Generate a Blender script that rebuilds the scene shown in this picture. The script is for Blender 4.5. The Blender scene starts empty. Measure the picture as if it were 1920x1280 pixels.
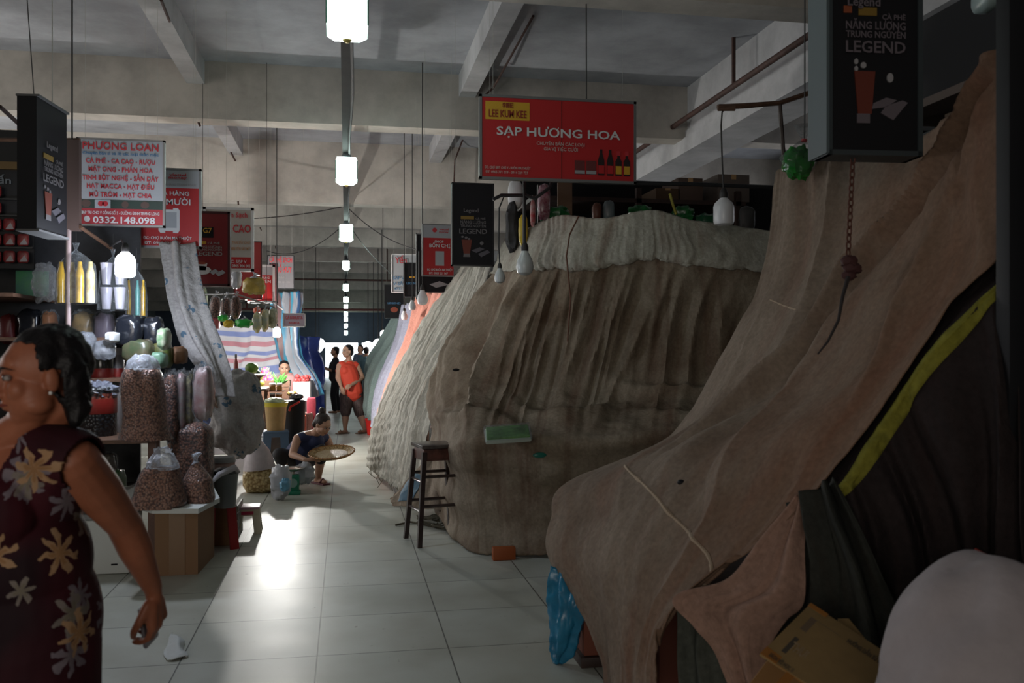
import bpy, bmesh, math, random
from mathutils import Vector, Matrix, noise
random.seed(7)
C = bpy.context.scene.collection
SC = bpy.context.scene
# ------------------------------------------------------------------ camera
F_PX, CX, VPX, HY, EYE = 1700.0, 960.0, 648.0, 650.0, 1.5
TH = math.atan((CX - VPX) / F_PX)
FWD = Vector((math.sin(TH), math.cos(TH), 0)); RGT = Vector((math.cos(TH), -math.sin(TH), 0))
cd = bpy.data.cameras.new('camera'); cam = bpy.data.objects.new('camera', cd); C.objects.link(cam)
cam.location = (0, 0, EYE); cam.rotation_euler = (math.pi/2, 0, -TH)
cd.sensor_width = 36; cd.lens = 36*F_PX/1920; cd.shift_y = (HY-640)/1920.0
cd.clip_start = .05; cd.clip_end = 300
cd.dof.use_dof = True; cd.dof.focus_distance = 11.0; cd.dof.aperture_fstop = 5.0
SC.camera = cam
# ------------------------------------------------------------------ world, lights, exposure
w = bpy.data.worlds.new('world'); SC.world = w; w.use_nodes = True
w.node_tree.nodes['Background'].inputs[0].default_value = (.82, .93, 1, 1)
w.node_tree.nodes['Background'].inputs[1].default_value = 2.2
SC.view_settings.view_transform = 'Standard'; SC.view_settings.look = 'None'
SC.view_settings.gamma = 1; SC.view_settings.exposure = 1.22
def area(name, loc, to, size, sizey, power, col):
    l = bpy.data.lights.new(name, 'AREA'); l.shape = 'RECTANGLE'; l.size = size; l.size_y = sizey
    l.energy = power; l.color = col
    o = bpy.data.objects.new(name, l); C.objects.link(o); o.location = loc
    o.rotation_euler = (Vector(to)-Vector(loc)).to_track_quat('-Z', 'Y').to_euler(); return o
area('fill_behind', (-3.2, -5.2, 2.3), (-.5, 6, 1.2), 4.5, 2.4, 60, (1, .93, .84))  # unseen fill light added behind the camera, standing in for door daylight
area('fill_left_hall', (-7.2, 14, 2.6), (0, 14, 3.2), 14, 2.2, 165, (1, .97, .94))  # added fill from the left in place of daylight; that wall is closed
area('fill_right_hall', (7.2, 16, 3.2), (0, 15, 3.6), 14, 1.4, 38, (.92, .94, 1))  # weaker added fill from the right, no window behind it
def W(px, py, D):
    p = FWD*D + RGT*((px-CX)/F_PX*D); return Vector((p.x, p.y, EYE-(py-HY)/F_PX*D))
def FL(px, py, z=0):
    return W(px, py, (EYE-z)*F_PX/(py-HY))
def V(*a): return Vector(a)
# ------------------------------------------------------------------ materials
MT = {}
def mat(name, col, rough=.7, metal=0, var=0, vscale=8, bump=0, bscale=60, emit=None, es=0, alpha=1, col2=None, stretch=None, coord='Object', spec=.5, trans=0, sheen=0):
    if name in MT: return MT[name]
    m = bpy.data.materials.new(name); m.use_nodes = True; n = m.node_tree.nodes; L = m.node_tree.links
    b = n['Principled BSDF']; c = (*col, 1)
    b.inputs['Base Color'].default_value = c; b.inputs['Roughness'].default_value = rough
    b.inputs['Metallic'].default_value = metal; b.inputs['Specular IOR Level'].default_value = spec
    if alpha < 1: b.inputs['Alpha'].default_value = alpha
    if trans: b.inputs['Transmission Weight'].default_value = trans
    if emit: b.inputs['Emission Color'].default_value = (*emit, 1); b.inputs['Emission Strength'].default_value = es
    tc = n.new('ShaderNodeTexCoord'); mp = n.new('ShaderNodeMapping'); L.new(tc.outputs[coord], mp.inputs[0])
    if stretch: mp.inputs['Scale'].default_value = stretch
    if var or col2:
        nz = n.new('ShaderNodeTexNoise'); nz.inputs['Scale'].default_value = vscale; nz.inputs['Detail'].default_value = 6; nz.inputs['Roughness'].default_value = .65
        L.new(mp.outputs[0], nz.inputs[0]); r = n.new('ShaderNodeValToRGB'); L.new(nz.outputs[0], r.inputs[0])
        r.color_ramp.elements[0].position = .36; r.color_ramp.elements[1].position = .64
        a2 = col2 or tuple(x*(1-var) for x in col); r.color_ramp.elements[0].color = (*a2, 1)
        r.color_ramp.elements[1].color = (*[min(1, x*(1+(0 if col2 else var*.5))) for x in col], 1)
        L.new(r.outputs[0], b.inputs['Base Color'])
    if bump:
        nb = n.new('ShaderNodeTexNoise'); nb.inputs['Scale'].default_value = bscale; nb.inputs['Detail'].default_value = 4
        L.new(tc.outputs['Object'], nb.inputs[0]); bp = n.new('ShaderNodeBump'); bp.inputs['Strength'].default_value = bump; bp.inputs['Distance'].default_value = .01
        L.new(nb.outputs[0], bp.inputs['Height']); L.new(bp.outputs[0], b.inputs['Normal'])
    MT[name] = m; return m
def tarp_mat(name, c1, c2, c3, streak=1.0, weave=260, ustretch=(14, 1.4, 1), rough=.9, side=None, lump=.6):
    """dirty cloth: two-tone blotches, long stains down the fall of the cloth, woven bump"""
    m = bpy.data.materials.new(name); m.use_nodes = True; n = m.node_tree.nodes; L = m.node_tree.links
    b = n['Principled BSDF']; b.inputs['Roughness'].default_value = rough; b.inputs['Specular IOR Level'].default_value = .2
    tc = n.new('ShaderNodeTexCoord')
    def nz(out, sc, det, stretch=(1, 1, 1)):
        mp = n.new('ShaderNodeMapping'); mp.inputs['Scale'].default_value = stretch; L.new(tc.outputs[out], mp.inputs[0])
        t = n.new('ShaderNodeTexNoise'); t.inputs['Scale'].default_value = sc; t.inputs['Detail'].default_value = det; t.inputs['Roughness'].default_value = .6
        L.new(mp.outputs[0], t.inputs[0]); return t.outputs[0]
    def ramp(s, a, bb, ca=(0, 0, 0), cb=(1, 1, 1)):
        r = n.new('ShaderNodeValToRGB'); r.color_ramp.elements[0].position = a; r.color_ramp.elements[1].position = bb
        r.color_ramp.elements[0].color = (*ca, 1); r.color_ramp.elements[1].color = (*cb, 1); L.new(s, r.inputs[0]); return r.outputs[0]
    def mix(f, a, bb):
        x = n.new('ShaderNodeMixRGB'); L.new(f, x.inputs[0])
        for k, q in ((1, a), (2, bb)):
            if isinstance(q, tuple): x.inputs[k].default_value = (*q, 1)
            else: L.new(q, x.inputs[k])
        return x.outputs[0]
    base = mix(ramp(nz('Object', 2.2, 8), .38, .66), c1, c2)
    if side:      # one side of the sheet turns red-brown, blended by noise
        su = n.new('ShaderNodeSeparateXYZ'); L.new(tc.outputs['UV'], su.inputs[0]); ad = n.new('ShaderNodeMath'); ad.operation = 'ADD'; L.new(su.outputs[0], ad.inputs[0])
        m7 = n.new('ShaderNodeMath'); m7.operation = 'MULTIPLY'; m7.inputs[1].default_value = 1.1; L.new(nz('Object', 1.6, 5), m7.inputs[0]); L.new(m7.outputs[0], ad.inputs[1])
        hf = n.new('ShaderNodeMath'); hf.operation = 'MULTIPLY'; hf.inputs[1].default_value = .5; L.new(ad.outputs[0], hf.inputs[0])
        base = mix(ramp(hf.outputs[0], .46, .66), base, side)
    st = ramp(nz('UV', 1.0, 7, ustretch), .5, .72)
    mm = n.new('ShaderNodeMath'); mm.operation = 'MULTIPLY'; L.new(st, mm.inputs[0]); mm.inputs[1].default_value = streak
    base = mix(mm.outputs[0], base, c3)
    fine = ramp(nz('Object', 45, 3), .3, .75, (.78, .78, .78), (1.12, 1.12, 1.12))
    x = n.new('ShaderNodeMixRGB'); x.blend_type = 'MULTIPLY'; x.inputs[0].default_value = 1; L.new(base, x.inputs[1]); L.new(fine, x.inputs[2])
    L.new(x.outputs[0], b.inputs['Base Color'])
    bp = n.new('ShaderNodeBump'); bp.inputs['Strength'].default_value = .35; bp.inputs['Distance'].default_value = .006
    L.new(nz('Object', weave, 3), bp.inputs['Height'])
    b2 = n.new('ShaderNodeBump'); b2.inputs['Strength'].default_value = lump; b2.inputs['Distance'].default_value = .03
    L.new(nz('Object', 9, 5), b2.inputs['Height']); L.new(bp.outputs[0], b2.inputs['Normal']); L.new(b2.outputs[0], b.inputs['Normal'])
    MT[name] = m; return m
def pellet_mat(name, c1, c2, gap, scale, bump=.9, rough=.35):
    m = bpy.data.materials.new(name); m.use_nodes = True; n = m.node_tree.nodes; L = m.node_tree.links
    b = n['Principled BSDF']; b.inputs['Roughness'].default_value = rough
    tc = n.new('ShaderNodeTexCoord'); v = n.new('ShaderNodeTexVoronoi'); v.inputs['Scale'].default_value = scale
    L.new(tc.outputs['Object'], v.inputs['Vector'])
    s = n.new('ShaderNodeSeparateColor'); L.new(v.outputs['Color'], s.inputs[0])
    r = n.new('ShaderNodeValToRGB'); L.new(s.outputs[0], r.inputs[0]); r.color_ramp.elements[0].color = (*c1, 1); r.color_ramp.elements[1].color = (*c2, 1)
    g = n.new('ShaderNodeValToRGB'); L.new(v.outputs['Distance'], g.inputs[0]); g.color_ramp.elements[0].position = .35; g.color_ramp.elements[1].position = .75
    g.color_ramp.elements[0].color = (0, 0, 0, 1); g.color_ramp.elements[1].color = (1, 1, 1, 1)
    x = n.new('ShaderNodeMixRGB'); L.new(g.outputs[0], x.inputs[0]); L.new(r.outputs[0], x.inputs[1]); x.inputs[2].default_value = (*gap, 1)
    L.new(x.outputs[0], b.inputs['Base Color'])
    bp = n.new('ShaderNodeBump'); bp.inputs['Strength'].default_value = bump; bp.inputs['Distance'].default_value = .008; bp.invert = True
    L.new(v.outputs['Distance'], bp.inputs['Height']); L.new(bp.outputs[0], b.inputs['Normal'])
    MT[name] = m; return m
def stripe_mat(name, cols, axis, scale, coord='UV', rough=.5, emit=0):
    m = bpy.data.materials.new(name); m.use_nodes = True; n = m.node_tree.nodes; L = m.node_tree.links
    b = n['Principled BSDF']; b.inputs['Roughness'].default_value = rough
    tc = n.new('ShaderNodeTexCoord'); sx = n.new('ShaderNodeSeparateXYZ'); L.new(tc.outputs[coord], sx.inputs[0])
    mm = n.new('ShaderNodeMath'); mm.operation = 'MULTIPLY'; mm.inputs[1].default_value = scale; L.new(sx.outputs[axis], mm.inputs[0])
    fr = n.new('ShaderNodeMath'); fr.operation = 'FRACT'; L.new(mm.outputs[0], fr.inputs[0])
    r = n.new('ShaderNodeValToRGB'); r.color_ramp.interpolation = 'LINEAR'; L.new(fr.outputs[0], r.inputs[0])
    els = r.color_ramp.elements
    while len(els) < len(cols)*2: els.new(.5)
    k = 0; N = len(cols)
    for i, c in enumerate(cols):
        for e in (i/N+.02, (i+1)/N-.02):
            els[k].position = min(1, e); els[k].color = (*c, 1); k += 1
    L.new(r.outputs[0], b.inputs['Base Color']); MT[name] = m; return m
# ------------------------------------------------------------------ mesh builder
class MB:
    def __init__(s): s.v = []; s.f = []; s.m = []; s.uv = []
    def add(s, vs, fs, mi=0, uvs=None):
        o = len(s.v); s.v += [Vector(p) for p in vs]; s.uv += (uvs if uvs else [(p[0], p[2]) for p in vs])
        for f in fs: s.f.append([i+o for i in f]); s.m.append(mi)
        return s
    def box(s, c, sz, rz=0, mi=0, R=None, bev=0):
        R = R or Matrix.Rotation(rz, 3, 'Z'); c = Vector(c)
        if bev > 0:
            bm = bmesh.new(); bmesh.ops.create_cube(bm, size=1)
            for v in bm.verts: v.co = Vector((v.co.x*sz[0], v.co.y*sz[1], v.co.z*sz[2]))
            bmesh.ops.bevel(bm, geom=bm.edges[:]+bm.verts[:], offset=bev, segments=2, affect='EDGES', profile=.6)
            bm.verts.ensure_lookup_table(); bm.verts.index_update()
            s.add([c+R@v.co for v in bm.verts], [[v.index for v in f.verts] for f in bm.faces], mi); bm.free(); return s
        vs = [c+R@Vector((x*sz[0]/2, y*sz[1]/2, z*sz[2]/2)) for x in (-1, 1) for y in (-1, 1) for z in (-1, 1)]
        return s.add(vs, [(0, 1, 3, 2), (4, 6, 7, 5), (0, 4, 5, 1), (2, 3, 7, 6), (0, 2, 6, 4), (1, 5, 7, 3)], mi)
    def box2(s, a, b, mi=0, bev=0):
        a = Vector(a); b = Vector(b); return s.box((a+b)/2, [abs(x) for x in (b-a)], mi=mi, bev=bev)
    def tube(s, pts, r, n=10, mi=0, cap=True):
        pts = [Vector(p) for p in pts]; N = len(pts); rr = r if isinstance(r, (list, tuple)) else [r]*N
        t0 = (pts[1]-pts[0]).normalized(); up = Vector((0, 0, 1)) if abs(t0.z) < .9 else Vector((1, 0, 0))
        a = t0.cross(up).normalized(); vs = []; fs = []
        for i, p in enumerate(pts):
            t = (pts[min(i+1, N-1)]-pts[max(i-1, 0)]).normalized(); a = (a - t*a.dot(t)).normalized(); b = t.cross(a)
            for k in range(n):
                an = 2*math.pi*k/n; vs.append(p+(a*math.cos(an)+b*math.sin(an))*rr[i])
        for i in range(N-1):
            for k in range(n): fs.append((i*n+k, i*n+(k+1) % n, (i+1)*n+(k+1) % n, (i+1)*n+k))
        if cap: fs += [list(range(n))[::-1], [(N-1)*n+k for k in range(n)]]
        return s.add(vs, fs, mi)
    def lathe(s, base, prof, n=24, mi=0, ax=None, sq=1, jit=0):
        base = Vector(base); R = ax or Matrix.Identity(3); vs = []; fs = []; N = len(prof)
        for i, (r, z) in enumerate(prof):
            for k in range(n):
                an = 2*math.pi*k/n; q = r*(1+jit*noise.noise(Vector((math.cos(an)*2, math.sin(an)*2, z*8))+base*3))
                vs.append(base+R@Vector((q*math.cos(an), q*sq*math.sin(an), z)))
        for i in range(N-1):
            for k in range(n): fs.append((i*n+k, i*n+(k+1) % n, (i+1)*n+(k+1) % n, (i+1)*n+k))
        fs += [list(range(n))[::-1], [(N-1)*n+k for k in range(n)]]
        return s.add(vs, fs, mi)
    def ball(s, c, r, R=None, n=16, m=10, mi=0, p=1.0, nz=0, nf=3.0, flat=None):
        c = Vector(c); r = r if isinstance(r, (tuple, list)) else (r, r, r); R = R or Matrix.Identity(3)
        sg = lambda x: math.copysign(abs(x)**p, x); vs = []; fs = []
        for i in range(m+1):
            ph = math.pi*(i/m-.5) if 0 < i < m else (-math.pi/2 if i == 0 else math.pi/2)
            for k in range(n):
                th = 2*math.pi*k/n; d = Vector((sg(math.cos(ph))*sg(math.cos(th)), sg(math.cos(ph))*sg(math.sin(th)), sg(math.sin(ph))))
                q = 1+nz*noise.noise(d*nf+c*5) if nz else 1
                L = Vector((d.x*r[0]*q, d.y*r[1]*q, d.z*r[2]*q))
                if flat is not None and L.z < -r[2]*flat: L.z = -r[2]*flat
                vs.append(c+R@L)
        for i in range(m):
            for k in range(n): fs.append((i*n+k, i*n+(k+1) % n, (i+1)*n+(k+1) % n, (i+1)*n+k))
        return s.add(vs, fs, mi)
    def prism(s, pts, dv, mi=0):
        n = len(pts); dv = Vector(dv); vs = [Vector(p) for p in pts]; vs += [p+dv for p in vs]
        return s.add(vs, [list(range(n)), [2*n-1-i for i in range(n)]]+[(i, n+i, n+(i+1) % n, (i+1) % n) for i in range(n)], mi)
    def cap(s, p0, r0, p1, r1, n=14, mi=0):
        p0 = Vector(p0); p1 = Vector(p1); d = (p1-p0); t = d.normalized(); P = []; Rr = []
        for k in (90, 60, 30): P.append(p0-t*r0*math.sin(math.radians(k))); Rr.append(max(.0005, r0*math.cos(math.radians(k))))
        for k in range(5): P.append(p0+d*k/4); Rr.append(r0+(r1-r0)*k/4)
        for k in (30, 60, 90): P.append(p1+t*r1*math.sin(math.radians(k))); Rr.append(max(.0005, r1*math.cos(math.radians(k))))
        return s.tube(P, Rr, n, mi)
    def build(s, name, mats, parent=None, smooth=True, label=None, kind=None, sol=0, sub=0):
        if not isinstance(mats, (list, tuple)): mats = [mats]
        me = bpy.data.meshes.new(name); off = wloc(parent) if parent else Vector((0, 0, 0))
        if parent is None:
            lo = Vector([min(p[i] for p in s.v) for i in range(3)]); hi = Vector([max(p[i] for p in s.v) for i in range(3)])
            off = Vector(((lo.x+hi.x)/2, (lo.y+hi.y)/2, lo.z))
        me.from_pydata([p-off for p in s.v], [], s.f)
        ul = me.uv_layers.new(name='UVMap')
        for lp in me.loops: ul.data[lp.index].uv = s.uv[lp.vertex_index]
        for mm in mats: me.materials.append(mm)
        bm = bmesh.new(); bm.from_mesh(me)
        for f, mi in zip(bm.faces, s.m): f.material_index = mi
        bmesh.ops.recalc_face_normals(bm, faces=bm.faces[:]) if not sol else None
        bm.to_mesh(me); bm.free()
        for p in me.polygons: p.use_smooth = smooth
        if smooth:
            try: me.set_sharp_from_angle(angle=math.radians(42))
            except Exception: pass
        o = bpy.data.objects.new(name, me); C.objects.link(o)
        if parent: o.parent = parent; WL[o.name] = off
        else: o.location = off; WL[o.name] = off
        if sol:
            m = o.modifiers.new('thick', 'SOLIDIFY'); m.thickness = sol; m.offset = 0
        if label: o['label'] = label
        if kind: o['kind'] = kind
        return o
WL = {}
def wloc(o): return WL[o.name]
def tag(o, label, cat, group=None, kind=None):
    o['label'] = label; o['category'] = cat
    if group: o['group'] = group
    if kind: o['kind'] = kind
    return o
def thing(name, label, cat, loc, group=None):
    o = bpy.data.objects.new(name, None); C.objects.link(o); o.location = loc; o.empty_display_size = .1
    WL[o.name] = Vector(loc); return tag(o, label, cat, group)
def struct(mb, name, m, smooth=False): return_ = mb.build(name, m, smooth=smooth); return_['kind'] = 'structure'; return return_
def dup(root, loc, label=None, rz=0, group=None, s=1):
    r = root.copy(); C.objects.link(r); r.location = loc; r.rotation_euler = (0, 0, rz); r.scale = (s, s, s); WL[r.name] = Vector(loc)
    if label: r['label'] = label
    if group: r['group'] = group
    for ch in list(root.children):
        c = ch.copy(); C.objects.link(c); c.parent = r
        for g in list(ch.children):
            d = g.copy(); C.objects.link(d); d.parent = c
    return r
def bake(o, mods):
    """apply modifiers and keep the result as plain mesh"""
    for t, kw in mods:
        m = o.modifiers.new(t, t)
        for k, v in kw.items(): setattr(m, k, v)
    dg = bpy.context.evaluated_depsgraph_get(); me = bpy.data.meshes.new_from_object(o.evaluated_get(dg))
    mt = list(o.data.materials); o.modifiers.clear(); o.data = me; me.materials.clear()
    for x in mt: me.materials.append(x)
    for p in me.polygons: p.use_smooth = True; p.material_index = 0
    return o
def organic(mb, name, m, parent, voxel=.01, it=4, label=None):
    o = mb.build(name, m, parent, label=label)
    return bake(o, [('REMESH', dict(mode='VOXEL', voxel_size=voxel)), ('SMOOTH', dict(factor=.6, iterations=it))])
# ------------------------------------------------------------------ cloth
def cr(P, t):
    n = len(P)-1; x = min(max(t, 0), 1)*n; i = min(int(x), n-1); f = x-i
    p1 = P[i]; p2 = P[i+1]; p0 = P[i-1] if i > 0 else p1*2-p2; p3 = P[i+2] if i+2 <= n else p2*2-p1
    return .5*((2*p1)+(p2-p0)*f+(2*p0-5*p1+4*p2-p3)*f*f+(3*p1-p0-3*p2+p3)*f*f*f)
def cpt(rows, u, v, fold, crump, cf, seed, off):
    S = lambda u, v: cr([cr(r, u) for r in rows], v)
    e = 1e-3; p = S(u, v); N = (S(min(1, u+e), v)-S(max(0, u-e), v)).cross(S(u, min(1, v+e))-S(u, max(0, v-e))).normalized()
    if N.dot(Vector((0, 0, EYE))-p) < 0: N = -N
    q = p*cf+Vector((seed*7.1, 0, 0))
    return p+N*(off+(fold(u, v) if fold else 0)+crump*(noise.fractal(q, 1, 2.1, 4)+.5*abs(noise.noise(q*2.7))))
def cloth(rows, nu=90, nv=90, fold=None, crump=.012, cf=3.0, seed=0, ur=(0, 1), vr=(0, 1), off=0, hem=0, zmin=.004, edgez=None):
    def S(u, v): return cr([cr(r, u) for r in rows], v)
    vs = []; fs = []; uvs = []; e = 1e-3
    for j in range(nv+1):
        v = vr[0]+(vr[1]-vr[0])*j/nv
        for i in range(nu+1):
            u = ur[0]+(ur[1]-ur[0])*i/nu; p = S(u, v)
            du = S(min(1, u+e), v)-S(max(0, u-e), v); dv = S(u, min(1, v+e))-S(u, max(0, v-e)); N = du.cross(dv)
            N = N.normalized() if N.length > 1e-12 else Vector((0, -1, 0))
            if N.dot(Vector((0, 0, EYE))-p) < 0: N = -N
            d = off
            if fold: d += fold(u, v)
            q = p*cf+Vector((seed*7.1, 0, 0))
            d += crump*(noise.fractal(q, 1, 2.1, 4)+.5*abs(noise.noise(q*2.7)))
            p = p+N*d
            if hem and v > .985: p = p+Vector((0, 0, hem*noise.noise(Vector((u*60, seed, 0)))))
            if p.z < zmin: p = Vector((p.x, p.y, zmin))
            vs.append(p); uvs.append((u, v))
    w_ = nu+1
    for j in range(nv):
        for i in range(nu): fs.append((j*w_+i, (j+1)*w_+i, (j+1)*w_+i+1, j*w_+i+1))
    return MB().add(vs, fs, 0, uvs)
def R_(*pts): return [W(*p) for p in pts]
def ridge(cnt, amp, seed=0, lo=0, hi=1, wob=.05, pw=1.0):
    def f(u, v):
        x = u+wob*noise.noise(Vector((u*3, v*2.2, seed)))*2
        a = math.sin(2*math.pi*cnt*x+seed)+.5*math.sin(2*math.pi*cnt*1.73*x+seed*2+v*2)
        s = max(0, min(1, (v-lo)/.15))*max(0, min(1, (hi-v)/.15)) if (lo > 0 or hi < 1) else 1
        return amp*s*(a if pw == 1 else math.copysign(abs(a)**pw, a))
    return f
def crease(freq, amp, seed, vf=1.1, warp=.12, shear=0, piv=.4):
    def f(u, v):
        x = (u-piv)*(1+shear*v)+warp*noise.noise(Vector((u*2.5, v*2.5, seed+9)))
        n = noise.noise(Vector((x*freq, v*vf, seed)))+.4*noise.noise(Vector((x*freq*2.1, v*vf*1.6, seed+5)))
        return amp*(1-2.6*abs(n))
    return f
# ------------------------------------------------------------------ lettering
def lettering(parent, items, m, name='lettering', R=None, org=None, label=None):
    """items: (string, x, z, width, height) in the sign's own plane; org/R place that plane"""
    mb = MB(); dg = None
    for (s_, x, z, wd, ht) in items:
        cu = bpy.data.curves.new('t', 'FONT'); cu.body = s_; cu.size = 1; cu.align_x = 'LEFT'; cu.offset = .018; cu.resolution_u = 2; cu.extrude = .008
        o = bpy.data.objects.new('t', cu); C.objects.link(o); dg = bpy.context.evaluated_depsgraph_get()
        me = bpy.data.meshes.new_from_object(o.evaluated_get(dg))
        if len(me.vertices):
            xs = [v.co.x for v in me.vertices]; ys = [v.co.y for v in me.vertices]
            x0, x1 = min(xs), max(xs); sx = wd/max(1e-4, x1-x0); sy = ht/.72
            vs = [org+R@Vector((x+(v.co.x-(x0+x1)/2)*sx, -(v.co.z*.05+.0098), z+(v.co.y-.36)*sy)) for v in me.vertices]
            mb.add(vs, [list(p.vertices) for p in me.polygons])
        bpy.data.objects.remove(o); bpy.data.curves.remove(cu); bpy.data.meshes.remove(me)
    return mb.build(name, m, parent, smooth=False, label=label)
# ------------------------------------------------------------------ common materials
white_paint = mat('aged_white_paint', (.42, .42, .43), .85, var=.22, vscale=1.6, bump=.15, bscale=30)
ceil_paint = mat('ceiling_paint', (.34, .355, .385), .9, var=.25, vscale=1.1, bump=.15, bscale=25)
beam_paint = mat('beam_paint', (.47, .435, .39), .85, var=.25, vscale=1.4, bump=.1, bscale=30)
dark_metal = mat('dark_metal', (.02, .02, .022), .5, .3)
rust = mat('rusty_pipe', (.06, .025, .018), .7, var=.4, vscale=14)
cable = mat('black_cable', (.02, .018, .018), .6)
steel = mat('dull_steel', (.25, .25, .25), .4, .7)
wood = mat('old_wood', (.12, .06, .035), .6, var=.4, vscale=6, stretch=(3, 3, 14))
darkwood = mat('dark_wood', (.035, .018, .014), .5, var=.4, vscale=10)
card = mat('brown_cardboard', (.30, .16, .08), .85, var=.15, vscale=5, bump=.1, bscale=40)
black = mat('black_panel', (.010, .010, .012), .6, spec=.2)
black2 = mat('soft_black', (.02, .02, .022), .7, var=.4, vscale=9)
redp = mat('sign_red', (.42, .012, .014), .5)
whitep = mat('sign_white', (.62, .62, .62), .5)
greyp = mat('sign_pale_grey', (.36, .37, .39), .5)
gold = mat('sign_gold', (.55, .30, .02), .5)
plastic_w = mat('white_plastic', (.6, .6, .6), .35)
def film_mat(name, base, k, cloud, bs):
    m = bpy.data.materials.new(name); m.use_nodes = True; n = m.node_tree.nodes; L = m.node_tree.links; b = n['Principled BSDF']
    b.inputs['Base Color'].default_value = (*base, 1); b.inputs['Roughness'].default_value = .14; b.inputs['Specular IOR Level'].default_value = 1
    tc = n.new('ShaderNodeTexCoord'); nz = n.new('ShaderNodeTexNoise'); nz.inputs['Scale'].default_value = bs; nz.inputs['Detail'].default_value = 5; L.new(tc.outputs['Object'], nz.inputs[0])
    bp = n.new('ShaderNodeBump'); bp.inputs['Strength'].default_value = .8; bp.inputs['Distance'].default_value = .02; L.new(nz.outputs[0], bp.inputs['Height']); L.new(bp.outputs[0], b.inputs['Normal'])
    lw_ = n.new('ShaderNodeLayerWeight'); lw_.inputs[0].default_value = .35; L.new(bp.outputs[0], lw_.inputs['Normal'])
    mr = n.new('ShaderNodeMapRange'); mr.inputs[3].default_value = cloud; mr.inputs[4].default_value = k; L.new(lw_.outputs['Fresnel'], mr.inputs[0])
    L.new(mr.outputs[0], b.inputs['Alpha']); MT[name] = m; return m
film = film_mat('clear_film', (.35, .38, .40), .55, .05, 22)
film2 = film_mat('cloudy_film', (.55, .58, .64), .8, .32, 26)
styro = mat('styrofoam', (.62, .64, .62), .8, bump=.1, bscale=90)
# ------------------------------------------------------------------ hall
def floor_material():
    m = bpy.data.materials.new('glazed_floor_tiles'); m.use_nodes = True; n = m.node_tree.nodes; L = m.node_tree.links
    b = n['Principled BSDF']; tc = n.new('ShaderNodeTexCoord'); mp = n.new('ShaderNodeMapping')
    mp.inputs['Location'].default_value = (.136+6.4, -4.38+12.8, 0); L.new(tc.outputs['Object'], mp.inputs[0])
    br = n.new('ShaderNodeTexBrick'); br.offset = 0; br.squash = 1; br.inputs['Scale'].default_value = 1
    br.inputs['Brick Width'].default_value = .64; br.inputs['Row Height'].default_value = .64; br.inputs['Mortar Size'].default_value = .0035
    br.inputs['Color1'].default_value = (.50, .51, .455, 1); br.inputs['Color2'].default_value = (.465, .48, .43, 1); br.inputs['Mortar'].default_value = (.07, .07, .06, 1)
    L.new(mp.outputs[0], br.inputs[0])
    nz = n.new('ShaderNodeTexNoise'); nz.inputs['Scale'].default_value = 1.7; nz.inputs['Detail'].default_value = 8; L.new(tc.outputs['Object'], nz.inputs[0])
    r = n.new('ShaderNodeValToRGB'); r.color_ramp.elements[0].position = .35; r.color_ramp.elements[0].color = (.78, .76, .72, 1); r.color_ramp.elements[1].position = .6; L.new(nz.outputs[0], r.inputs[0])
    x = n.new('ShaderNodeMixRGB'); x.blend_type = 'MULTIPLY'; x.inputs[0].default_value = 1; L.new(br.outputs[0], x.inputs[1]); L.new(r.outputs[0], x.inputs[2])
    # scuffs and specks of dirt
    sp = n.new('ShaderNodeTexNoise'); sp.inputs['Scale'].default_value = 22; sp.inputs['Detail'].default_value = 2; L.new(tc.outputs['Object'], sp.inputs[0])
    r2 = n.new('ShaderNodeValToRGB'); r2.color_ramp.elements[0].position = .20; r2.color_ramp.elements[0].color = (.35, .32, .28, 1); r2.color_ramp.elements[1].position = .27; L.new(sp.outputs[0], r2.inputs[0])
    x2 = n.new('ShaderNodeMixRGB'); x2.blend_type = 'MULTIPLY'; x2.inputs[0].default_value = .8; L.new(x.outputs[0], x2.inputs[1]); L.new(r2.outputs[0], x2.inputs[2])
    L.new(x2.outputs[0], b.inputs['Base Color'])
    rr = n.new('ShaderNodeMapRange'); rr.inputs[3].default_value = .34; rr.inputs[4].default_value = .5; L.new(nz.outputs[0], rr.inputs[0]); L.new(rr.outputs[0], b.inputs['Roughness'])
    return m
struct(MB().box2((-9, -6, -.12), (9, 60, 0)), 'floor', floor_material())
CZ = 4.82
struct(MB().box2((-9, -6, CZ), (9, 46, CZ+.2)), 'ceiling', ceil_paint)
wall_m = mat('dim_wall', (.16, .17, .19), .9, var=.2, vscale=1)
struct(MB().box2((-9, -6, 0), (-8.8, 46, CZ)), 'wall_left', wall_m)
struct(MB().box2((8.8, -6, 0), (9, 46, CZ)), 'wall_right', wall_m)
struct(MB().box2((-8.8, -6, 0), (8.8, -5.8, CZ)), 'wall_back', wall_m)
far_m = mat('far_wall', (.10, .12, .17), .9, var=.2, vscale=.8)
fw = MB()                       # far wall with open doorways to the street
fw.box2((-8.8, 45, 1.70), (8.8, 45.2, CZ))
for a, b_ in ((-8.8, -4.3), (-1.35, -.98), (.60, .78), (1.9, 2.15), (3.6, 8.8)): fw.box2((a, 45, 0), (b_, 45.2, 1.7))
for a, b_ in ((-4.3, -.98), (.2, 3.6)): fw.box2((a, 45, 0), (b_, 45.2, .55))
struct(fw, 'wall_far', far_m)
beams = [(6.57, .30, 4.15), (11.0, .32, 4.15), (15.0, .35, 3.83), (19.1, .3, 3.98), (23.2, .3, 4.02), (27.2, .3, 4.02), (31.2, .3, 4.02), (35.2, .3, 3.7), (39.2, .3, 3.4), (42.5, .3, 3.1)]
for i, (y, t, z) in enumerate(beams):
    struct(MB().box2((-8.8, y, z), (8.8, y+t, CZ)), 'trim_%d' % (i+1), beam_paint)
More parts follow.
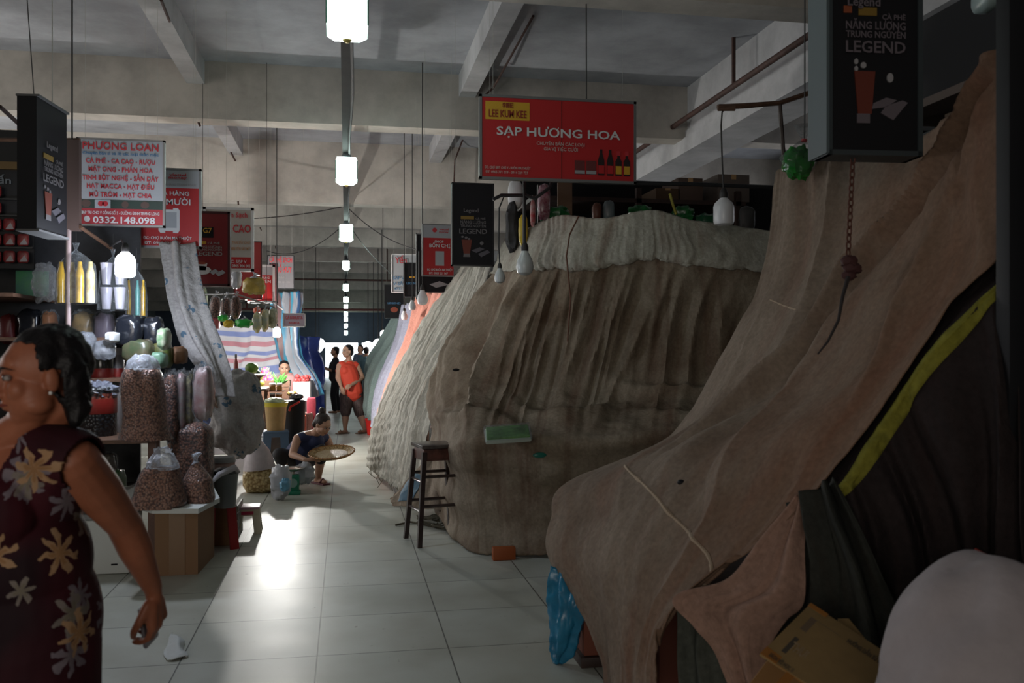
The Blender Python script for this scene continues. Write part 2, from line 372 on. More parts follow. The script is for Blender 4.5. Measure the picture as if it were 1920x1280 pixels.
for i, (x, zz) in enumerate(((-1.71, 4.55), (1.46, 4.55))):
    struct(MB().box2((x-.10, -6, zz), (x+.10, 45, CZ)), 'trim_%d' % (i+20), white_paint)
g = MB().box2((4.3, -6, 4.12), (4.75, 45, CZ)); g.box2((4.24, -6, 3.97), (4.80, 45, 4.16)); g.box2((4.27, -6, 4.16), (4.5, 45, 4.26))
struct(g, 'trim_30', white_paint)
# daylight street beyond the doorways
struct(MB().box2((-14, 58, -.1), (14, 58.2, 6)), 'wall_street', mat('sunlit_street_wall', (.8, .8, .8), .9))
# pipes under the ceiling
def pipe(name, pts, r, m, label, cat='pipe', group=None, hang=()):
    t = thing(name, label, cat, pts[0], group)
    MB().tube(pts, r, 10).build('pipe_run', m, t)
    for p in hang: MB().tube([p, (p[0], p[1], CZ)], r*.7, 8).build('hanger_rod', m, t)
    return t
pipe('fire_pipe', [(4.1, 5, 4.3), (4.1, 30, 4.3)], .033, rust, 'long red-brown pipe hung from the ceiling beside the right-hand girder', hang=[(4.1, 6.3, 4.3), (4.1, 9.15, 4.3), (4.1, 11.55, 4.3)])
pipe('cross_pipe', [(-5, 26.9, 3.45), (2.6, 26.9, 3.45)], .03, rust, 'thin dark pipe crossing the hall below the far pale beam', hang=[(-2.5, 26.9, 3.45), (1.2, 26.9, 3.45)])
pipe('cross_pipe', [(-5, 31, 2.75), (3.2, 31, 2.75)], .04, mat('red_pipe', (.10, .025, .02), .6), 'red-brown pipe crossing the hall just above the dark far end', hang=[(-3.2, 31, 2.75), (2.2, 31, 2.75)])
# conduits running down the beam faces
for (pp, lab) in (([(302, 0, 7.6), (330, 70, 9.4), (366, 165, 10.75), (366, 215, 10.75), (375, 236, 10.7)], 'thin brown conduit down the left ceiling rib onto the nearest cross beam'),
                  ([(410, 240, 13.6), (443, 305, 14.5), (446, 372, 14.5), (447, 384, 14.5)], 'brown conduit down the pale second cross beam above the signs'),
                  ([(1000, 30, 9.0), (925, 165, 10.8), (905, 182, 10.8)], 'thin cable along the right ceiling rib behind the wide red signboard'),
                  ([(872, 250, 14.5), (853, 300, 14.75), (850, 375, 14.75)], 'cable hanging at the end of the right ceiling rib in the second bay'),
                  ([(488, 385, 18.9), (487, 425, 18.9), (490, 432, 18.9)], 'short red cable drop on the dark third cross beam'),
                  ([(516, 436, 22.6), (517, 466, 22.6)], 'short cable drop on the fourth cross beam above the far signs')):
    o = MB().tube([W(*p) for p in pp], .014, 6).build('conduit', rust); tag(o, lab, 'conduit')
# loose wires across the aisle
for (a, b_, sag, lab) in (((290, 402, 13), (640, 388, 14.2), .12, 'thin wire strung from the left signs to the lamp trunking'),
                          ((500, 470, 20), (640, 425, 18), .25, 'slack wire rising from the far left signs to the lamp trunking'),
                          ((655, 392, 14.5), (790, 470, 11.5), .1, 'wire sloping from the lamp trunking down to the right signs'),
                          ((660, 430, 17), (770, 540, 13), .1, 'lower of the wires sloping down to the right-hand stalls')):
    A = W(*a); B = W(*b_); P = [A.lerp(B, k/12)-V(0, 0, sag*4*(k/12)*(1-k/12)) for k in range(13)]
    tag(MB().tube(P, .008, 5).build('overhead_wire', cable), lab, 'wire')
# ------------------------------------------------------------------ lamp line
lamp_glow = mat('lamp_glow', (.9, 1, .97), .4, emit=(.78, 1, .93), es=5.5)
lamp_green = mat('lamp_frame', (.12, .3, .22), .4)
trunk = thing('lamp_trunking', 'long dark trunking that carries the line of hanging lamps down the aisle', 'trunking', (0, 6, 3.55))
MB().box2((-.035, 3.2, 3.72), (.045, 44.6, 3.80)).build('trunking_rail', mat('trunking_grey', (.022, .020, .018), .7, var=.3, vscale=5, spec=.1), trunk)
MB().tube([V(.05+.012*math.sin(k*1.3), 3.2+k*.8, 3.70+.01*math.sin(k*2.1)) for k in range(50)], .012, 6).build('taped_cable', cable, trunk)
for y in [7.2, 11.3, 15.3, 19.4, 23.5, 27.5, 31.5, 35.5, 39.5]: MB().tube([(.005, y, 3.8), (.005, y, CZ)], .008, 6).build('hanger_rod', dark_metal, trunk)
lampY = [5.55, 10.55, 16.3, 22.3, 28.0, 33.5, 37.5, 40, 41.6, 43, 44.2]
ord_ = ['nearest, cut by the top edge of the picture', 'second along the aisle, level with the wide red signboard', 'third along the aisle', 'fourth along the aisle, above the far pale beam', 'fifth down the aisle', 'sixth down the aisle']
DROP = [0, 0, 0, .08, .25, .34, .43, .63, .81, 1.07, 1.38]
def make_lamp(i, y):
    z1 = 3.70-DROP[i]; z0 = (3.36 if i < 3 else 3.44)-DROP[i]; L_ = thing('hanging_lamp', 'square glass aisle lamp, '+ord_[i] if i < 6 else 'tiny glowing lamp at the far end of the aisle lamp line', 'lamp', (0.01, y, z0), 'aisle lamps' if i >= 6 else 'lamps down the aisle')
    m = MB(); w0, w1 = (.105, .12) if i < 3 else (.075, .09); vs = []
    for (q, z) in ((w0, z1-.05), (w1, z1-.09), (w1, z0+.04), (w0*.7, z0)):
        vs += [V(.01-q, y-q, z), V(.01+q, y-q, z), V(.01+q, y+q, z), V(.01-q, y+q, z)]
    fs = [(0, 1, 2, 3), (15, 14, 13, 12)]
    for k in range(3):
        for j in range(4): fs.append((k*4+j, k*4+(j+1) % 4, k*4+4+(j+1) % 4, k*4+4+j))
    m.add(vs, fs); m.build('lamp_glass', lamp_glow, L_, smooth=False)
    MB().lathe((.01, y, z1-.06), [(.05, 0), (.06, .03), (.035, .09), (.03, .13)], 12).build('lamp_cap', dark_metal, L_)
    if DROP[i]: MB().tube([(.01, y, z1+.05), (.01, y, 3.73)], .008, 6).build('drop_rod', dark_metal, L_)
    e = MB()
    for sx in (-1, 1):
        for sy in (-1, 1): e.tube([V(.01+sx*w1, y+sy*w1, z1-.09), V(.01+sx*w1, y+sy*w1, z0+.04)], .006, 5)
    e.build('lamp_edge', lamp_green, L_)
    if i < 4:
        s = MB(); s.lathe((.01, y, z0-.03), [(.012, 0), (.03, .015), (.012, .035)], 10); s.build('lamp_finial', mat('gold_trim', (.5, .4, .12), .4, .6), L_)
for i, y in enumerate(lampY): make_lamp(i, y)
# ------------------------------------------------------------------ signs
PAN = {}
palewire = mat('pale_wire', (.42, .41, .38), .6)
def sign(name, label, box, D, yaw=0, face=redp, edge=steel, thick=.03, frame=.012, cat='sign', group=None, hang=True, shear=0):
    """upright board whose picture box (x0,x1,y0,y1) lies at depth D; face looks to -Y (turned by yaw)"""
    x0, x1, y0, y1 = box; c = W((x0+x1)/2, (y0+y1)/2, D); wd = (x1-x0)/F_PX*D/max(.2, math.cos(TH+yaw))*1.0; ht = (y1-y0)/F_PX*D
    R = Matrix.Rotation(yaw, 3, 'Z'); t = thing(name, label, cat, c-V(0, 0, ht/2), group)
    pn = MB().box(c+R@V(0, thick/2, 0), (wd, thick, ht), R=R).build('panel', face, t, smooth=False); PAN[t.name] = pn
    if frame:
        f = MB()
        for (cx, cz, a, b_) in ((0, ht/2, wd+frame, frame), (0, -ht/2, wd+frame, frame), (wd/2, 0, frame, ht+frame), (-wd/2, 0, frame, ht+frame)):
            f.box(c+R@V(cx, thick/2-.002, cz), (a, thick+.012, b_), R=R)
        f.build('frame', edge, t, smooth=False)
    if hang:
        for s in (-.42, .42):
            p = c+R@V(s*wd, thick/2, ht/2); MB().tube([p, V(p.x, p.y, CZ)], .0011, 4).build('hanger_wire', palewire, t)
    return t, c, R, wd, ht
def T(sg, items, m, name='lettering', label=None):
    """items in fractions of the board: text, x(0..1), y from top(0..1), width, height"""
    t, c, R, wd, ht = sg
    return lettering(PAN[t.name], [(s, (x-.5)*wd, (.5-y)*ht, w_*wd, h*ht) for (s, x, y, w_, h) in items], m, name, R, c, label)
def patch(sg, rects, m, name, dz=.004, label=None):
    t, c, R, wd, ht = sg; mb = MB()
    for (x, y, w_, h) in rects: mb.box(c+R@V((x-.5)*wd, -dz/2, (.5-y)*ht), (w_*wd, dz, h*ht), R=R)
    return mb.build(name, m, PAN[t.name], smooth=False, label=label)
def shape(sg, polys, m, name, dz=.006, label=None):
    t, c, R, wd, ht = sg; mb = MB()
    for pl in polys: mb.prism([c+R@V((x-.5)*wd, -dz, (.5-y)*ht) for x, y in pl], R@V(0, dz*.9, 0))
    return mb.build(name, m, PAN[t.name], smooth=False, label=label)
def disc(x, y, rx, ry, n=18): return [(x+rx*math.cos(2*math.pi*k/n), y+ry*math.sin(2*math.pi*k/n)) for k in range(n)]
lw = mat('letter_white', (.60, .60, .60), .5); lr = mat('letter_red', (.50, .03, .04), .5); lgold = mat('letter_gold', (.50, .33, .10), .5)
lgrey = mat('letter_grey', (.30, .28, .27), .5); lblue = mat('letter_blue', (.05, .16, .30), .5); tea = mat('print_tea', (.28, .05, .02), .5)
dimw = mat('print_dim_white', (.30, .29, .30), .5)
# wide red board
S = sign('signboard', 'wide red stall signboard with white stall name hanging over the covered stalls', (902, 1194, 186, 338), 6.9, frame=.02)
T(S, [('SẠP HƯƠNG HOA', .50, .42, .80, .105)], lw)
T(S, [('CHUYÊN BÁN CÁC LOẠI', .51, .555, .31, .04), ('GIA VỊ TIỆC CƯỚI', .51, .62, .22, .04), ('ĐC: CHỢ BMT CHỢ V - BUÔN MA THUỘT', .17, .87, .29, .032), ('ĐT: 0905 771 019 - 0914 229 727', .165, .925, .27, .032)], mat('letter_faded', (.48, .32, .30), .5), 'small_lettering')
patch(S, [(.17, .175, .28, .22)], gold, 'gold_plaque'); T(S, [('LEE KUM KEE', .17, .21, .24, .09), ('李錦記', .17, .11, .07, .05)], mat('letter_darkred', (.22, .02, .01), .5), 'plaque_lettering')
bt = []; lbp = []; cp_ = []
for k, x in enumerate((.775, .835, .89, .945)):
    w_ = .021; h0 = .60 if k < 2 else .65
    bt.append([(x-w_, .92), (x-w_, .74), (x-.008, h0+.05), (x-.008, h0), (x+.008, h0), (x+.008, h0+.05), (x+w_, .74), (x+w_, .92)])
    lbp.append([(x-w_*.9, .90), (x-w_*.9, .80), (x+w_*.9, .80), (x+w_*.9, .90)]); cp_.append([(x-.011, h0+.02), (x-.011, h0-.035), (x+.011, h0-.035), (x+.011, h0+.02)])
shape(S, bt, mat('print_bottle', (.02, .01, .01), .4), 'printed_bottles'); shape(S, lbp[2:], gold, 'printed_labels', .008); shape(S, cp_[2:], lr, 'printed_caps', .008); shape(S, lbp[:2], redp, 'printed_red_labels', .008)
patch(S, [(.635, .83, .065, .17), (.71, .83, .065, .17)], mat('print_box', (.12, .02, .02), .5), 'printed_boxes'); patch(S, [(.635, .89, .065, .04), (.71, .89, .065, .04)], dimw, 'printed_box_bands', .007)
patch(S, [(.515, .5, .003, 1)], mat('seam', (.2, .01, .01), .6), 'seam')
# dark drink posters
dimw3 = mat('print_dim3', (.13, .12, .125), .6)
def dark_poster(S, big=1.0, red=False, tri=None):
    T(S, [('NĂNG LƯỢNG', .5, .475, .62, .038), ('TRUNG NGUYÊN', .5, .52, .62, .034)], dimw3); T(S, [('LEGEND', .5, .585, .68, .06)], dimw3, 'big_lettering')
    T(S, [('Legend', .45, .33, .36, .045), ('CÀ PHÊ', .68, .43, .24, .026)], dimw3, 'top_lettering')
    patch(S, [(.36, .42, .32, .038)], mat('dim_gold', (.20, .12, .015), .6), 'yellow_tag')
    shape(S, [[(.22, .69), (.47, .69), (.42, .86), (.27, .86)]], mat('dim_tea', (.13, .022, .010), .6), 'printed_glass_of_tea'); shape(S, [[(.27, .86), (.42, .86), (.43, .9), (.26, .9)]], dimw3, 'printed_glass_foot')
    shape(S, [disc(.24, .655, .03, .012), disc(.33, .665, .035, .014), disc(.4, .68, .03, .012), disc(.71, .73, .045, .022)], dimw3, 'printed_ice')
    shape(S, [[(.46, .82), (.66, .78), (.78, .80), (.58, .85)], [(.62, .86), (.85, .81), (.92, .84), (.70, .90)]], mat('print_sachet', (.08, .075, .09), .5), 'printed_sachets')
S = sign('poster_lightbox', 'dark coffee poster lightbox hanging just left of the wide red signboard', (849, 925, 344, 497), 8.5, face=black, edge=dark_metal, thick=.09); dark_poster(S)
S = sign('poster_lightbox', 'big dark coffee lightbox at the top right over the nearest covered stall', (1552, 1728, -155, 287), 3.55, yaw=math.radians(-5), face=black, edge=mat('blue_grey_casing', (.03, .04, .045), .6), thick=.12, frame=.02)
t_, c_, R_s, w_s, h_s = S; MB().box(c_+R_s@V(-w_s/2-.012, .07, 0), (.012, .17, h_s+.01), R=R_s).build('side_casing', mat('blue_grey_casing2', (.07, .095, .105), .6), t_)
dimw2 = mat('print_dimmer', (.12, .10, .115), .6)
T(S, [('NĂNG LƯỢNG', .5, .462, .66, .033), ('TRUNG NGUYÊN', .5, .50, .66, .028)], dimw2); T(S, [('LEGEND', .5, .552, .66, .05)], dimw2, 'big_lettering')
T(S, [('Legend', .37, .362, .36, .038), ('CÀ PHÊ', .70, .425, .26, .022)], dimw2, 'top_lettering')
patch(S, [(.42, .402, .2, .034)], mat('dim_gold', (.20, .12, .015), .6), 'yellow_tag'); patch(S, [(.2, .395, .09, .03)], mat('print_rust', (.25, .06, .02), .5), 'rust_tag')
shape(S, [[(.27, .655), (.50, .655), (.46, .835), (.31, .835)]], mat('dim_tea', (.13, .022, .010), .6), 'printed_glass_of_tea'); shape(S, [[(.30, .835), (.44, .835), (.44, .875), (.30, .875)]], dimw2, 'printed_glass_foot')
shape(S, [disc(.29, .615, .022, .012), disc(.37, .63, .03, .013), disc(.29, .645, .02, .011), disc(.665, .68, .035, .02)], dimw, 'printed_ice')
shape(S, [[(.48, .79), (.62, .765), (.74, .775), (.62, .805), (.46, .815)], [(.62, .80), (.80, .775), (.86, .785), (.70, .86), (.56, .83)]], dimw2, 'printed_sachets')
def bracket_frame(S, m=whitep):
    """the rounded scan frame printed on the payment boards, its code left blank"""
    t, c, R, wd, ht = S; return shape(S, [[(.36, .44), (.44, .44), (.44, .455), (.56, .455), (.56, .44), (.64, .44), (.66, .47), (.66, .76), (.64, .79), (.56, .79), (.56, .775), (.44, .775), (.44, .79), (.36, .79), (.34, .76), (.34, .47)]], m, 'scan_frame')
S = sign('payment_board', 'red payment board reading SHOP with a white top strip, above the salmon tarp', (793, 851, 421, 517), 10.2, yaw=math.radians(3), face=redp)
patch(S, [(.5, .13, 1, .26)], greyp, 'white_header'); shape(S, [disc(.38, .11, .07, .045)], lr, 'round_logo', .009)
T(S, [('viettel', .67, .09, .3, .04), ('money', .67, .14, .3, .035)], lr, 'header_lettering'); T(S, [('SHOP', .52, .33, .28, .05), ('BỐN CHỊ', .54, .41, .66, .07), ('ĐC: CHỢ BUÔN MA THUỘT', .54, .88, .8, .04), ('ĐT: 0905 221 567', .50, .95, .6, .04)], lw); shape(S, [[(.40, .52), (.68, .52), (.68, .80), (.40, .80)]], greyp, 'blank_scan_panel', .006)
S = sign('poster_lightbox', 'dark poster lightbox peeping out below the red SHOP payment board', (787, 848, 470, 547), 10.7, face=black, edge=dark_metal, thick=.09); shape(S, [[(.3, .82), (.6, .74), (.9, .82), (.5, .9)]], dimw, 'printed_sachets')
S = sign('edge_on_board', 'narrow dark board seen almost edge-on left of the SHOP payment board', (781, 790, 438, 560), 10.9, yaw=math.radians(0), face=black, edge=steel)
S = sign('small_hanging_board', 'pale green-white board with red script above far right stalls', (735, 783, 477, 548), 13.2, face=greyp, edge=whitep)
T(S, [('Yến', .35, .15, .45, .16)], lr); T(S, [('SẠP V3', .3, .62, .5, .08), ('V-SẤY', .3, .77, .5, .08), ('ĐT: 10', .35, .9, .5, .06)], lblue, 'blue_lettering')
S = sign('poster_lightbox', 'dark poster lightbox overlapping the pale board above far right stalls', (758, 787, 493, 556), 13.0, face=black, edge=dark_metal, thick=.09); T(S, [('LEGEND', .5, .6, .7, .07)], lblue); patch(S, [(.5, .42, .35, .04)], gold, 'yellow_tag')
S = sign('poster_lightbox', 'farthest dark poster lightbox on the right, low beside the pendant bulbs', (722, 756, 534, 596), 16.0, face=black, edge=dark_metal, thick=.09); T(S, [('LEGEND', .5, .55, .7, .06)], lblue); shape(S, [disc(.5, .75, .2, .08)], tea, 'printed_cup')
# left side boards
S = sign('product_board', 'pale board with red product list and phone number above the lit bulb', (152, 302, 262, 423), 6.55, face=greyp, edge=steel, frame=.014)
T(S, [('PHƯƠNG LOAN', .5, .08, .88, .085)], lr, 'title_lettering')
T(S, [('CÀ PHÊ - CA CAO - RƯỢU', .5, .255, .80, .055), ('MẬT ONG - PHẤN HOA', .5, .352, .74, .055), ('TINH BỘT NGHỆ - SẮN DÂY', .5, .45, .88, .055), ('HẠT MACCA - HẠT ĐIỀU', .5, .547, .78, .055), ('MỦ TRÔM - HẠT CHIA', .5, .645, .72, .055)], lr)
T(S, [('Chuyên bán sỉ và lẻ các loại thảo mộc', .5, .165, .88, .035)], lblue, 'blue_lettering')
patch(S, [(.5, .90, 1, .19)], mat('board_red_band', (.36, .03, .04), .5), 'red_band'); patch(S, [(.5, .755, 1, .10)], mat('photo_dark', (.03, .05, .04), .5), 'photo_strip', .005)
patch(S, [(.29, .755, .18, .098)], greyp, 'photo_tile', .007); shape(S, [disc(.27, .75, .035, .03), disc(.32, .75, .035, .03)], lr, 'printed_berries', .009)
shape(S, [disc(.1, .75, .055, .042), disc(.55, .755, .04, .04), disc(.78, .755, .05, .04)], mat('photo_brown', (.10, .06, .05), .5), 'printed_bowls', .008)
T(S, [('0332.148.098', .54, .935, .72, .075), ('SẠP TRI CHO V CỔNG SỐ 5 - ĐƯỜNG ĐINH TRANG LONG', .5, .855, .9, .035)], lw, 'phone_lettering', None); shape(S, [disc(.11, .93, .035, .035), disc(.05, .855, .02, .02)], lw, 'phone_icon', .006)
S = sign('payment_board', 'tall red payment board with white header behind the pale product board', (266, 372, 317, 463), 7.4, face=redp, edge=steel, frame=.018)
patch(S, [(.5, .12, 1, .24)], greyp, 'white_header'); shape(S, [disc(.33, .09, .09, .06)], lr, 'round_logo', .009); T(S, [('viettel', .63, .07, .28, .035), ('money', .63, .105, .30, .04)], lr, 'header_lettering')
T(S, [('NGÂN HÀNG THANH TOÁN', .62, .20, .62, .028)], lgrey, 'header_small_lettering')
T(S, [('CỬA HÀNG', .52, .31, .60, .055), ('MƯỜI', .64, .42, .40, .075), ('ĐC: CHỢ BUÔN MA THUỘT', .46, .885, .80, .035), ('ĐT: 0905 229 827', .38, .95, .6, .035)], lw)
shape(S, [[(.34, .50), (.42, .50), (.42, .52), (.55, .52), (.55, .50), (.63, .50), (.66, .53), (.66, .78), (.63, .82), (.55, .82), (.55, .795), (.42, .795), (.42, .82), (.34, .82), (.31, .79), (.31, .53)]], whitep, 'scan_frame'); patch(S, [(.485, .655, .25, .2)], greyp, 'blank_scan_panel', .008)
S = sign('poster_lightbox', 'dark red coffee lightbox with a printed white cup, hanging left of the pale CAO board', (357, 427, 398, 534), 8.9, face=mat('poster_maroon', (.20, .008, .010), .5), edge=mat('maroon_edge', (.05, .006, .008), .5), thick=.1, frame=.022)
T(S, [('NĂNG LƯỢNG', .5, .475, .65, .032), ('TRUNG NGUYÊN', .5, .515, .65, .03), ('LEGEND', .5, .57, .68, .055)], lgrey); patch(S, [(.46, .275, .30, .15)], black, 'dark_badge'); T(S, [('G7', .46, .25, .22, .07)], gold, 'badge_lettering'); patch(S, [(.32, .42, .22, .04)], gold, 'yellow_tag')
T(S, [('CÀ PHÊ', .62, .425, .3, .03)], lgrey, 'tag_lettering')
shape(S, [disc(.30, .80, .26, .06), [(.16, .70), (.46, .70), (.42, .80), (.2, .80)]], whitep, 'printed_cup'); shape(S, [disc(.31, .70, .13, .018)], tea, 'printed_coffee', .009); shape(S, [[(.5, .82), (.66, .78), (.74, .81), (.6, .86)], [(.66, .84), (.84, .79), (.92, .83), (.74, .88)]], greyp, 'printed_sachets')
S = sign('product_board', 'cream board with big red CAO lettering behind the maroon coffee lightbox', (386, 471, 391, 506), 10.2, face=mat('cream_board', (.45, .42, .38), .5), edge=whitep, frame=.03)
T(S, [('Cơm Sạch', .62, .10, .55, .08), ('CAO', .78, .32, .38, .13)], lr, 'title_lettering'); T(S, [('TRÀ THÁI SẤY CHỮ', .7, .55, .5, .04), ('VITAMIN YẾN SÀO MỸ', .7, .65, .5, .05)], mat('letter_orange', (.5, .25, .12), .5), 'small_lettering'); patch(S, [(.5, .88, 1, .18)], redp, 'red_band'); T(S, [('ĐC: SẠP V', .68, .86, .4, .05), ('ĐT: 0905 904 001', .7, .93, .5, .05)], lw)
S = sign('red_board', 'plain red board mostly hidden behind the cream CAO board', (440, 489, 453, 560), 11.6, face=mat('board_red_dark', (.26, .015, .015), .5), edge=mat('maroon_edge', (.05, .006, .008), .5)); T(S, [('LEGEND', .6, .5, .6, .05)], lr)
S = sign('payment_board', 'small red payment board with white edge above the hanging snack packets', (463, 512, 498, 566), 12.4, face=redp, edge=whitep, frame=.03)
patch(S, [(.5, .13, 1, .26)], greyp, 'white_header'); T(S, [('CỬA HÀNG', .55, .33, .6, .06), ('NHUYÊN', .55, .43, .7, .08)], lw); patch(S, [(.45, .70, .3, .3)], whitep, 'scan_frame', .006)
S = sign('poster_lightbox', 'dark maroon lightbox edge between the small red board and the grey coffee board', (506, 519, 494, 566), 12.9, face=mat('maroon_edge', (.05, .006, .008), .5), edge=dark_metal, thick=.1)
S = sign('product_board', 'grey board with dark red coffee lettering above the blue striped hanging tarp', (503, 550, 479, 541), 14.0, face=mat('grey_board', (.16, .15, .16), .5), edge=dark_metal); T(S, [('CÀ PHÊ SẠCH', .5, .13, .86, .15), ('HỒ HUY', .62, .42, .6, .17)], lr); T(S, [('ĐC: SẠP', .4, .66, .5, .05), ('ĐT: 0905 123 456', .5, .8, .7, .05)], lgrey, 'small_lettering')
S = sign('small_hanging_board', 'little pink-white board in front of the blue and brown striped hanging tarp', (532, 571, 588, 612), 11.9, face=mat('pink_board', (.40, .32, .40), .5), edge=whitep); T(S, [('CÁ ROBUSTA', .5, .3, .8, .25), ('ARABICA', .5, .7, .5, .15)], lr)
# side-on black lightbox on the left
t = thing('poster_lightbox', 'big black coffee lightbox seen from the side at the upper left, facing the aisle', 'sign', (-1.9, 5.7, 2.1))
Rl = Matrix.Rotation(math.radians(90-6), 3, 'Z'); zb = 2.18; hh = .80; D0 = 5.25
c = W(98, 318, 5.45); wd = .42; ht = .78
PAN[t.name] = MB().box(c-Rl@V(0, -.055, 0), (wd, .11, ht), R=Rl).build('panel', black, t, smooth=False)
S = (t, c, Rl, wd, ht); dark_poster(S)
f = MB(); f.box(c+Rl@V(0, .05, -ht/2), (wd+.01, .13, .012), R=Rl); f.box(c+Rl@V(0, .05, ht/2), (wd+.01, .13, .012), R=Rl); f.build('frame', mat('frame_dim', (.10, .10, .10), .6), t, smooth=False)
MB().tube([c+V(0, 0, ht/2), V(c.x, c.y, CZ)], .003, 6).build('hanger_wire', palewire, t)
# ------------------------------------------------------------------ right side: covered stalls
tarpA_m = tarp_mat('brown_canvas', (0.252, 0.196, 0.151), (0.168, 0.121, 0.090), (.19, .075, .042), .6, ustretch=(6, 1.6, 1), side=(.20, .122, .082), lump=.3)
tarpD_m = tarp_mat('olive_canvas', (0.285, 0.235, 0.175), (0.155, 0.108, 0.072), (.10, .045, .026), .9, ustretch=(16, 1.1, 1))
tarpDs_m = tarp_mat('pale_canvas_strip', (0.46, 0.44, 0.37), (0.34, 0.32, 0.27), (.17, .095, .06), .8, ustretch=(16, .7, 1))
woven_m = tarp_mat('woven_white_sheet', (0.575, 0.558, 0.494), (0.437, 0.414, 0.356), (.25, .19, .14), .7, ustretch=(40, 1.3, 1))
dark_m = tarp_mat('dark_brown_cloth', (.028, .020, .020), (.018, .014, .014), (.03, .014, .012), .5)
yel_m = tarp_mat('yellow_band', (.23, .21, .03), (.17, .16, .022), (.10, .10, .02), .7)
pink_m = tarp_mat('dusty_pink_cloth', (0.345, 0.207, 0.155), (0.276, 0.167, 0.127), (.15, .09, .07), .5)
olive_m = tarp_mat('dark_olive_cloth', (.035, .036, .030), (.022, .024, .022), (.03, .02, .015), .5)
def under_table(name, label, x0, x1, y0, y1, z, rack=None, group=None):
    t = thing(name, label, 'stall table', V((x0+x1)/2, (y0+y1)/2, 0), group)
    MB().box2((x0, y0, z-.03), (x1, y1, z), bev=.004).build('table_top', wood, t)
    for sx in (x0+.04, x1-.04):
        for sy in (y0+.04, y1-.04): MB().box2((sx-.025, sy-.025, 0), (sx+.025, sy+.025, z-.03)).build('leg', wood, t, smooth=False)
    if rack:
        for sy in (y0+.05, y1-.05): MB().box2((x1-.05, sy-.02, z), (x1-.01, sy+.02, rack)).build('post', darkwood, t, smooth=False)
        MB().box2((x1-.05, y0+.03, rack-.04), (x1-.01, y1-.03, rack)).build('cross_bar', darkwood, t, smooth=False)
    return t
# --- nearest stall (big brown sheet)
A_rows = [R_((1466, 325, 5.0), (1545, 280, 4.6), (1740, 270, 4.0), (1912, 90, 3.05)),
          R_((1440, 520, 4.9), (1535, 470, 4.5), (1705, 430, 3.8), (1902, 300, 2.98)),
          R_((1372, 660, 4.9), (1480, 620, 4.3), (1650, 570, 3.6), (1893, 478, 2.87)),
          R_((1262, 822, 4.8), (1390, 765, 4.2), (1560, 720, 3.5), (1790, 592, 2.96)),
          R_((1066, 912, 4.68), (1270, 860, 4.0), (1450, 830, 3.4), (1640, 797, 3.02)),
          R_((1042, 975, 4.55), (1225, 965, 3.8), (1400, 950, 3.3), (1550, 890, 3.03)),
          R_((1034, 1035, 4.45), (1180, 1062, 3.72), (1330, 1060, 3.25), (1442, 998, 3.06)),
          R_((1088, 1130, 4.2), (1172, 1175, 3.62), (1245, 1160, 3.28), (1290, 1110, 3.12)),
          R_((1128, 1235, 4.0), (1172, 1250, 3.58), (1222, 1230, 3.32), (1240, 1170, 3.16)),
          R_((1140, 1310, 3.9), (1178, 1310, 3.55), (1225, 1305, 3.3), (1236, 1215, 3.2))]
crA1 = crease(3.6, .045, 2, .8, .08); crA2 = crease(11, .005, 4, 2.0, .2)
def foldA(u, v):
    f = crA1(u, v)*(.35+.8*max(0, 1-v*1.2))+crA2(u, v)
    def lerp_(T, q):
        for (a, b) in zip(T, T[1:]):
            if q <= b[0]: return a[1]+(b[1]-a[1])*max(0, (q-a[0])/(b[0]-a[0]))
        return T[-1][1]
    x = u-lerp_([(0, .97), (.055, .78), (.11, .61), (.165, .52), (.22, .45), (.33, .33), (.42, .25)], v)   # long tight fold from top right down to the table
    k = 1 if v < .34 else max(0, 1-(v-.34)/.10)
    f += (.065*math.exp(-(x/(.017+.35*max(0, .10-v)))**2)-.05*math.exp(-((x-.045)/.03)**2))*k
    x = u-lerp_([(0, .985), (.05, .93), (.13, .82), (.25, .77), (.33, .82), (.45, .88)], v)
    f += (.030*math.exp(-(x/.016)**2)-.02*math.exp(-((x+.035)/.025)**2))*(1 if v < .3 else max(0, 1-(v-.3)/.12))
    return f
tA = thing('brown_canvas_cover', 'huge dirty brown canvas sheet draped over the nearest stall on the right', 'tarp', W(1240, 1100, 3.8))
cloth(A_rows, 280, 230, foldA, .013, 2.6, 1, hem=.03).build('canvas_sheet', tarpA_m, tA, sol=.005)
def seam(rows, pts, r, mt_, parent, name='seam', off=.004):
    P = []
    for k in range(len(pts)-1):
        for j in range(16):
            a = pts[k]; b = pts[k+1]; P.append(cpt(rows, a[0]+(b[0]-a[0])*j/16, a[1]+(b[1]-a[1])*j/16, foldA, .013, 2.6, 1, off))
    return MB().tube(P, [r*(.5+.9*abs(noise.noise(p*40))) for p in P], 6).build(name, mt_, parent)
stitch = mat('pale_stitching', (.36, .27, .19), .9)
seam(A_rows, [(.18, .44), (.40, .56), (.62, .64), (.85, .74)], .011, stitch, tA, 'stitched_seam', .003)
seam(A_rows, [(.16, .165), (.36, .20)], .007, stitch, tA, 'stitched_patch_edge', .001)
MB().ball(cpt(A_rows, .40, .50, foldA, .013, 2.6, 1, 0), (.017, .017, .012)).build('burn_hole', black, tA)
under_table('stall_table', 'wooden table hidden under the nearest brown canvas sheet', 1.20, 1.9, 3.1, 4.25, .60)
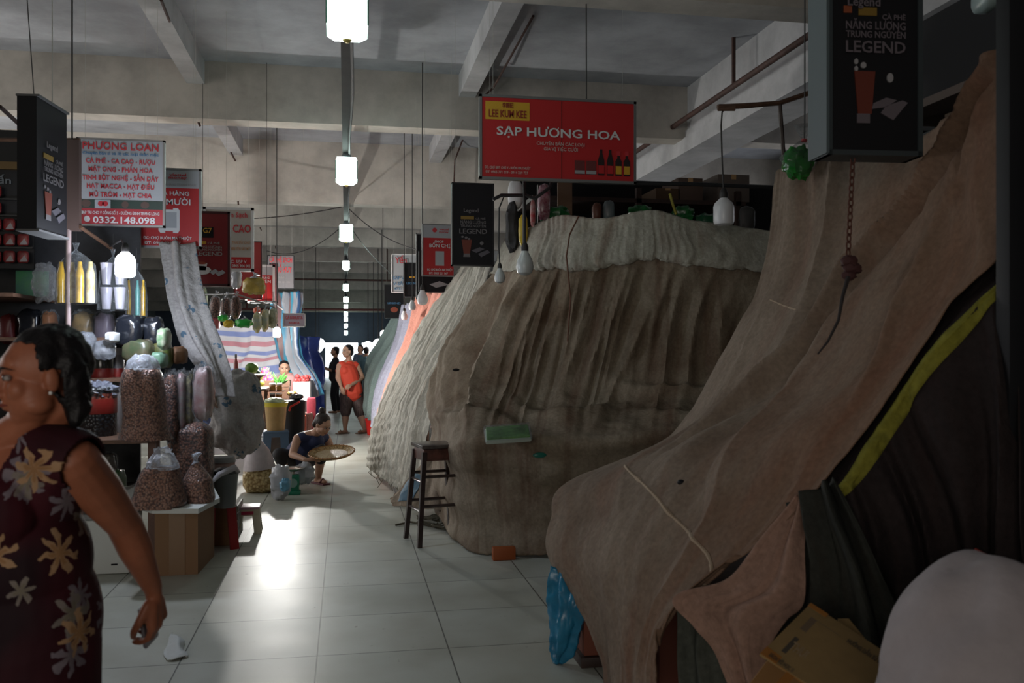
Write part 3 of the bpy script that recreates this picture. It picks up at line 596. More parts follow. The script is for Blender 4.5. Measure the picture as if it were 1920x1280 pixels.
# dark cloth with the yellow band
B_rows = [R_((1890, 440, 3.0), (1775, 575, 3.12), (1635, 790, 3.18), (1540, 885, 3.18), (1497, 937, 3.15)),
          R_((1897, 512, 2.84), (1752, 653, 2.95), (1660, 785, 3.0), (1596, 888, 3.0), (1568, 922, 3.0)),
          R_((1899, 530, 2.82), (1745, 704, 2.93), (1690, 790, 2.97), (1622, 890, 2.98), (1576, 935, 2.98)),
          R_((1910, 760, 2.74), (1820, 880, 2.82), (1740, 940, 2.9), (1670, 1000, 2.93), (1590, 1060, 2.95)),
          R_((1925, 1050, 2.66), (1850, 1100, 2.78), (1760, 1130, 2.85), (1690, 1160, 2.9), (1600, 1190, 2.95)),
          R_((1935, 1420, 2.62), (1860, 1400, 2.72), (1770, 1390, 2.82), (1700, 1380, 2.88), (1600, 1370, 2.93))]
tB = thing('dark_brown_cloth', 'dark brown hanging cloth with a yellow diagonal band at the lower right', 'cloth', W(1760, 1380, 2.8))
fB = ridge(5, .028, 4, wob=.08)
def foldB(u, v): return fB(u, v)*max(0, min(1, (v-.30)/.3))
cloth(B_rows, 90, 110, foldB, .008, 4, 3).build('dark_sheet', dark_m, tB, sol=.004)
cloth(B_rows, 90, 10, foldB, .008, 4, 3, vr=(.197, .405), off=.006).build('yellow_band', yel_m, tB, sol=.003)
tO = tag(cloth([R_((1494, 945, 3.12), (1535, 912, 2.99), (1566, 898, 2.97)), R_((1496, 1000, 3.08), (1550, 985, 2.93), (1600, 960, 2.9)), R_((1470, 1090, 3.12), (1580, 1085, 2.88), (1650, 1070, 2.85)), R_((1440, 1185, 3.12), (1600, 1200, 2.84), (1705, 1210, 2.8)), R_((1420, 1400, 3.08), (1610, 1400, 2.8), (1715, 1400, 2.75))],
      60, 60, ridge(3.2, .03, 1.1, wob=.03), .006, 4, 5).build('olive_cloth', olive_m, None, sol=.004), 'dark olive cloth hanging in deep folds right of the dusty pink cloth', 'cloth')
tP = tag(cloth([R_((1497, 930, 3.07), (1502, 930, 3.06), (1508, 932, 3.05)), R_((1438, 1000, 3.07), (1472, 1010, 3.02), (1508, 1025, 2.98)), R_((1368, 1087, 3.06), (1440, 1100, 2.97), (1508, 1125, 2.92)), R_((1266, 1124, 3.08), (1370, 1140, 2.98), (1476, 1160, 2.9)),
      R_((1300, 1170, 3.02), (1370, 1180, 2.95), (1446, 1205, 2.88)), R_((1338, 1215, 2.98), (1385, 1230, 2.92), (1434, 1245, 2.88)), R_((1380, 1320, 2.9), (1405, 1320, 2.88), (1430, 1320, 2.86))], 60, 80, ridge(1.6, .012, .5), .008, 4, 8, hem=.02).build('pink_cloth', pink_m, None, sol=.005), 'dusty pink cloth spread from the brown canvas edge over the stall corner', 'cloth')
tag(cloth([R_((1268, 1130, 3.2), (1330, 1150, 3.15), (1400, 1180, 3.1)), R_((1272, 1230, 3.18), (1335, 1240, 3.1), (1400, 1260, 3.05)), R_((1285, 1420, 3.1), (1345, 1420, 3.08), (1400, 1420, 3.05))], 40, 40, ridge(2, .02, 3), .008, 4, 11).build('grey_cloth', tarp_mat('dark_grey_cloth', (.085, .09, .075), (.055, .06, .05), (.04, .04, .03), .5), None, sol=.004), 'dark grey-green cloth bundle below the dusty pink cloth', 'cloth')
# blue plastic bag and boxes under the table edge
bp = MB(); bl = [R_((1034, 1060, 4.33), (1062, 1078, 4.3), (1095, 1120, 4.25)), R_((1030, 1110, 4.34), (1068, 1120, 4.22), (1112, 1140, 4.22)), R_((1031, 1165, 4.34), (1062, 1170, 4.22), (1100, 1175, 4.26)), R_((1036, 1215, 4.32), (1055, 1215, 4.25), (1078, 1208, 4.3)), R_((1041, 1246, 4.3), (1045, 1244, 4.28), (1052, 1238, 4.3))]
tag(cloth(bl, 30, 40, ridge(2.4, .012, 2), .018, 9, 2).build('blue_plastic_bag', mat('blue_plastic', (.02, .20, .36), .3, var=.35, vscale=5), None, sol=.012), 'crumpled bright blue plastic bag hanging from the near corner of the covered stall', 'bag')
def carton(name, label, a, b, m=card, group=None, cat='box', tape=True, flaps=False, rz=0):
    t = thing(name, label, cat, V((a[0]+b[0])/2, (a[1]+b[1])/2, a[2]), group)
    MB().box2(a, b, bev=.004).build('carton_body', m, t)
    cx = (a[0]+b[0])/2
    if tape:
        MB().box2((cx-.025, a[1]-.001, a[2]+(b[2]-a[2])*.82), (cx+.025, a[1]+.004, b[2]+.001)).build('tape', mat('parcel_tape', (.38, .24, .12), .3), t, smooth=False)
    t.rotation_euler = (0, 0, rz); return t
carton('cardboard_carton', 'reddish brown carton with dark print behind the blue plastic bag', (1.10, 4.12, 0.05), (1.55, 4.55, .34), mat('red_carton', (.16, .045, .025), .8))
t = carton('cardboard_carton', 'dark brown crate base under the reddish carton beside the blue bag', (1.08, 4.1, 0), (1.6, 4.6, .048), darkwood, tape=False)
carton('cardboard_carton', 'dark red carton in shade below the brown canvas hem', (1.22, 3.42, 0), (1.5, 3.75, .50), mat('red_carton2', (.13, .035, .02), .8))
# cardboard box lying open with its printed flap up
oc = mat('printed_carton', (.27, .17, .065), .85, var=.2, vscale=4)
oco = mat('orange_print', (.34, .13, .02), .8); prn = mat('dark_print', (.07, .055, .04), .8)
t = thing('printed_carton', 'open printed cardboard box at the bottom edge beside the white sack', 'box', W(1560, 1500, 2.5))
base = W(1560, 1500, 2.5); zt = .62
P0 = W(1520, 1131, 2.62); P1 = W(1425, 1225, 2.35); P2 = W(1590, 1330, 2.2); P3 = W(1692, 1243, 2.45)
nrm = (P1-P0).cross(P3-P0).normalized(); nrm = nrm if nrm.z > 0 else -nrm
m = MB(); m.prism([P0, P1, P2, P3], -nrm*.006); m.build('printed_flap', oc, t, smooth=False)
def onflap(a, b): return P0+(P1-P0)*a+(P3-P0)*b+nrm*.0015
def fr(rects, mm, nm):
    q = MB()
    for (a0, a1, b0, b1) in rects: q.prism([onflap(a0, b0), onflap(a1, b0), onflap(a1, b1), onflap(a0, b1)], nrm*.0012)
    q.build(nm, mm, t, smooth=False)
fr([(.18, .42, .10, .42)], mat('print_brown', (.15, .10, .06), .8), 'printed_panel'); fr([(.55, .82, .12, .46)], prn, 'printed_dark_panel')
fr([(0, .06, 0, .2), (.88, 1.0, .0, .5), (1.0, 1.5, .28, .36)], oco, 'printed_orange_band'); fr([(.30, .62, .58, .92)], mat('print_tan', (.19, .125, .06), .8), 'printed_tan_panel')
FR = Matrix((((P3-P0).normalized()), (nrm*-1), ((P0-P1).normalized()))).transposed()
wq = (P3-P0).length; hq = (P1-P0).length
lettering(t, [('THUỐC', .28*wq, -.68*hq, .26*wq, .13*hq)], mat('print_tan2', (.30, .21, .12), .8), 'dark_panel_lettering', FR, P0+nrm*-.005)
lettering(t, [('HƯỚNG DẪN SỬ DỤNG', .72*wq, -.18*hq, .44*wq, .06*hq), ('SÁCH VỞ HỌC SINH', .22*wq, -.95*hq, .3*wq, .05*hq)], prn, 'flap_lettering', FR, P0+nrm*-.005)
b0 = V((P0.x+P2.x)/2, (P0.y+P2.y)/2, 0)
MB().box2((b0.x-.17, b0.y-.15, 0), (b0.x+.17, b0.y+.17, .46), bev=.004).build('carton_body', oc, t)
m = MB(); m.prism([W(1520, 1131, 2.66), W(1560, 1160, 2.62), W(1620, 1290, 2.5), W(1400, 1290, 2.5)], V(0, .004, 0)); m.build('back_flap', mat('carton_inside', (.24, .12, .04), .85), t, smooth=False)
m = MB(); m.prism([W(1572, 1160, 2.66), W(1592, 1160, 2.66), W(1625, 1200, 2.6), W(1575, 1210, 2.58)], V(0, .004, 0)); m.build('side_flap', oc, t, smooth=False)
# big white sack
t = thing('white_sack', 'large stuffed white sack in the bottom right corner', 'sack', V(W(1862, 1500, 2.05).x, W(1862, 1500, 2.05).y, 0))
sc = W(1862, 1175, 2.02); sk = MB(); sk.ball(V(sc.x, sc.y, .52), (.255, .22, .50), n=60, m=50, p=.82, nz=.10, nf=2.0)
for i, p in enumerate(sk.v):
    a = math.atan2(p.y-sc.y, p.x-sc.x); k = .006*math.sin(a*7+p.z*9+3*noise.noise(p*5))+.012*noise.noise(p*8)+.012*abs(noise.noise(p*4+V(3, 0, 0))); d = V(p.x-sc.x, p.y-sc.y, 0)
    sk.v[i] = p+d*k*3; sk.v[i].z = max(.003, sk.v[i].z-.10*max(0, (p.x-sc.x))/.25*max(0, p.z-.8)*3)
sk.build('stuffed_body', mat('white_sackcloth', (.34, .30, .31), .85, var=.12, vscale=5, bump=.5, bscale=20), t)
tag(MB().tube([W(1828, 1030, 2.76), W(1850, 1042, 2.73), W(1882, 1052, 2.69)], .006, 6).build('red_strap', mat('red_strap', (.3, .03, .02), .6)), 'short red strap lying behind the large white sack', 'strap')
# dark post at the far right edge
tag(MB().box2(W(1893, 90, 2.75)+V(0, 0, .3), V(W(1935, 0, 2.75).x, W(1893, 0, 2.75).y+.06, 0), bev=.003).build('black_post', black), 'black upright panel along the right edge of the picture', 'post')
# chain, knotted hook and rope over the brown sheet
t = thing('hanging_chain', 'rusty chain with a knotted hook and loose rope hanging before the brown sheet', 'chain', W(1594, 500, 3.6))
rustc = mat('chain_rust', (.10, .035, .022), .7, .3)
A_ = W(1600, 280, 3.6); B_ = W(1590, 480, 3.6); n_ = 15
for k in range(n_):
    p = A_.lerp(B_, (k+.5)/n_); L_ = (A_-B_).length/n_*.66; R = Matrix.Rotation(math.radians(90*(k % 2)+20), 3, 'Z'); pts = [p+R@V(.010*math.cos(a), 0, L_*math.sin(a)) for a in [2*math.pi*j/10 for j in range(11)]]
    MB().tube(pts, .0035, 6).build('chain_link', rustc, t)
h = MB(); h.ball(W(1592, 490, 3.58), (.035, .03, .025), nz=.3, nf=5); h.ball(W(1598, 503, 3.58), (.04, .03, .022), nz=.3, nf=5); h.ball(W(1592, 516, 3.58), (.03, .028, .02), nz=.3); h.build('knotted_hook', mat('knot_brown', (.06, .02, .02), .8), t)
MB().tube([W(1590, 520, 3.56), W(1580, 555, 3.5), W(1572, 600, 3.45), W(1552, 640, 3.42), W(1533, 664, 3.42)], [.009, .007, .006, .005, .003], 7).build('loose_rope', mat('dark_rope', (.03, .025, .025), .9), t)
# --- middle stall (olive sheet with pale strip)
D_top = [R_((948, 455, 8.4), (1005, 425, 7.6), (1055, 406, 7.4), (1130, 412, 7.25), (1222, 397, 7.2), (1300, 416, 7.2), (1475, 440, 7.3))]
D_rows = [R_((925, 512, 8.4), (985, 500, 7.5), (1045, 492, 7.28), (1115, 492, 7.15), (1215, 474, 7.12), (1310, 486, 7.1), (1475, 505, 7.2)),
          R_((872, 610, 8.4), (935, 610, 7.6), (1010, 612, 7.4), (1100, 612, 7.3), (1200, 612, 7.28), (1320, 620, 7.25), (1475, 640, 7.25)),
          R_((818, 722, 8.35), (885, 735, 7.3), (970, 745, 7.25), (1070, 745, 7.2), (1180, 745, 7.15), (1320, 745, 7.1), (1475, 760, 7.05)),
          R_((812, 790, 8.3), (856, 822, 6.78), (935, 828, 6.55), (1050, 828, 6.48), (1170, 820, 6.45), (1310, 805, 6.42), (1475, 800, 6.4)),
          R_((815, 870, 8.25), (862, 925, 6.80), (940, 935, 6.60), (1050, 940, 6.56), (1170, 935, 6.54), (1310, 930, 6.4), (1475, 930, 6.4)),
          R_((818, 948, 8.25), (872, 1026, 6.72), (950, 1040, 6.50), (1050, 1040, 6.45), (1170, 1040, 6.42), (1310, 1040, 6.4), (1475, 1040, 6.4))]
fr1 = crease(17, .036, 2, 1.0, .06, .5, .35); fr2 = crease(7, .075, 5, .8, .10, .35, .3)
def foldD(u, v):
    up = max(0, min(1, (.62-v)/.30))*min(1, .15+v/.12); lo = max(0, min(1, (v-.62)/.1))
    f = fr1(u, v)*up+fr2(u, v)*up*(1-.4*u)
    for (uc, vc, amp, sl) in ((.35, .60, .07, .5), (.62, .62, .08, -.35), (.78, .40, .08, -.9), (.22, .5, .07, .9), (.5, .50, .07, -.9), (.9, .55, .08, -.8)):   # swags gathered towards the table corner
        d = (v-vc)-sl*(u-uc)**2*2; f += amp*math.exp(-(d/.025)**2)*math.exp(-((u-uc)/.16)**2)
    f += lo*(.018*math.sin(v*38+2*math.sin(u*5)))+.02*lo*math.sin(u*14+1)
    return f
tD = thing('olive_canvas_cover', 'olive brown canvas with a pale top strip covering the middle stall', 'tarp', W(1000, 1040, 6.6))
cloth(D_rows, 190, 140, foldD, .022, 2.6, 21, hem=.012).build('canvas_sheet', tarpD_m, tD, sol=.005)
plt = crease(34, .014, 13, .7, .03)
def foldS(u, v): return (fr1(u, 0)*.15+fr2(u, 0)*.15)*v+.010*math.sin(u*70+3*math.sin(u*9))*v+plt(u, v)*(.4+.6*v)+.018
cloth([D_top[0], [a.lerp(b, .5)+V(0, -.015, .01) for a, b in zip(D_top[0], D_rows[0])], [p+V(0, -.02, 0) for p in D_rows[0]], [a.lerp(b, .06)+V(0, -.015, 0) for a, b in zip(D_rows[0], D_rows[1])]], 190, 26, foldS, .012, 2.6, 21).build('pale_top_strip', tarpDs_m, tD, sol=.005)
MB().tube([W(1085, 405, 7.1), W(1068, 440, 7.05), W(1062, 480, 7.0), W(1070, 560, 6.9), W(1064, 640, 6.85)], .006, 6).build('brown_string', mat('brown_string', (.12, .05, .03), .9), tD)
for (px, py, D, s_, mm, lb) in ((855, 693, 7.6, .03, black, 'dark tear'), (1012, 853, 6.42, .05, mat('teal_plastic', (.02, .16, .12), .3), 'tear showing teal plastic')):
    MB().ball(W(px, py, D), (s_, .012, s_*.4)).build('tear', mm, tD, label=lb)
under_table('stall_table', 'wooden table and rack under the olive canvas of the middle stall', 1.10, 2.6, 6.95, 8.2, .68, rack=2.3)
tag(MB().box2(FL(922, 1048)+V(0, -.06, 0), FL(966, 1048)+V(0, .04, .09), bev=.01).build('orange_box', mat('orange_plastic', (.32, .07, .01), .6)), 'small orange box peeping out under the olive canvas hem', 'box')
# green tray packet on the olive sheet
t = thing('green_food_tray', 'shrink-wrapped green tray packet lying on the olive canvas', 'packet', W(952, 826, 6.25))
pc = W(952, 812, 6.3); Rt = Matrix.Rotation(math.radians(-6), 3, 'Z')@Matrix.Rotation(math.radians(20), 3, 'X')@Matrix.Rotation(math.radians(-4), 3, 'Y')
MB().box(pc, (.30, .19, .035), R=Rt, bev=.012).build('green_contents', mat('tray_green', (.12, .27, .08), .5, var=.5, vscale=12), t)
MB().box(pc-V(0, 0, .012), (.315, .205, .03), R=Rt, bev=.012).build('tray_base', mat('tray_silver', (.4, .45, .4), .3), t)
MB().box(pc+V(0, 0, .004), (.33, .215, .045), R=Rt, bev=.016).build('shrink_wrap', film, t)
# --- white woven sheet stall
E_rows = [R_((868, 500, 10.8), (878, 495, 10.2), (893, 495, 9.8), (925, 500, 9.4)),
          R_((800, 590, 10.8), (825, 595, 10.3), (850, 600, 9.8), (884, 600, 9.3)),
          R_((752, 680, 10.8), (776, 685, 10.2), (800, 690, 9.7), (838, 690, 9.1)),
          R_((708, 770, 10.8), (735, 780, 10.1), (765, 780, 9.5), (812, 772, 8.95)),
          R_((692, 830, 10.7), (716, 842, 10.0), (750, 850, 9.3), (798, 850, 8.8)),
          R_((687, 872, 10.6), (708, 890, 9.9), (742, 912, 9.2), (778, 928, 8.75))]
tE = thing('white_woven_cover', 'whitish woven plastic sheet draped over the stall behind the wooden stool', 'tarp', W(735, 910, 9.6))
cloth(E_rows, 110, 130, lambda u, v: crease(26, .022, 3, 1.6, .06)(u, v)*(.35+.65*u)+.01*math.sin(v*90+u*20)*(1-u)*.7, .022, 3, 31, hem=.05).build('woven_sheet', woven_m, tE, sol=.004)
for k in range(9):
    u = .05+.1*k; p = cr(E_rows[-1], u); q = random.Random(k)
    MB().tube([p, p+V(q.uniform(-.04, .04), -.02, -.03), V(p.x+q.uniform(-.08, .08), p.y-.05, .01)], .004, 5).build('frayed_thread', mat('thread', (.3, .27, .2), .9), tE)
under_table('stall_table', 'wooden table under the whitish woven sheet', .95, 1.9, 9.05, 10.4, .6, rack=1.9)
# loose corner with a blue stripe, tangled rope beside the stool
co = [R_((806, 850, 8.5), (818, 850, 8.4), (835, 850, 8.3)), R_((770, 890, 8.4), (800, 890, 8.2), (835, 890, 8.1)), R_((735, 932, 8.2), (790, 925, 7.9), (838, 930, 7.8)), R_((733, 946, 8.15), (780, 952, 7.9), (838, 958, 7.7))]
tC = thing('woven_sheet_corner', 'loose woven sheet corner with a blue stripe lying behind the wooden stool', 'tarp', FL(780, 955))
cloth(co, 40, 40, ridge(2, .02, 4), .015, 5, 41).build('woven_corner', tarp_mat('beige_woven', (.30, .24, .18), (.22, .17, .13), (.12, .09, .06), .5), tC, sol=.004)
cloth(co, 30, 30, ridge(2, .02, 4), .015, 5, 41, ur=(.12, .42), vr=(.35, .82), off=.008).build('blue_stripe', mat('stripe_blue', (.09, .16, .22), .8), tC, sol=.003)
tag(MB().ball(FL(760, 945)+V(0, 0, .055), (.13, .07, .06), nz=.3, n=24, m=16, flat=.85).build('rolled_cloth', tarp_mat('tan_roll', (.22, .15, .10), (.16, .10, .07), (.08, .05, .03), .5)), 'small rolled tan cloth on the floor left behind the wooden stool', 'cloth')
tg = thing('tangled_rope', 'tangle of old green-brown rope on the floor under the wooden stool', 'rope', FL(820, 990)); q = random.Random(4)
for k in range(7):
    c0 = FL(810+q.uniform(-10, 28), 985+q.uniform(-12, 12)); P = [c0+V(.10*math.cos(a*1.3+k)*q.uniform(.7, 1.1), .07*math.sin(a+k), .012+.03*abs(math.sin(a*2+k))) for a in [j*.5 for j in range(14)]]
    MB().tube(P, .007, 6).build('rope_loop', mat('old_rope', (.08, .07, .045), .9, var=.5, vscale=30), tg)
MB().tube([FL(742, 984, .012), FL(770, 978, .012), FL(800, 984, .012), FL(830, 990, .012)], .009, 6).build('rope_end', MT['old_rope'], tg)
# --- the wooden stool
t = thing('wooden_bar_stool', 'tall dark wooden stool standing alone before the olive canvas', 'stool', FL(815, 1000))
st_m = mat('stool_wood', (.035, .02, .018), .35, var=.4, vscale=12); sx0, sx1 = FL(783, 1024), FL(858, 1018)
cen = V((FL(783, 1022).x+FL(858, 1022).x)/2, 7.0, 0); H = .755; hb = .185; ht_ = .13
Rst = Matrix.Rotation(math.radians(12), 3, 'Z')
for (sx, sy) in ((-1, -1), (1, -1), (-1, 1), (1, 1)):
    a = cen+Rst@V(sx*hb, sy*hb, 0); b = cen+Rst@V(sx*ht_, sy*ht_, H-.05); vs = []
    for p in (a, b):
        for (dx, dy) in ((-1, -1), (1, -1), (1, 1), (-1, 1)): vs.append(p+Rst@V(dx*.017, dy*.017, 0))
    MB().add(vs, [(3, 2, 1, 0), (4, 5, 6, 7)]+[(k, (k+1) % 4, 4+(k+1) % 4, 4+k) for k in range(4)]).build('leg', st_m, t, smooth=False)
def rung(z, i):
    f = hb+(ht_-hb)*z/(H-.05); c4 = [(-1, -1), (1, -1), (1, 1), (-1, 1)]; a = c4[i]; b = c4[(i+1) % 4]
    p = cen+Rst@V(a[0]*f, a[1]*f, z); q_ = cen+Rst@V(b[0]*f, b[1]*f, z)
    MB().tube([p, q_], .012, 4).build('rung', st_m, t, smooth=False)
for i in range(4): rung(.30 if i % 2 == 0 else .26, i); rung(.52 if i % 2 == 0 else .48, i)
a = MB(); a.box(cen+V(0, 0, H-.075), (.27, .27, .09), R=Rst, bev=.008); a.build('apron', mat('stool_apron', (.10, .035, .025), .4, var=.5, vscale=14), t)
MB().box(cen+V(0, 0, H-.012), (.31, .31, .03), R=Rst, bev=.01).build('seat', mat('stool_seat', (.07, .055, .05), .25, var=.5, vscale=9), t)
# --- further covers
def drape(name, label, rows, m, fold, seed, crump=.015): return tag(cloth(rows, 50, 70, fold, crump, 2.5, seed).build(name, m, None, sol=.005), label, 'tarp')
salm = tarp_mat('salmon_sheet', (.62, .28, .22), (.56, .25, .19), (.50, .17, .10), .6, ustretch=(7, .6, 1))
drape('salmon_cover', 'salmon pink sheet draped over the stall beyond the white woven sheet', [R_((782, 548, 13.6), (812, 548, 12.9), (850, 548, 12)), R_((764, 620, 13.4), (790, 620, 12.7), (824, 620, 11.9)), R_((736, 690, 13.2), (755, 695, 12.4), (780, 700, 11.8)), R_((713, 758, 12.9), (728, 765, 12.3), (748, 770, 11.7)), R_((703, 815, 12.7), (712, 822, 12.2), (726, 835, 11.6))], salm, ridge(5, .03, 3), 51)
drape('lilac_cover', 'pale lilac sheet draped beyond the salmon pink one', [R_((757, 572, 14.9), (778, 568, 14.2), (802, 566, 13.7)), R_((742, 640, 14.8), (758, 640, 14.1), (777, 640, 13.6)), R_((716, 700, 14.5), (730, 703, 13.9), (748, 705, 13.4)), R_((701, 755, 14.2), (710, 760, 13.8), (722, 765, 13.2)), R_((697, 800, 14.1), (705, 808, 13.7), (715, 818, 13.1))], tarp_mat('lilac_sheet', (.42, .42, .52), (.35, .35, .44), (.28, .26, .32), .5), ridge(4, .03, 1), 52)
drape('grey_green_cover', 'grey-green tarp tent farthest along the right side, beyond the lilac sheet', [R_((738, 596, 17), (752, 590, 16), (768, 586, 15)), R_((713, 638, 17), (732, 638, 16), (752, 638, 15)), R_((692, 672, 16.8), (708, 676, 15.8), (728, 680, 14.9)), R_((681, 715, 16.6), (692, 718, 15.6), (708, 722, 14.7)), R_((680, 752, 16.4), (688, 762, 15.4), (700, 770, 14.6)), R_((688, 778, 16.2), (693, 784, 15.4), (699, 792, 14.6))], tarp_mat('grey_green_sheet', (.24, .31, .29), (.19, .25, .24), (.13, .16, .15), .6), ridge(3, .03, 7), 53)
for (y0, y1, x0, lab) in ((11.7, 13.2, 1.1, 'table under the salmon sheet'), (13.4, 14.4, 1.15, 'table under the lilac sheet'), (14.8, 16.4, 1.2, 'table under the grey-green tarp')):
    under_table('stall_table', 'hidden wooden '+lab, x0, x0+.9, y0, y1, .6, rack=1.6)
# red bucket
t = thing('red_bucket', 'small red bucket on the floor at the foot of the lilac sheet', 'bucket', FL(700, 815)); bb = FL(700, 815)
MB().lathe(bb, [(.10, 0), (.14, .26), (.15, .27), (.14, .28), (.13, .26)], 20).build('bucket_body', mat('red_plastic', (.62, .02, .015), .35), t)
MB().tube([bb+V(.14*math.cos(a), 0, .27+.13*math.sin(a)) for a in [math.pi*k/10 for k in range(11)]], .005, 6).build('bucket_handle', steel, t)
# --- bulbs
bulb_w = mat('unlit_bulb', (.62, .62, .64), .3)
def bulb(label, px, py, D, h, rope=None, shape='T', m=bulb_w, group=None, top=None):
    p = W(px, py, D); t = thing('pendant_bulb', label, 'light bulb', p, group)       # p = lowest point
    r = h*.30
    prof = [(r*.55, 0), (r*.9, h*.04), (r, h*.12), (r, h*.55), (r*.85, h*.66), (r*.42, h*.78), (r*.36, h*.82)] if shape == 'T' else [(r*.3, 0), (r*.8, h*.08), (r, h*.28), (r*.85, h*.5), (r*.45, h*.74), (r*.4, h*.8)]
    MB().lathe(p, prof, 24).build('bulb_glass', m, t); MB().lathe(p+V(0, 0, h*.80), [(r*.40, 0), (r*.42, h*.12), (r*.3, h*.24), (r*.16, h*.30)], 14).build('lamp_holder', cable, t)
    tp = top if top else [p+V(0, 0, h), V(p.x, p.y, CZ)]
    MB().tube(tp, .006, 6).build('cord', cable, t); return t
def Wl(*a): return W(*a)
bulb('big unlit white bulb hanging from the bracket over the middle stall', 1357, 423, 6.6, .25, top=[W(1357, 366, 6.6), W(1354, 300, 6.6), W(1352, 235, 6.6), W(1354, 210, 6.6), W(1362, 201, 6.6)])
bulb('larger of the two unlit bulbs in front of the pale canvas strip', 984, 516, 6.3, .21, shape='A', m=mat('unlit_bulb_dim', (.5, .52, .52), .3), top=[W(984, 462, 6.3), W(983, 400, 6.45), W(982, 345, 6.98)])
bulb('smaller unlit bulb left of the pair before the pale canvas strip', 937, 531, 6.8, .14, shape='A', m=MT['unlit_bulb_dim'], top=[W(937, 498, 6.8), W(935, 460, 6.8), W(936, 390, 6.8), W(945, 368, 6.95), W(980, 368, 6.98)])
bulb('rounded unlit bulb at the left edge of the salmon sheet top', 792, 572, 10.6, .22, shape='A')
bulb('slim unlit bulb left of the rounded one over the lilac sheet', 773, 582, 12.0, .17, shape='A')
bulb('unlit bulb highest above the grey-green tarp', 758, 600, 12.8, .16, shape='A')
lit = mat('lit_bulb', (1, 1, 1), .3, emit=(.82, .88, 1), es=30)
litw = mat('lit_bulb_warm', (1, 1, 1), .3, emit=(1, .97, .9), es=24)
bulb('small lit bulb at the far right beyond the grey-green tarp', 718, 632, 17.5, .16, m=litw)
# bracket rod and clutter rack above the middle stall
t = thing('bracket_rod', 'old wooden rod reaching left over the middle stall to carry the big white bulb', 'rod', W(1420, 195, 6.55))
MB().tube([W(1346, 201, 6.55), W(1400, 198, 6.6), W(1462, 193, 6.7), W(1530, 170, 6.8)], [.022, .02, .018, .02], 8).build('wooden_rod', wood, t)
MB().tube([W(1462, 193, 6.7), W(1470, 300, 6.7), W(1472, 440, 6.7)], .015, 6).build('upright', darkwood, t)
MB().tube([W(1346, 203, 6.5), W(1378, 203, 6.5)], .02, 8).build('cross_piece', wood, t)
MB().tube([W(1530, 170, 6.8), V(W(1530, 170, 6.8).x, W(1530, 170, 6.8).y, CZ)], .01, 6).build('hanger_rod', darkwood, t)
t = thing('loop_frame', 'thin black pipe frame in front of the pale canvas strip below the wide red signboard', 'frame', W(985, 370, 7.0))
MB().tube([W(924, 374, 7.0), W(940, 366, 7.0), W(985, 366, 7.0), W(1003, 372, 7.0), W(1030, 352, 7.0), W(1036, 338, 7.0)], .014, 8).build('bent_pipe', dark_metal, t)
MB().tube([W(983, 325, 7.0), W(983, 455, 7.0)], .014, 8).build('upright_pipe', dark_metal, t); MB().tube([W(983, 325, 7.0), W(1100, 342, 7.0), W(1300, 345, 7.1), W(1475, 352, 7.2)], .016, 8).build('rail', dark_metal, t)
MB().tube([W(1100, 342, 7.0), V(W(1100, 342, 7.0).x, 6.8, CZ)], .005, 6).build('hanger_wire', cable, t)
rk = thing('goods_rack', 'dark goods rack behind the top of the olive canvas', 'rack', W(1240, 1020, 9.0))
r0 = W(1010, 650, 8.3); y0 = r0.y
for x in (1.75, 2.7, 3.7): MB().box2((x, 8.2, 0), (x+.05, 8.25, 3.0)).build('post', darkwood, rk, smooth=False)
MB().box2((1.7, 8.2, 2.32), (3.8, 9.0, 2.36)).build('shelf_board', darkwood, rk, smooth=False); MB().box2((1.7, 8.2, 2.86), (3.8, 9.0, 2.90)).build('shelf_board', darkwood, rk, smooth=False)
MB().box2((1.7, 9.0, 0), (5.6, 9.05, 3.22)).build('dark_backing', black, rk, smooth=False)  # black sheet run past the rack to fill the dark space beyond
MB().box2(W(1044, 342, 8.15)-V(0, .04, 0), W(1072, 425, 8.15)-V(0, 0, .5)).build('wooden_post', mat('pale_post', (.16, .10, .06), .7), rk, smooth=False)
def pouch(name, label, cat, box, D, m, group=None, depth=.06, nz=.12, p=.7, film_=False, tie=False, parent=None, seam_=True):
    x0, x1, y0, y1 = box; c = W((x0+x1)/2, (y0+y1)/2, D); wd = (x1-x0)/F_PX*D/2; ht = (y1-y0)/F_PX*D/2
    mb = MB().ball(c, (wd, depth, ht), R=Matrix.Rotation(-TH, 3, 'Z'), n=22, m=16, p=p, nz=nz, nf=2.5)
    if not film_ and not tie: return tag(mb.build(name, m), label, cat, group)
    t = thing(name, label, cat, c-V(0, 0, ht), group); mb.build('contents', m, t)
    if film_: MB().ball(c+V(0, 0, ht*.05), (wd*1.12, depth*1.2, ht*1.08), R=Matrix.Rotation(-TH, 3, 'Z'), n=22, m=16, p=p, nz=.2, nf=4).build('clear_bag', film, t)
    if tie:
        q = c+V(0, 0, ht*.9); MB().tube([q, q+V(0, 0, ht*.25), q+V(.01, 0, ht*.35), q+V(.02, 0, ht*.6)], [wd*.55, wd*.12, wd*.14, wd*.4], 12).build('tied_neck', film2, t)
    return t
gb = mat('green_bag', (.01, .13, .03), .3, var=.5, vscale=8)
pouch('green_plastic_bag', 'green plastic bag bulging over the left top of the pale canvas strip', 'bag', (1015, 1068, 388, 420), 7.8, gb, nz=.35, depth=.12)
pouch('green_plastic_bag', 'green plastic bag lying on the rack near the peak of the pale canvas strip', 'bag', (1178, 1222, 386, 412), 8.2, gb, nz=.35, depth=.1)
pouch('green_plastic_bag', 'green plastic bag on the rack left of the big white bulb', 'bag', (1262, 1300, 388, 418), 8.2, gb, nz=.35, depth=.1)
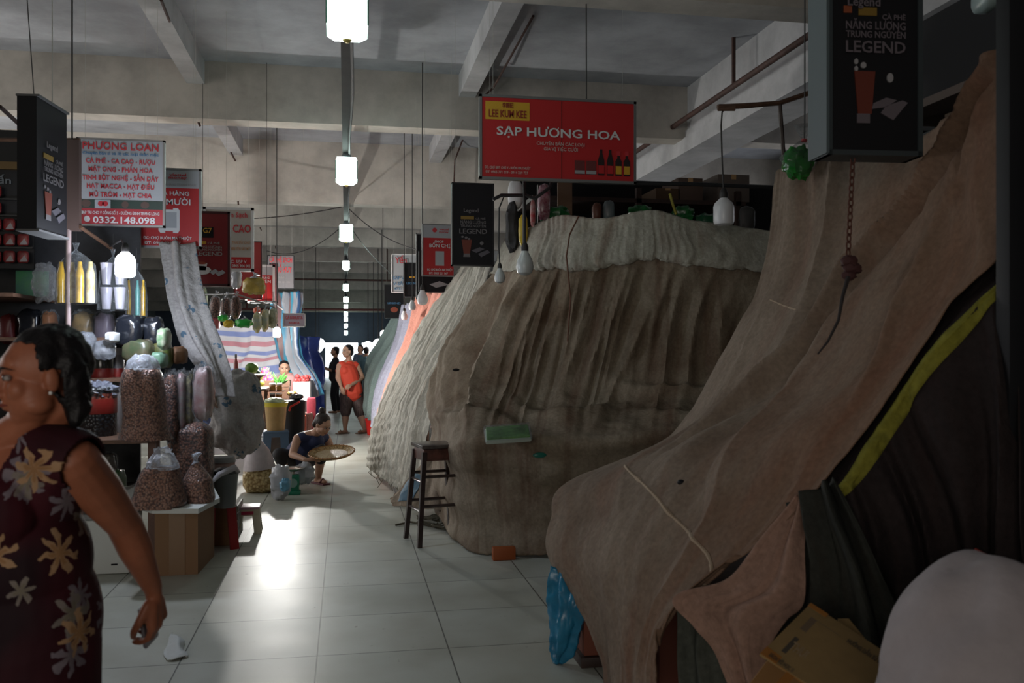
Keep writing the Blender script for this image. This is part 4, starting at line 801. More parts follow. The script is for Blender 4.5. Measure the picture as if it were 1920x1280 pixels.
pouch('green_plastic_bag', 'crumpled green plastic bag directly behind the big white bulb', 'bag', (1300, 1345, 402, 430), 8.2, mat('green_bag2', (.01, .08, .035), .3), nz=.35, depth=.1)
pouch('yellow_packet', 'yellow packet standing in front of the pipe frame beside the small bulb', 'packet', (972, 990, 404, 460), 7.6, mat('packet_yellow', (.50, .36, .03), .35), nz=.15)
pouch('snack_packet', 'red and white packet hung under the left end of the wide red signboard', 'packet', (994, 1004, 375, 425), 7.5, mat('packet_redwhite', (.4, .36, .33), .3, col2=(.35, .03, .04), vscale=14), depth=.03)
pouch('snack_packet', 'shiny patterned packet strip right of the pipe frame', 'packet', (1008, 1032, 345, 412), 7.6, mat('packet_foil', (.35, .28, .30), .2, col2=(.16, .02, .05), vscale=18), depth=.04)
pouch('black_bundle', 'black bundle hanging left of the yellow packet', 'bundle', (948, 972, 382, 470), 7.8, black2, nz=.3, depth=.08)
pouch('white_carton_lid', 'white rounded pack hung at the left end of the wide red signboard underside', 'packet', (952, 980, 338, 392), 7.9, plastic_w, nz=.05, depth=.05)
pouch('cone_bag', 'pale grey cone-shaped bag standing in the dark goods rack', 'bag', (1130, 1152, 376, 416), 8.15, mat('cone_grey', (.12, .16, .17), .4), depth=.05)
pouch('cone_bag', 'brown cone-shaped bag in the goods rack left of the grey cone bag', 'bag', (1110, 1128, 380, 414), 8.15, mat('cone_brown', (.10, .035, .02), .5), depth=.05)
pouch('cone_bag', 'dark grey cone-shaped bag in the goods rack right of the big white bulb', 'bag', (1385, 1415, 386, 436), 8.1, mat('cone_dark', (.045, .045, .045), .5), depth=.05)
tag(MB().tube([W(1256, 363, 8.1), W(1262, 385, 8.1), W(1268, 402, 8.1)], .012, 6).build('yellow_stick', mat('stick_yellow', (.30, .28, .02), .5)), 'short yellow stick in the goods rack left of the big white bulb', 'stick')
for (bx, D, lab, mm) in (((1300, 1352, 308, 352), 8.3, 'plain carton on top of the goods rack, left one of the pair', mat('dim_carton', (.07, .045, .035), .8)), ((1384, 1452, 292, 346), 8.3, 'greyer carton on top of the goods rack, right one of the pair', mat('dim_carton2', (.10, .08, .07), .8)), ((1250, 1300, 330, 352), 8.35, 'low flat brown carton on the rack top beside the left carton', mat('dim_carton3', (.07, .04, .02), .8))):
    a = W(bx[0], bx[3], D); b = W(bx[1], bx[2], D); carton('cardboard_carton', lab, (a.x, 8.25, 2.905), (b.x, 8.7, 2.905+(b.z-a.z)), mm)
# green bag hanging in a clear bag by the upper right lightbox
t = thing('hanging_green_bag', 'glossy bright green bag hanging in clear film left of the big top right lightbox', 'bag', W(1498, 338, 4.6))
MB().ball(W(1497, 305, 4.6), (.075, .06, .085), n=26, m=18, nz=.4, nf=2.6).build('green_contents', mat('bright_green', (.01, .22, .02), .15, var=.6, vscale=6), t)
MB().tube([W(1497, 330, 4.6), W(1497, 300, 4.6), W(1507, 268, 4.6), W(1508, 262, 4.6), W(1508, 235, 4.6)], [.05, .095, .03, .012, .05], 16).build('clear_bag', film, t); MB().tube([W(1507, 266, 4.6), W(1508, 261, 4.6)], .014, 8).build('red_tie', lr, t)
MB().tube([W(1508, 262, 4.6), W(1509, 205, 4.6), V(W(1509, 205, 4.6).x, W(1509, 205, 4.6).y, CZ)], .004, 5).build('hanging_cord', cable, t)
tag(cloth([R_((1462, 345, 4.95), (1500, 330, 4.85), (1545, 285, 4.7)), R_((1468, 362, 4.9), (1505, 358, 4.75), (1535, 300, 4.65))], 24, 16, None, .02, 5, 61).build('brown_rag', mat('brown_rag', (.13, .065, .035), .9, bump=.3), None, sol=.006), 'brown rag edge folded under the hanging green bag', 'cloth')
# dark goods above the nearest sheet, top right
tr = thing('high_shelf', 'dark high shelf behind the top of the nearest brown canvas', 'shelf', V(2.9, 3.8, 0))
MB().box2((2.6, 3.2, 2.22), (3.4, 4.3, 2.26)).build('shelf_board', darkwood, tr, smooth=False); MB().box2((3.4, 3.2, 0), (3.45, 5.3, 3.45)).build('dark_backing', black, tr, smooth=False)  # black backing extended past the boards to keep the space behind near black
for y in (3.25, 4.2): MB().box2((3.3, y, 0), (3.35, y+.05, 2.9)).build('post', darkwood, tr, smooth=False)
MB().box2((2.75, 3.2, 2.66), (3.4, 4.3, 2.70)).build('shelf_board', mat('brown_board', (.05, .028, .018), .7), tr, smooth=False)
for k, (y, hh_, mm) in enumerate(((3.32, .22, 'black_panel'), (3.6, .3, 'dim_carton3'), (3.88, .25, 'soft_black'), (4.15, .3, 'black_panel'))):
    carton('dark_carton', 'dark goods box on the high shelf, %s' % ['nearest the picture edge', 'second from the picture edge', 'third along, black', 'farthest along behind the big lightbox'][k], (2.7, y-.13, 2.265), (3.1, y+.13, 2.265+hh_), MT[mm], tape=False)
pouch('white_jug', 'pale round jug on the high shelf at the top right corner', 'jug', (1830, 1868, -30, 22), 3.9, mat('jug_white', (.25, .32, .32), .3), nz=.05, depth=.08)
# ------------------------------------------------------------------ left side: open stalls
peanut = pellet_mat('peanuts', (.30, .13, .085), (.46, .25, .17), (.09, .035, .025), 75)
coffee = pellet_mat('roasted_beans', (.17, .065, .045), (.30, .14, .09), (.035, .015, .012), 62)
blackpel = pellet_mat('black_fungus', (.012, .014, .016), (.03, .032, .035), (.005, .005, .006), 50)
redpel = pellet_mat('dried_red_fruit', (.16, .03, .02), (.26, .07, .04), (.03, .01, .01), 40)
yelpel = pellet_mat('yellow_sticks', (.50, .36, .16), (.62, .48, .25), (.25, .15, .05), 38)
def slab(name, label, a, b, m, cat, bev=.004, group=None): return tag(MB().box2(a, b, bev=bev).build(name, m), label, cat, group)
# shelving of the first stall
ds = thing('stall_shelving', 'wooden shelving of the first open stall behind the woman in the floral dress', 'shelf', V(-2.2, 6.9, 0))
bY = 7.35
MB().box2((-3.6, bY, 0), (-1.55, bY+.04, 2.55)).build('dark_backing', black2, ds, smooth=False)  # dark sheet added to stop light coming through from behind the stall
for z, y0, x1 in ((.885, 6.1, -1.24), (1.26, 6.6, -1.42), (1.54, 6.7, -1.45), (1.83, 6.45, -2.15)):
    MB().box2((-3.4, y0, z), (x1, bY, z+.025)).build('shelf_board', wood, ds, smooth=False)
for (x, y, z) in ((-1.30, 6.4, .885), (-3.3, 6.14, .885), (-1.28, 7.3, .885), (-1.45, 7.32, 1.55)): MB().box2((x, y, 0), (x+.045, y+.045, z)).build('post', mat('post_wood', (.14, .07, .05), .6, var=.3), ds, smooth=False)
MB().box2((-3.4, 6.9, .45), (-1.3, 7.3, .47)).build('shelf_board', darkwood, ds, smooth=False)
t = thing('stall_pole', 'pale metal pole rising behind the woman, left of the hanging bottle bag', 'pole', W(127, 830, 6.1))
MB().tube([V(W(127, 830, 6.0).x, W(127, 830, 6.0).y, .91), W(129, 430, 6.0)], .016, 10).build('lower_pole', mat('pole_pinkish', (.30, .22, .21), .4), t)
MB().box2(W(119, 432, 6.0)-V(0, .02, 0), W(148, 262, 6.0)+V(0, .06, 0)).build('upper_post', mat('post_brown', (.09, .055, .045), .7), t, smooth=False)
MB().tube([W(135, 262, 6.05), V(W(135, 262, 6.05).x, W(135, 262, 6.05).y, CZ)], .006, 5).build('top_wire', cable, t)
for (p0, p1, lab) in ((W(0, 200, 5.6), W(60, 255, 6.0), 'dark pipe slanting down behind the big black lightbox'), (W(0, 262, 6.1), W(150, 262, 6.1), 'thin level rail above the sachet cards'), (W(150, 425, 6.0), W(212, 468, 6.6), 'slanting stick carrying the hanging clear bags')):
    tag(MB().tube([p0, p1], .013, 8).build('support_rod', darkwood if 'dark' in lab else wood), lab, 'rod')
# hanging cards of red sachets
rk = thing('sachet_rack', 'black rack board that carries the red sachets at the left edge', 'rack', W(45, 520, 6.75))
a = W(-60, 512, 6.8); b = W(96, 268, 6.8); MB().box2((a.x, 6.93, a.z), (b.x, 6.96, b.z)).build('rack_board', mat('rack_black', (.008, .008, .010), .6), rk, smooth=False)
MB().box2((a.x, 6.90, W(0, 338, 6.8).z), (b.x, 6.93, W(0, 325, 6.8).z)).build('gold_strip', mat('gold_strip', (.16, .09, .02), .5), rk, smooth=False)
for z_ in (392, 421, 446, 477): MB().box2((a.x, 6.90, W(0, z_, 6.8).z), (b.x, 6.93, W(0, z_-3, 6.8).z)).build('hanging_bar', mat('bar_dark', (.02, .02, .02), .5), rk, smooth=False)
lettering(rk, [('Chấn', 0, 0, .20, .05), ('Tiểu', -.3, 0, .16, .05)], mat('letter_dimblue', (.16, .18, .2), .5), 'script_lettering', Matrix.Identity(3), V(W(32, 358, 6.78).x, 6.925, W(32, 356, 6.78).z))
MB().tube([W(70, 268, 6.8), V(W(70, 268, 6.8).x, 6.93, CZ)], .004, 5).build('hanger_wire', cable, rk)
cols_ = ((8, 24), (31, 46), (54, 70), (78, 94)); rws = ((376, 0), (405, 0), (434, 0), (461, 0), (491, 0))
sm_ = mat('sachet_red', (.26, .012, .014), .35, col2=(.10, .01, .01), vscale=20); smw = mat('sachet_white', (.30, .26, .27), .4)
first = None
for r, (py, _) in enumerate(rws):
    for k, px in enumerate((9, 31, 54, 77)):
        if r < 2 and k > 1: continue
        c = W(px, py, 6.72); c = V(c.x, 6.86, c.z)
        if first is None:
            first = thing('red_sachet', 'red sachet with a white flash on the black rack at the left edge', 'sachet', c, 'red sachets on the black rack')
            MB().ball(c, (.038, .012, .042), p=.45, n=16, m=10).build('sachet_body', sm_, first); MB().prism([c+V(-.005, -.013, -.01), c+V(.012, -.013, .012), c+V(.032, -.012, -.032), c+V(-.02, -.013, -.034)], V(0, .003, 0)).build('white_flash', smw, first, smooth=False)
        else: dup(first, c)
slab('green_snack_board', 'bright green printed carton on the upper shelf at the left edge', W(29, 556, 6.55), W(88, 507, 6.55)+V(0, .05, 0), mat('board_green', (.06, .28, .09), .45, col2=(.05, .17, .15), vscale=5), 'box')
pouch('clear_empty_bag', 'crinkled clear bag hanging right of the green printed carton', 'bag', (62, 104, 495, 562), 6.4, film2, nz=.4, depth=.05)
# hanging bags with bottles
def hang_bag(label, box, D, fill, kind, n=4, m2=None):
    x0, x1, y0, y1 = box; c = W((x0+x1)/2, (y0+y1)/2, D); wd = (x1-x0)/F_PX*D/2; ht = (y1-y0)/F_PX*D/2
    t = thing('hanging_bag', label, 'bag', c-V(0, 0, ht)); Rr = Matrix.Rotation(-TH, 3, 'Z')
    for k in range(n):
        xx = (-.72+1.44*k/(n-1))*wd
        if kind == 'bottle': MB().lathe(c+Rr@V(xx, .02*math.sin(k*2), -ht*.95), [(wd*.20, 0), (wd*.21, ht*1.05), (wd*.12, ht*1.3), (wd*.10, ht*1.5)], 12).build('bottle', fill if k % 2 == 0 or not m2 else m2, t)
        else: MB().lathe(c+Rr@V((-.45+.9*(k % 2))*wd, .0, (-ht*.95 if k < 2 else -ht*.05)), [(wd*.26, 0), (wd*.40, ht*.8)], 16).build('cup', fill, t)
    P = []; R_l = []
    for (z, q) in ((-1.02, .6), (-.98, 1.02), (-.2, 1.0), (.45, .88), (.75, .5), (.95, .12), (1.0, .05), (1.12, .12), (1.25, .18)): P.append(c+V(0, 0, z*ht)); R_l.append(q*wd)
    mb = MB().lathe(c, [(r_, p.z-c.z) for r_, p in zip(R_l, P)], 24, ax=Rr, sq=.55, jit=.12); mb.build('clear_bag', film, t)
    MB().tube([c+V(0, 0, ht*1.2), V(c.x, c.y, c.z+ht*1.2+.12)], .002, 5).build('hanging_string', cable, t); return t
oil = mat('golden_oil', (.60, .36, .03), .15, spec=.8, col2=(.25, .15, .02), vscale=9); oil2 = mat('golden_label', (.62, .55, .30), .3, col2=(.3, .2, .05), vscale=12); cupm = mat('milky_cups', (.50, .48, .55), .3)
hang_bag('clear hanging bag of golden bottles just left of the big lit bulb', (104, 181, 468, 570), 6.0, oil, 'bottle', 4, oil2)
hang_bag('clear hanging bag of milky white cups directly behind the big lit bulb', (184, 240, 480, 582), 6.35, cupm, 'cup', 4)
hang_bag('narrow hanging bag of golden bottles below right of the big lit bulb', (236, 276, 505, 594), 6.5, oil, 'bottle', 3, mat('teal_label', (.08, .30, .28), .3))
# the lit bulb
def lit_bulb(label, px, py, D, h, pw, col, m, top=None):
    t = bulb(label, px, py, D, h, m=m, top=top); l = bpy.data.lights.new('bulb_light', 'POINT'); l.energy = pw; l.color = col; l.shadow_soft_size = h*.3
    o = bpy.data.objects.new('bulb_light', l); C.objects.link(o); p = W(px, py, D); o.location = p+V(0, 0, -h*.25-.02); return t
lit_bulb('big bluish lit bulb below the pale product board', 235, 520, 5.75, .20, 11, (.75, .84, 1), lit, top=[W(235, 462, 5.75), W(228, 450, 5.9), W(206, 462, 6.45)])
lit_bulb('round lit bulb over the fruit stall in front of the striped backdrop', 519, 632, 12.3, .17, 95, (1, .98, .93), litw)
# goods on the shelves: (kind, label, x0, x1, y0, y1, depth, material, film)
blk = mat('black_foil', (.012, .014, .02), .2, spec=.8, bump=.3, bscale=18)
goods = [
 ('pouch', 'black standing coffee pouch on the shelf above the woman\'s head', 36, 80, 580, 640, 6.6, blk, 0),
 ('pouch', 'dark maroon pouch at the left edge above the woman\'s head', 4, 32, 590, 645, 6.6, mat('pouch_maroon', (.12, .02, .02), .4), 0),
 ('pouch', 'small orange pouch with clear wrap right of the black coffee pouch', 84, 104, 585, 645, 6.6, mat('pouch_orange', (.32, .13, .05), .4), 1),
 ('pouch', 'dark pouch with golden print left of the hanging cups', 138, 176, 585, 650, 6.7, mat('pouch_goldprint', (.06, .05, .04), .35, col2=(.3, .2, .08), vscale=7), 1),
 ('pouch', 'lilac wrapped packet under the hanging cups', 180, 214, 588, 650, 6.75, mat('pouch_lilac', (.24, .20, .26), .35), 1),
 ('pouch', 'big black foil coffee bag right under the big lit bulb', 218, 266, 590, 650, 6.3, blk, 0),
 ('pouch', 'second black foil bag beside the white woven strip', 268, 306, 594, 652, 6.4, blk, 0),
 ('pouch', 'orange crumbly snack bag above the back of the woman\'s hair', 98, 134, 622, 668, 6.25, pellet_mat('orange_snack', (.50, .24, .06), (.62, .36, .10), (.3, .1, .02), 40), 1),
 ('pouch', 'small bright green packet right of the orange snack bag', 136, 148, 632, 668, 6.25, mat('pouch_green', (.06, .34, .05), .35), 0),
 ('pouch', 'crumpled shiny silver bag in front of the jars', 146, 176, 622, 664, 6.2, film2, 0),
 ('pouch', 'crumpled shiny clear bag under the white packet', 180, 214, 638, 674, 6.2, film2, 0),
 ('pouch', 'little white box standing under the hanging cups', 202, 220, 622, 642, 6.15, plastic_w, 0),
 ('pouch', 'flat brown and green snack bag with a curved loop print', 232, 286, 636, 682, 6.3, mat('pouch_brown', (.16, .12, .08), .3, col2=(.04, .07, .03), vscale=6), 0),
 ('pouch', 'dark green leafy bag left of the white woven strip', 284, 322, 640, 690, 6.4, mat('pouch_leaf', (.04, .10, .03), .35, col2=(.10, .09, .02), vscale=8), 0),
 ('pouch', 'pale green crumpled bag in front of the dark leafy bag', 286, 312, 660, 690, 6.2, mat('pouch_palegreen', (.14, .25, .17), .4), 0),
 ('pouch', 'red and white wrapped sweets right of the black foil bags', 298, 318, 615, 655, 6.2, mat('pouch_sweets', (.40, .38, .30), .3, col2=(.12, .25, .12), vscale=14), 0),
 ('pouch', 'brown paper packet below the white woven strip top', 322, 350, 650, 682, 6.5, mat('pouch_paper', (.20, .10, .05), .6), 0),
 ('pouch', 'tall narrow bag of beans right of the largest peanut bag', 308, 336, 702, 826, 6.25, coffee, 1),
 ('pouch', 'stack of pink printed packets in clear film', 334, 350, 700, 806, 6.3, mat('pouch_pink', (.42, .22, .25), .35, col2=(.4, .4, .38), vscale=12), 1),
 ('pouch', 'dark speckled packet between the pink packets and the white roll', 350, 366, 702, 800, 6.35, mat('pouch_speckle', (.03, .03, .05), .35, col2=(.25, .22, .10), vscale=16), 1),
 ('pouch', 'white wrapped roll with red print leaning by the woven strip', 366, 398, 688, 786, 6.2, mat('pouch_roll', (.42, .37, .37), .35, col2=(.30, .16, .17), vscale=10), 1),
 ('pouch', 'small white packet squeezed between the dark jar and the largest peanut bag', 212, 232, 722, 820, 6.3, mat('pouch_white2', (.35, .31, .29), .4), 1),
 ('pouch', 'small grey sachet under the shelf beside the arm', 178, 214, 850, 905, 6.4, mat('pouch_grey', (.20, .17, .13), .5, col2=(.08, .07, .05), vscale=8), 1),
 ('pouch', 'green packet low under the shelf beside the arm', 214, 232, 880, 935, 6.35, mat('pouch_green2', (.05, .12, .05), .4), 0),
]
for (k, lab, x0, x1, y0, y1, D, mm, fl_) in goods: pouch('shelf_packet', lab, 'packet', (x0, x1, y0, y1), D, mm, nz=.16, depth=.07, film_=bool(fl_), p=.6)
def jar(label, px0, px1, py0, py1, D, body, lid, band=None, name='food_jar', cat='jar', prof=None, lidr=1.05, lid_h=.2):
    b = W((px0+px1)/2, py1, D); r = (px1-px0)/F_PX*D/2; h = (py1-py0)/F_PX*D
    t = thing(name, label, cat, b); MB().lathe(b, prof(r, h) if prof else [(r*.9, 0), (r, h*.06), (r, h*(1-lid_h)), (r*.9, h*(1-lid_h*.7))], 28).build('jar_body', body, t)
    bd_ = t.children[0]
    if band: MB().lathe(b, [(r*1.01, h*band[0]), (r*1.02, h*band[0]+.002), (r*1.02, h*band[1]), (r*1.01, h*band[1]+.001)], 28).build('label_band', band[2], bd_)
    if lid: MB().lathe(b, [(r*lidr, h*(1-lid_h)), (r*lidr*1.02, h*(1-lid_h*.5)), (r*lidr*.95, h)], 28).build('lid', lid, t)
    return t
redband = mat('red_label', (.24, .02, .015), .4); glassd = mat('dark_glass', (.03, .03, .025), .15); lidm = mat('brown_lid', (.24, .13, .10), .4); lidc = mat('grey_lid', (.28, .27, .27), .3)
jar('brown-lidded jar with a red label, left of the pair over the round jar', 126, 166, 664, 716, 6.4, glassd, lidm, (.05, .4, redband))
jar('grey-lidded jar with a red label, right of the pair over the round jar', 172, 212, 652, 712, 6.4, glassd, lidc, (.05, .36, redband))
jar('small grey tin left of the largest peanut bag top', 208, 232, 652, 716, 6.5, mat('grey_tin', (.18, .18, .19), .3), lidc, (.1, .4, redband))
t = jar('big round jar of black fungus tied in shiny film, with a red label band', 140, 216, 716, 824, 6.05, blackpel, None, (.46, .72, redband), lid_h=.12)
b = W(178, 735, 6.05); MB().ball(b, (.137, .13, .075), n=30, m=16, nz=.5, nf=5).build('shiny_film_top', mat('shiny_film', (.20, .21, .26), .15, spec=1, var=.5, vscale=20), t)
MB().lathe(W(178, 824, 6.05), [(.134, .262), (.138, .27), (.134, .33), (.12, .34)], 28).build('red_contents', redpel, t)
def nutbag(label, poly, D, m, depth, neck=None, name='bag_of_nuts', slump=0):
    """clear bag packed with nuts, outline poly [(px,py)...] from bottom to top left edge / right edge pairs"""
    t = None; vs = []; n = 28; rows = []
    for (xl, xr, y) in poly:
        c = W((xl+xr)/2, y, D); r = (xr-xl)/F_PX*D/2; rows.append((c, r))
    N = 18; rr = []
    for j in range(N+1):
        x = j/N*(len(rows)-1); i = min(int(x), len(rows)-2); f = x-i; rr.append((rows[i][0].lerp(rows[i+1][0], f), rows[i][1]*(1-f)+rows[i+1][1]*f))
    t = thing(name, label, 'bag', rr[0][0]); Rr = Matrix.Rotation(-TH, 3, 'Z')
    def skin(k, jt, mm, nm, part):
        mb = MB(); V_ = []; F_ = []
        for j, (c, r) in enumerate(part):
            for i in range(n):
                a = 2*math.pi*i/n; sg = lambda q: math.copysign(abs(q)**.72, q); d = Rr@V(sg(math.cos(a))*r*k, sg(math.sin(a))*min(r*.85, depth)*k, 0); q = 1+jt*noise.noise(c*6+d*8)
                V_.append(c+d*q)
        for j in range(len(part)-1):
            for i in range(n): F_.append((j*n+i, j*n+(i+1) % n, (j+1)*n+(i+1) % n, (j+1)*n+i))
        F_ += [list(range(n))[::-1], [(len(part)-1)*n+i for i in range(n)]]; mb.add(V_, F_); return mb.build(nm, mm, t)
    skin(.985, .14, m, 'nuts', rr)
    skin(1.02, .16, film, 'clear_bag', rr)
    if neck:
        c, r = rr[-1]; P = []; Q = []
        for (dy, q) in neck: P.append(c+V(0, 0, dy)); Q.append(r*q)
        mb = MB().tube(P, Q, 22)
        for i, p in enumerate(mb.v): mb.v[i] = p+V(noise.noise(p*30), noise.noise(p*31+V(5, 0, 0)), noise.noise(p*29))*.028
        mb.build('crumpled_neck', film2, t)
    return t
nutbag('largest clear bag of peanuts standing on the wooden shelf', [(228, 320, 824), (229, 316, 815), (232, 309, 760), (232, 305, 720), (234, 302, 700), (238, 298, 692)], 5.85, peanut, .11, [(0, 1), (.03, .95), (.06, .85), (.085, .55), (.09, .3)])
nutbag('tall knotted bag of dark nuts behind the two low bags', [(330, 398, 900), (326, 400, 880), (324, 398, 830), (326, 396, 806), (338, 386, 794), (354, 372, 789)], 6.35, coffee, .12, [(0, 1), (.015, .4), (.03, .5), (.045, .7)])
nutbag('wide low bag of peanuts on the white lid, left of the pair', [(248, 342, 950), (247, 346, 942), (258, 340, 910), (270, 338, 885), (276, 336, 876)], 5.6, peanut, .14, [(0, 1), (.035, .9), (.07, .62), (.09, .45), (.12, .5)])
nutbag('smaller knotted bag of peanuts on the white lid, right of the pair', [(346, 398, 944), (342, 402, 934), (344, 396, 900), (352, 384, 882), (360, 374, 868)], 5.75, peanut, .12, [(0, 1), (.02, .8), (.04, .9), (.06, 1.1)])
# lid, cartons, boxes
lz = W(300, 948, 5.6).z
a = W(284, 970, 5.55)
pts = [W(208, 948, 5.95), W(285, 962, 5.5), W(372, 962, 5.5), W(412, 938, 5.9), W(400, 930, 6.4), W(210, 934, 6.4)]
tag(MB().prism([V(p.x, p.y, lz-.03) for p in pts], V(0, 0, .03)).build('foam_slab', styro, smooth=False), 'white foam slab carrying the two low peanut bags', 'slab')
f0 = FL(290, 1080); f1 = FL(371, 1076)
t = thing('tall_cardboard_box', 'tall brown cardboard box under the white foam slab', 'box', f0)
bh = lz-.032
c0 = V(f0.x, f0.y, 0); c1 = V(f1.x, f1.y, 0); c2 = FL(398, 1046); c2 = c1+(c2-c1)*1.15; c3 = c0+(c2-c1)
MB().prism([c0, c1, c2, c3], V(0, 0, bh)).build('carton_body', mat('tall_carton', (.245, .135, .07), .8, bump=.1, bscale=30), t, smooth=False)
ds_ = (c1-c0).normalized(); MB().box((c1-ds_*.02+c1)/2+V(0, -.003, bh/2)-ds_*.12, (.10, .004, bh), R=Matrix.Rotation(math.atan2(ds_.y, ds_.x), 3, 'Z')).build('tape', mat('box_tape', (.21, .11, .045), .35), t, smooth=False)
t = thing('foam_box', 'white foam box on the floor behind the woman\'s arm', 'box', FL(205, 1076)); a = FL(172, 1078); b = FL(244, 1074)
MB().box2((a.x-.1, a.y, 0), (b.x, a.y+.4, .36), bev=.02).build('box_body', styro, t); MB().box2((a.x-.11, a.y-.01, .365), (b.x+.01, a.y+.41, .40), bev=.01).build('box_lid', mat('foam_lid_grey', (.25, .26, .26), .8), t)
MB().box2((a.x+.12, a.y-.004, .06), (a.x+.16, a.y+.01, .07)).build('scuff_hole', black, t, smooth=False)
# red plastic stool
def pstool(label, c, w_, h, top, legm, rz=0, mark=None, nm='plastic_stool'):
    t = thing(nm, label, 'stool', c); R = Matrix.Rotation(rz, 3, 'Z'); hb = w_/2; ht2 = w_*.40
    MB().box(c+V(0, 0, h-.012), (w_*.86, w_*.86, .024), R=R, bev=.01).build('seat', top, t)
    for (sx, sy) in ((-1, -1), (1, -1), (-1, 1), (1, 1)):
        vs = []
        for (q, z) in ((hb, 0), (ht2, h-.02)):
            for (dx, dy) in ((0, 0), (-.26, 0), (-.26, -.06), (-.06, -.06), (-.06, -.26), (0, -.26)): vs.append(c+R@V(sx*(q+dx*w_), sy*(q+dy*w_), z))
        MB().add(vs, [(0, 1, 2, 3, 4, 5)[::-1], tuple(range(6, 12))]+[(k, (k+1) % 6, 6+(k+1) % 6, 6+k) for k in range(6)]).build('leg', legm, t, smooth=False)
    for (dx, dy, sx, sy) in ((0, -1, w_*.8, .012), (0, 1, w_*.8, .012), (-1, 0, .012, w_*.8), (1, 0, .012, w_*.8)): MB().box(c+R@V(dx*ht2, dy*ht2, h-.045), (sx, sy, .05), R=R).build('apron', legm, t, smooth=False)
    if mark: MB().box(c+R@V(0, -ht2-.008, h-.048), (w_*.42, .006, .026), R=R).build('mark', mark, t, smooth=False)
    return t
cream = mat('cream_plastic', (.52, .47, .34), .4); pinkt = mat('pink_plastic', (.50, .30, .38), .35); mag = mat('magenta_mark', (.45, .02, .07), .4)
pstool('small cream plastic stool with a pink seat and magenta mark on the aisle floor', FL(463, 1000)+V(0, .08, 0), .225, .215, pinkt, cream, .05, mag)
red2 = mat('dark_red_plastic', (.26, .012, .014), .35)
pstool('dark red plastic stool wedged right of the tall cardboard box', FL(404, 1036)+V(-.02, .16, 0), .26, .42, red2, red2, .5)
# grey tub, crate, clear tub
jar('grey plastic tub with a dark liner, right of the smaller knotted bag', 398, 446, 882, 950, 6.55, mat('grey_tub', (.13, .14, .14), .4), None, name='plastic_tub', cat='tub', prof=lambda r, h: [(r*.8, 0), (r, h*.9), (r*1.06, h*.92), (r*1.06, h), (r*.9, h), (r*.85, h*.85)])
tag(MB().ball(W(420, 884, 6.5), (.085, .08, .03), nz=.4).build('dark_liner', blk), 'crumpled black liner in the mouth of the grey plastic tub', 'liner')
tag(MB().tube([W(396, 905, 6.3), W(410, 890, 6.3), W(440, 876, 6.4), W(448, 884, 6.5)], [.01, .02, .022, .01], 8).build('white_cloth', mat('cloth_white', (.40, .37, .38), .8)), 'white cloth draped over the rim of the grey plastic tub', 'cloth')
jar('clear square tub of pinkish powder behind the grey plastic tub', 396, 440, 856, 884, 6.9, mat('pink_powder', (.36, .23, .20), .6), lidc, name='plastic_tub', cat='tub', lid_h=.35)
q1 = W(396, 884, 6.9); q2 = W(440, 884, 6.9); carton('cardboard_carton', 'small carton under the clear tub of pinkish powder', (q1.x, q1.y-.08, 0), (q2.x, q2.y+.08, q1.z-.002), tape=False)
t = thing('grey_crate', 'grey slatted crate under the grey plastic tub', 'crate', FL(432, 1004)); a = FL(408, 1012); b = FL(452, 1000)
for (p, q) in (((a.x, a.y, 0), (b.x, a.y+.35, .02)), ): MB().box2(p, q).build('crate_floor', mat('crate_grey', (.17, .17, .16), .5), t, smooth=False)
for k in range(4): MB().box2((a.x, a.y, .02+k*.065), (b.x, a.y+.012, .065+k*.065)).build('slat', MT['crate_grey'], t, smooth=False); MB().box2((b.x-.012, a.y+.012, .02+k*.065), (b.x, a.y+.35, .065+k*.065)).build('slat', MT['crate_grey'], t, smooth=False)
MB().box2((a.x, a.y+.02, .0), (a.x+.02, a.y+.04, .27)).build('corner_post', MT['crate_grey'], t, smooth=False); MB().box2((b.x-.03, a.y+.02, .0), (b.x-.01, a.y+.04, .27)).build('corner_post', MT['crate_grey'], t, smooth=False)
# white woven printed strip and the bulging woven bag
def printed_woven(name='printed_woven'):
    m = tarp_mat(name, (.47, .45, .44), (.38, .36, .35), (.30, .27, .25), .4, ustretch=(12, 1, 1), lump=1.0); n = m.node_tree.nodes; L = m.node_tree.links; b = n['Principled BSDF']
    src = b.inputs['Base Color'].links[0].from_socket; tc = n.new('ShaderNodeTexCoord'); v = n.new('ShaderNodeTexVoronoi'); v.inputs['Scale'].default_value = 5.5
    nz = n.new('ShaderNodeTexNoise'); nz.inputs['Scale'].default_value = 26; L.new(tc.outputs['Object'], v.inputs[0]); L.new(tc.outputs['Object'], nz.inputs[0])
    r = n.new('ShaderNodeValToRGB'); r.color_ramp.elements[0].position = .25; r.color_ramp.elements[0].color = (1, 1, 1, 1); r.color_ramp.elements[1].position = .28; r.color_ramp.elements[1].color = (0, 0, 0, 1); L.new(v.outputs['Distance'], r.inputs[0])
    r2 = n.new('ShaderNodeValToRGB'); r2.color_ramp.elements[0].position = .5; r2.color_ramp.elements[1].position = .53; L.new(nz.outputs[0], r2.inputs[0])
    mu = n.new('ShaderNodeMath'); mu.operation = 'MULTIPLY'; L.new(r.outputs[0], mu.inputs[0]); L.new(r2.outputs[0], mu.inputs[1])
    x = n.new('ShaderNodeMixRGB'); L.new(mu.outputs[0], x.inputs[0]); L.new(src, x.inputs[1]); x.inputs[2].default_value = (.10, .17, .24, 1); L.new(x.outputs[0], b.inputs['Base Color']); return m
pw_m = printed_woven()
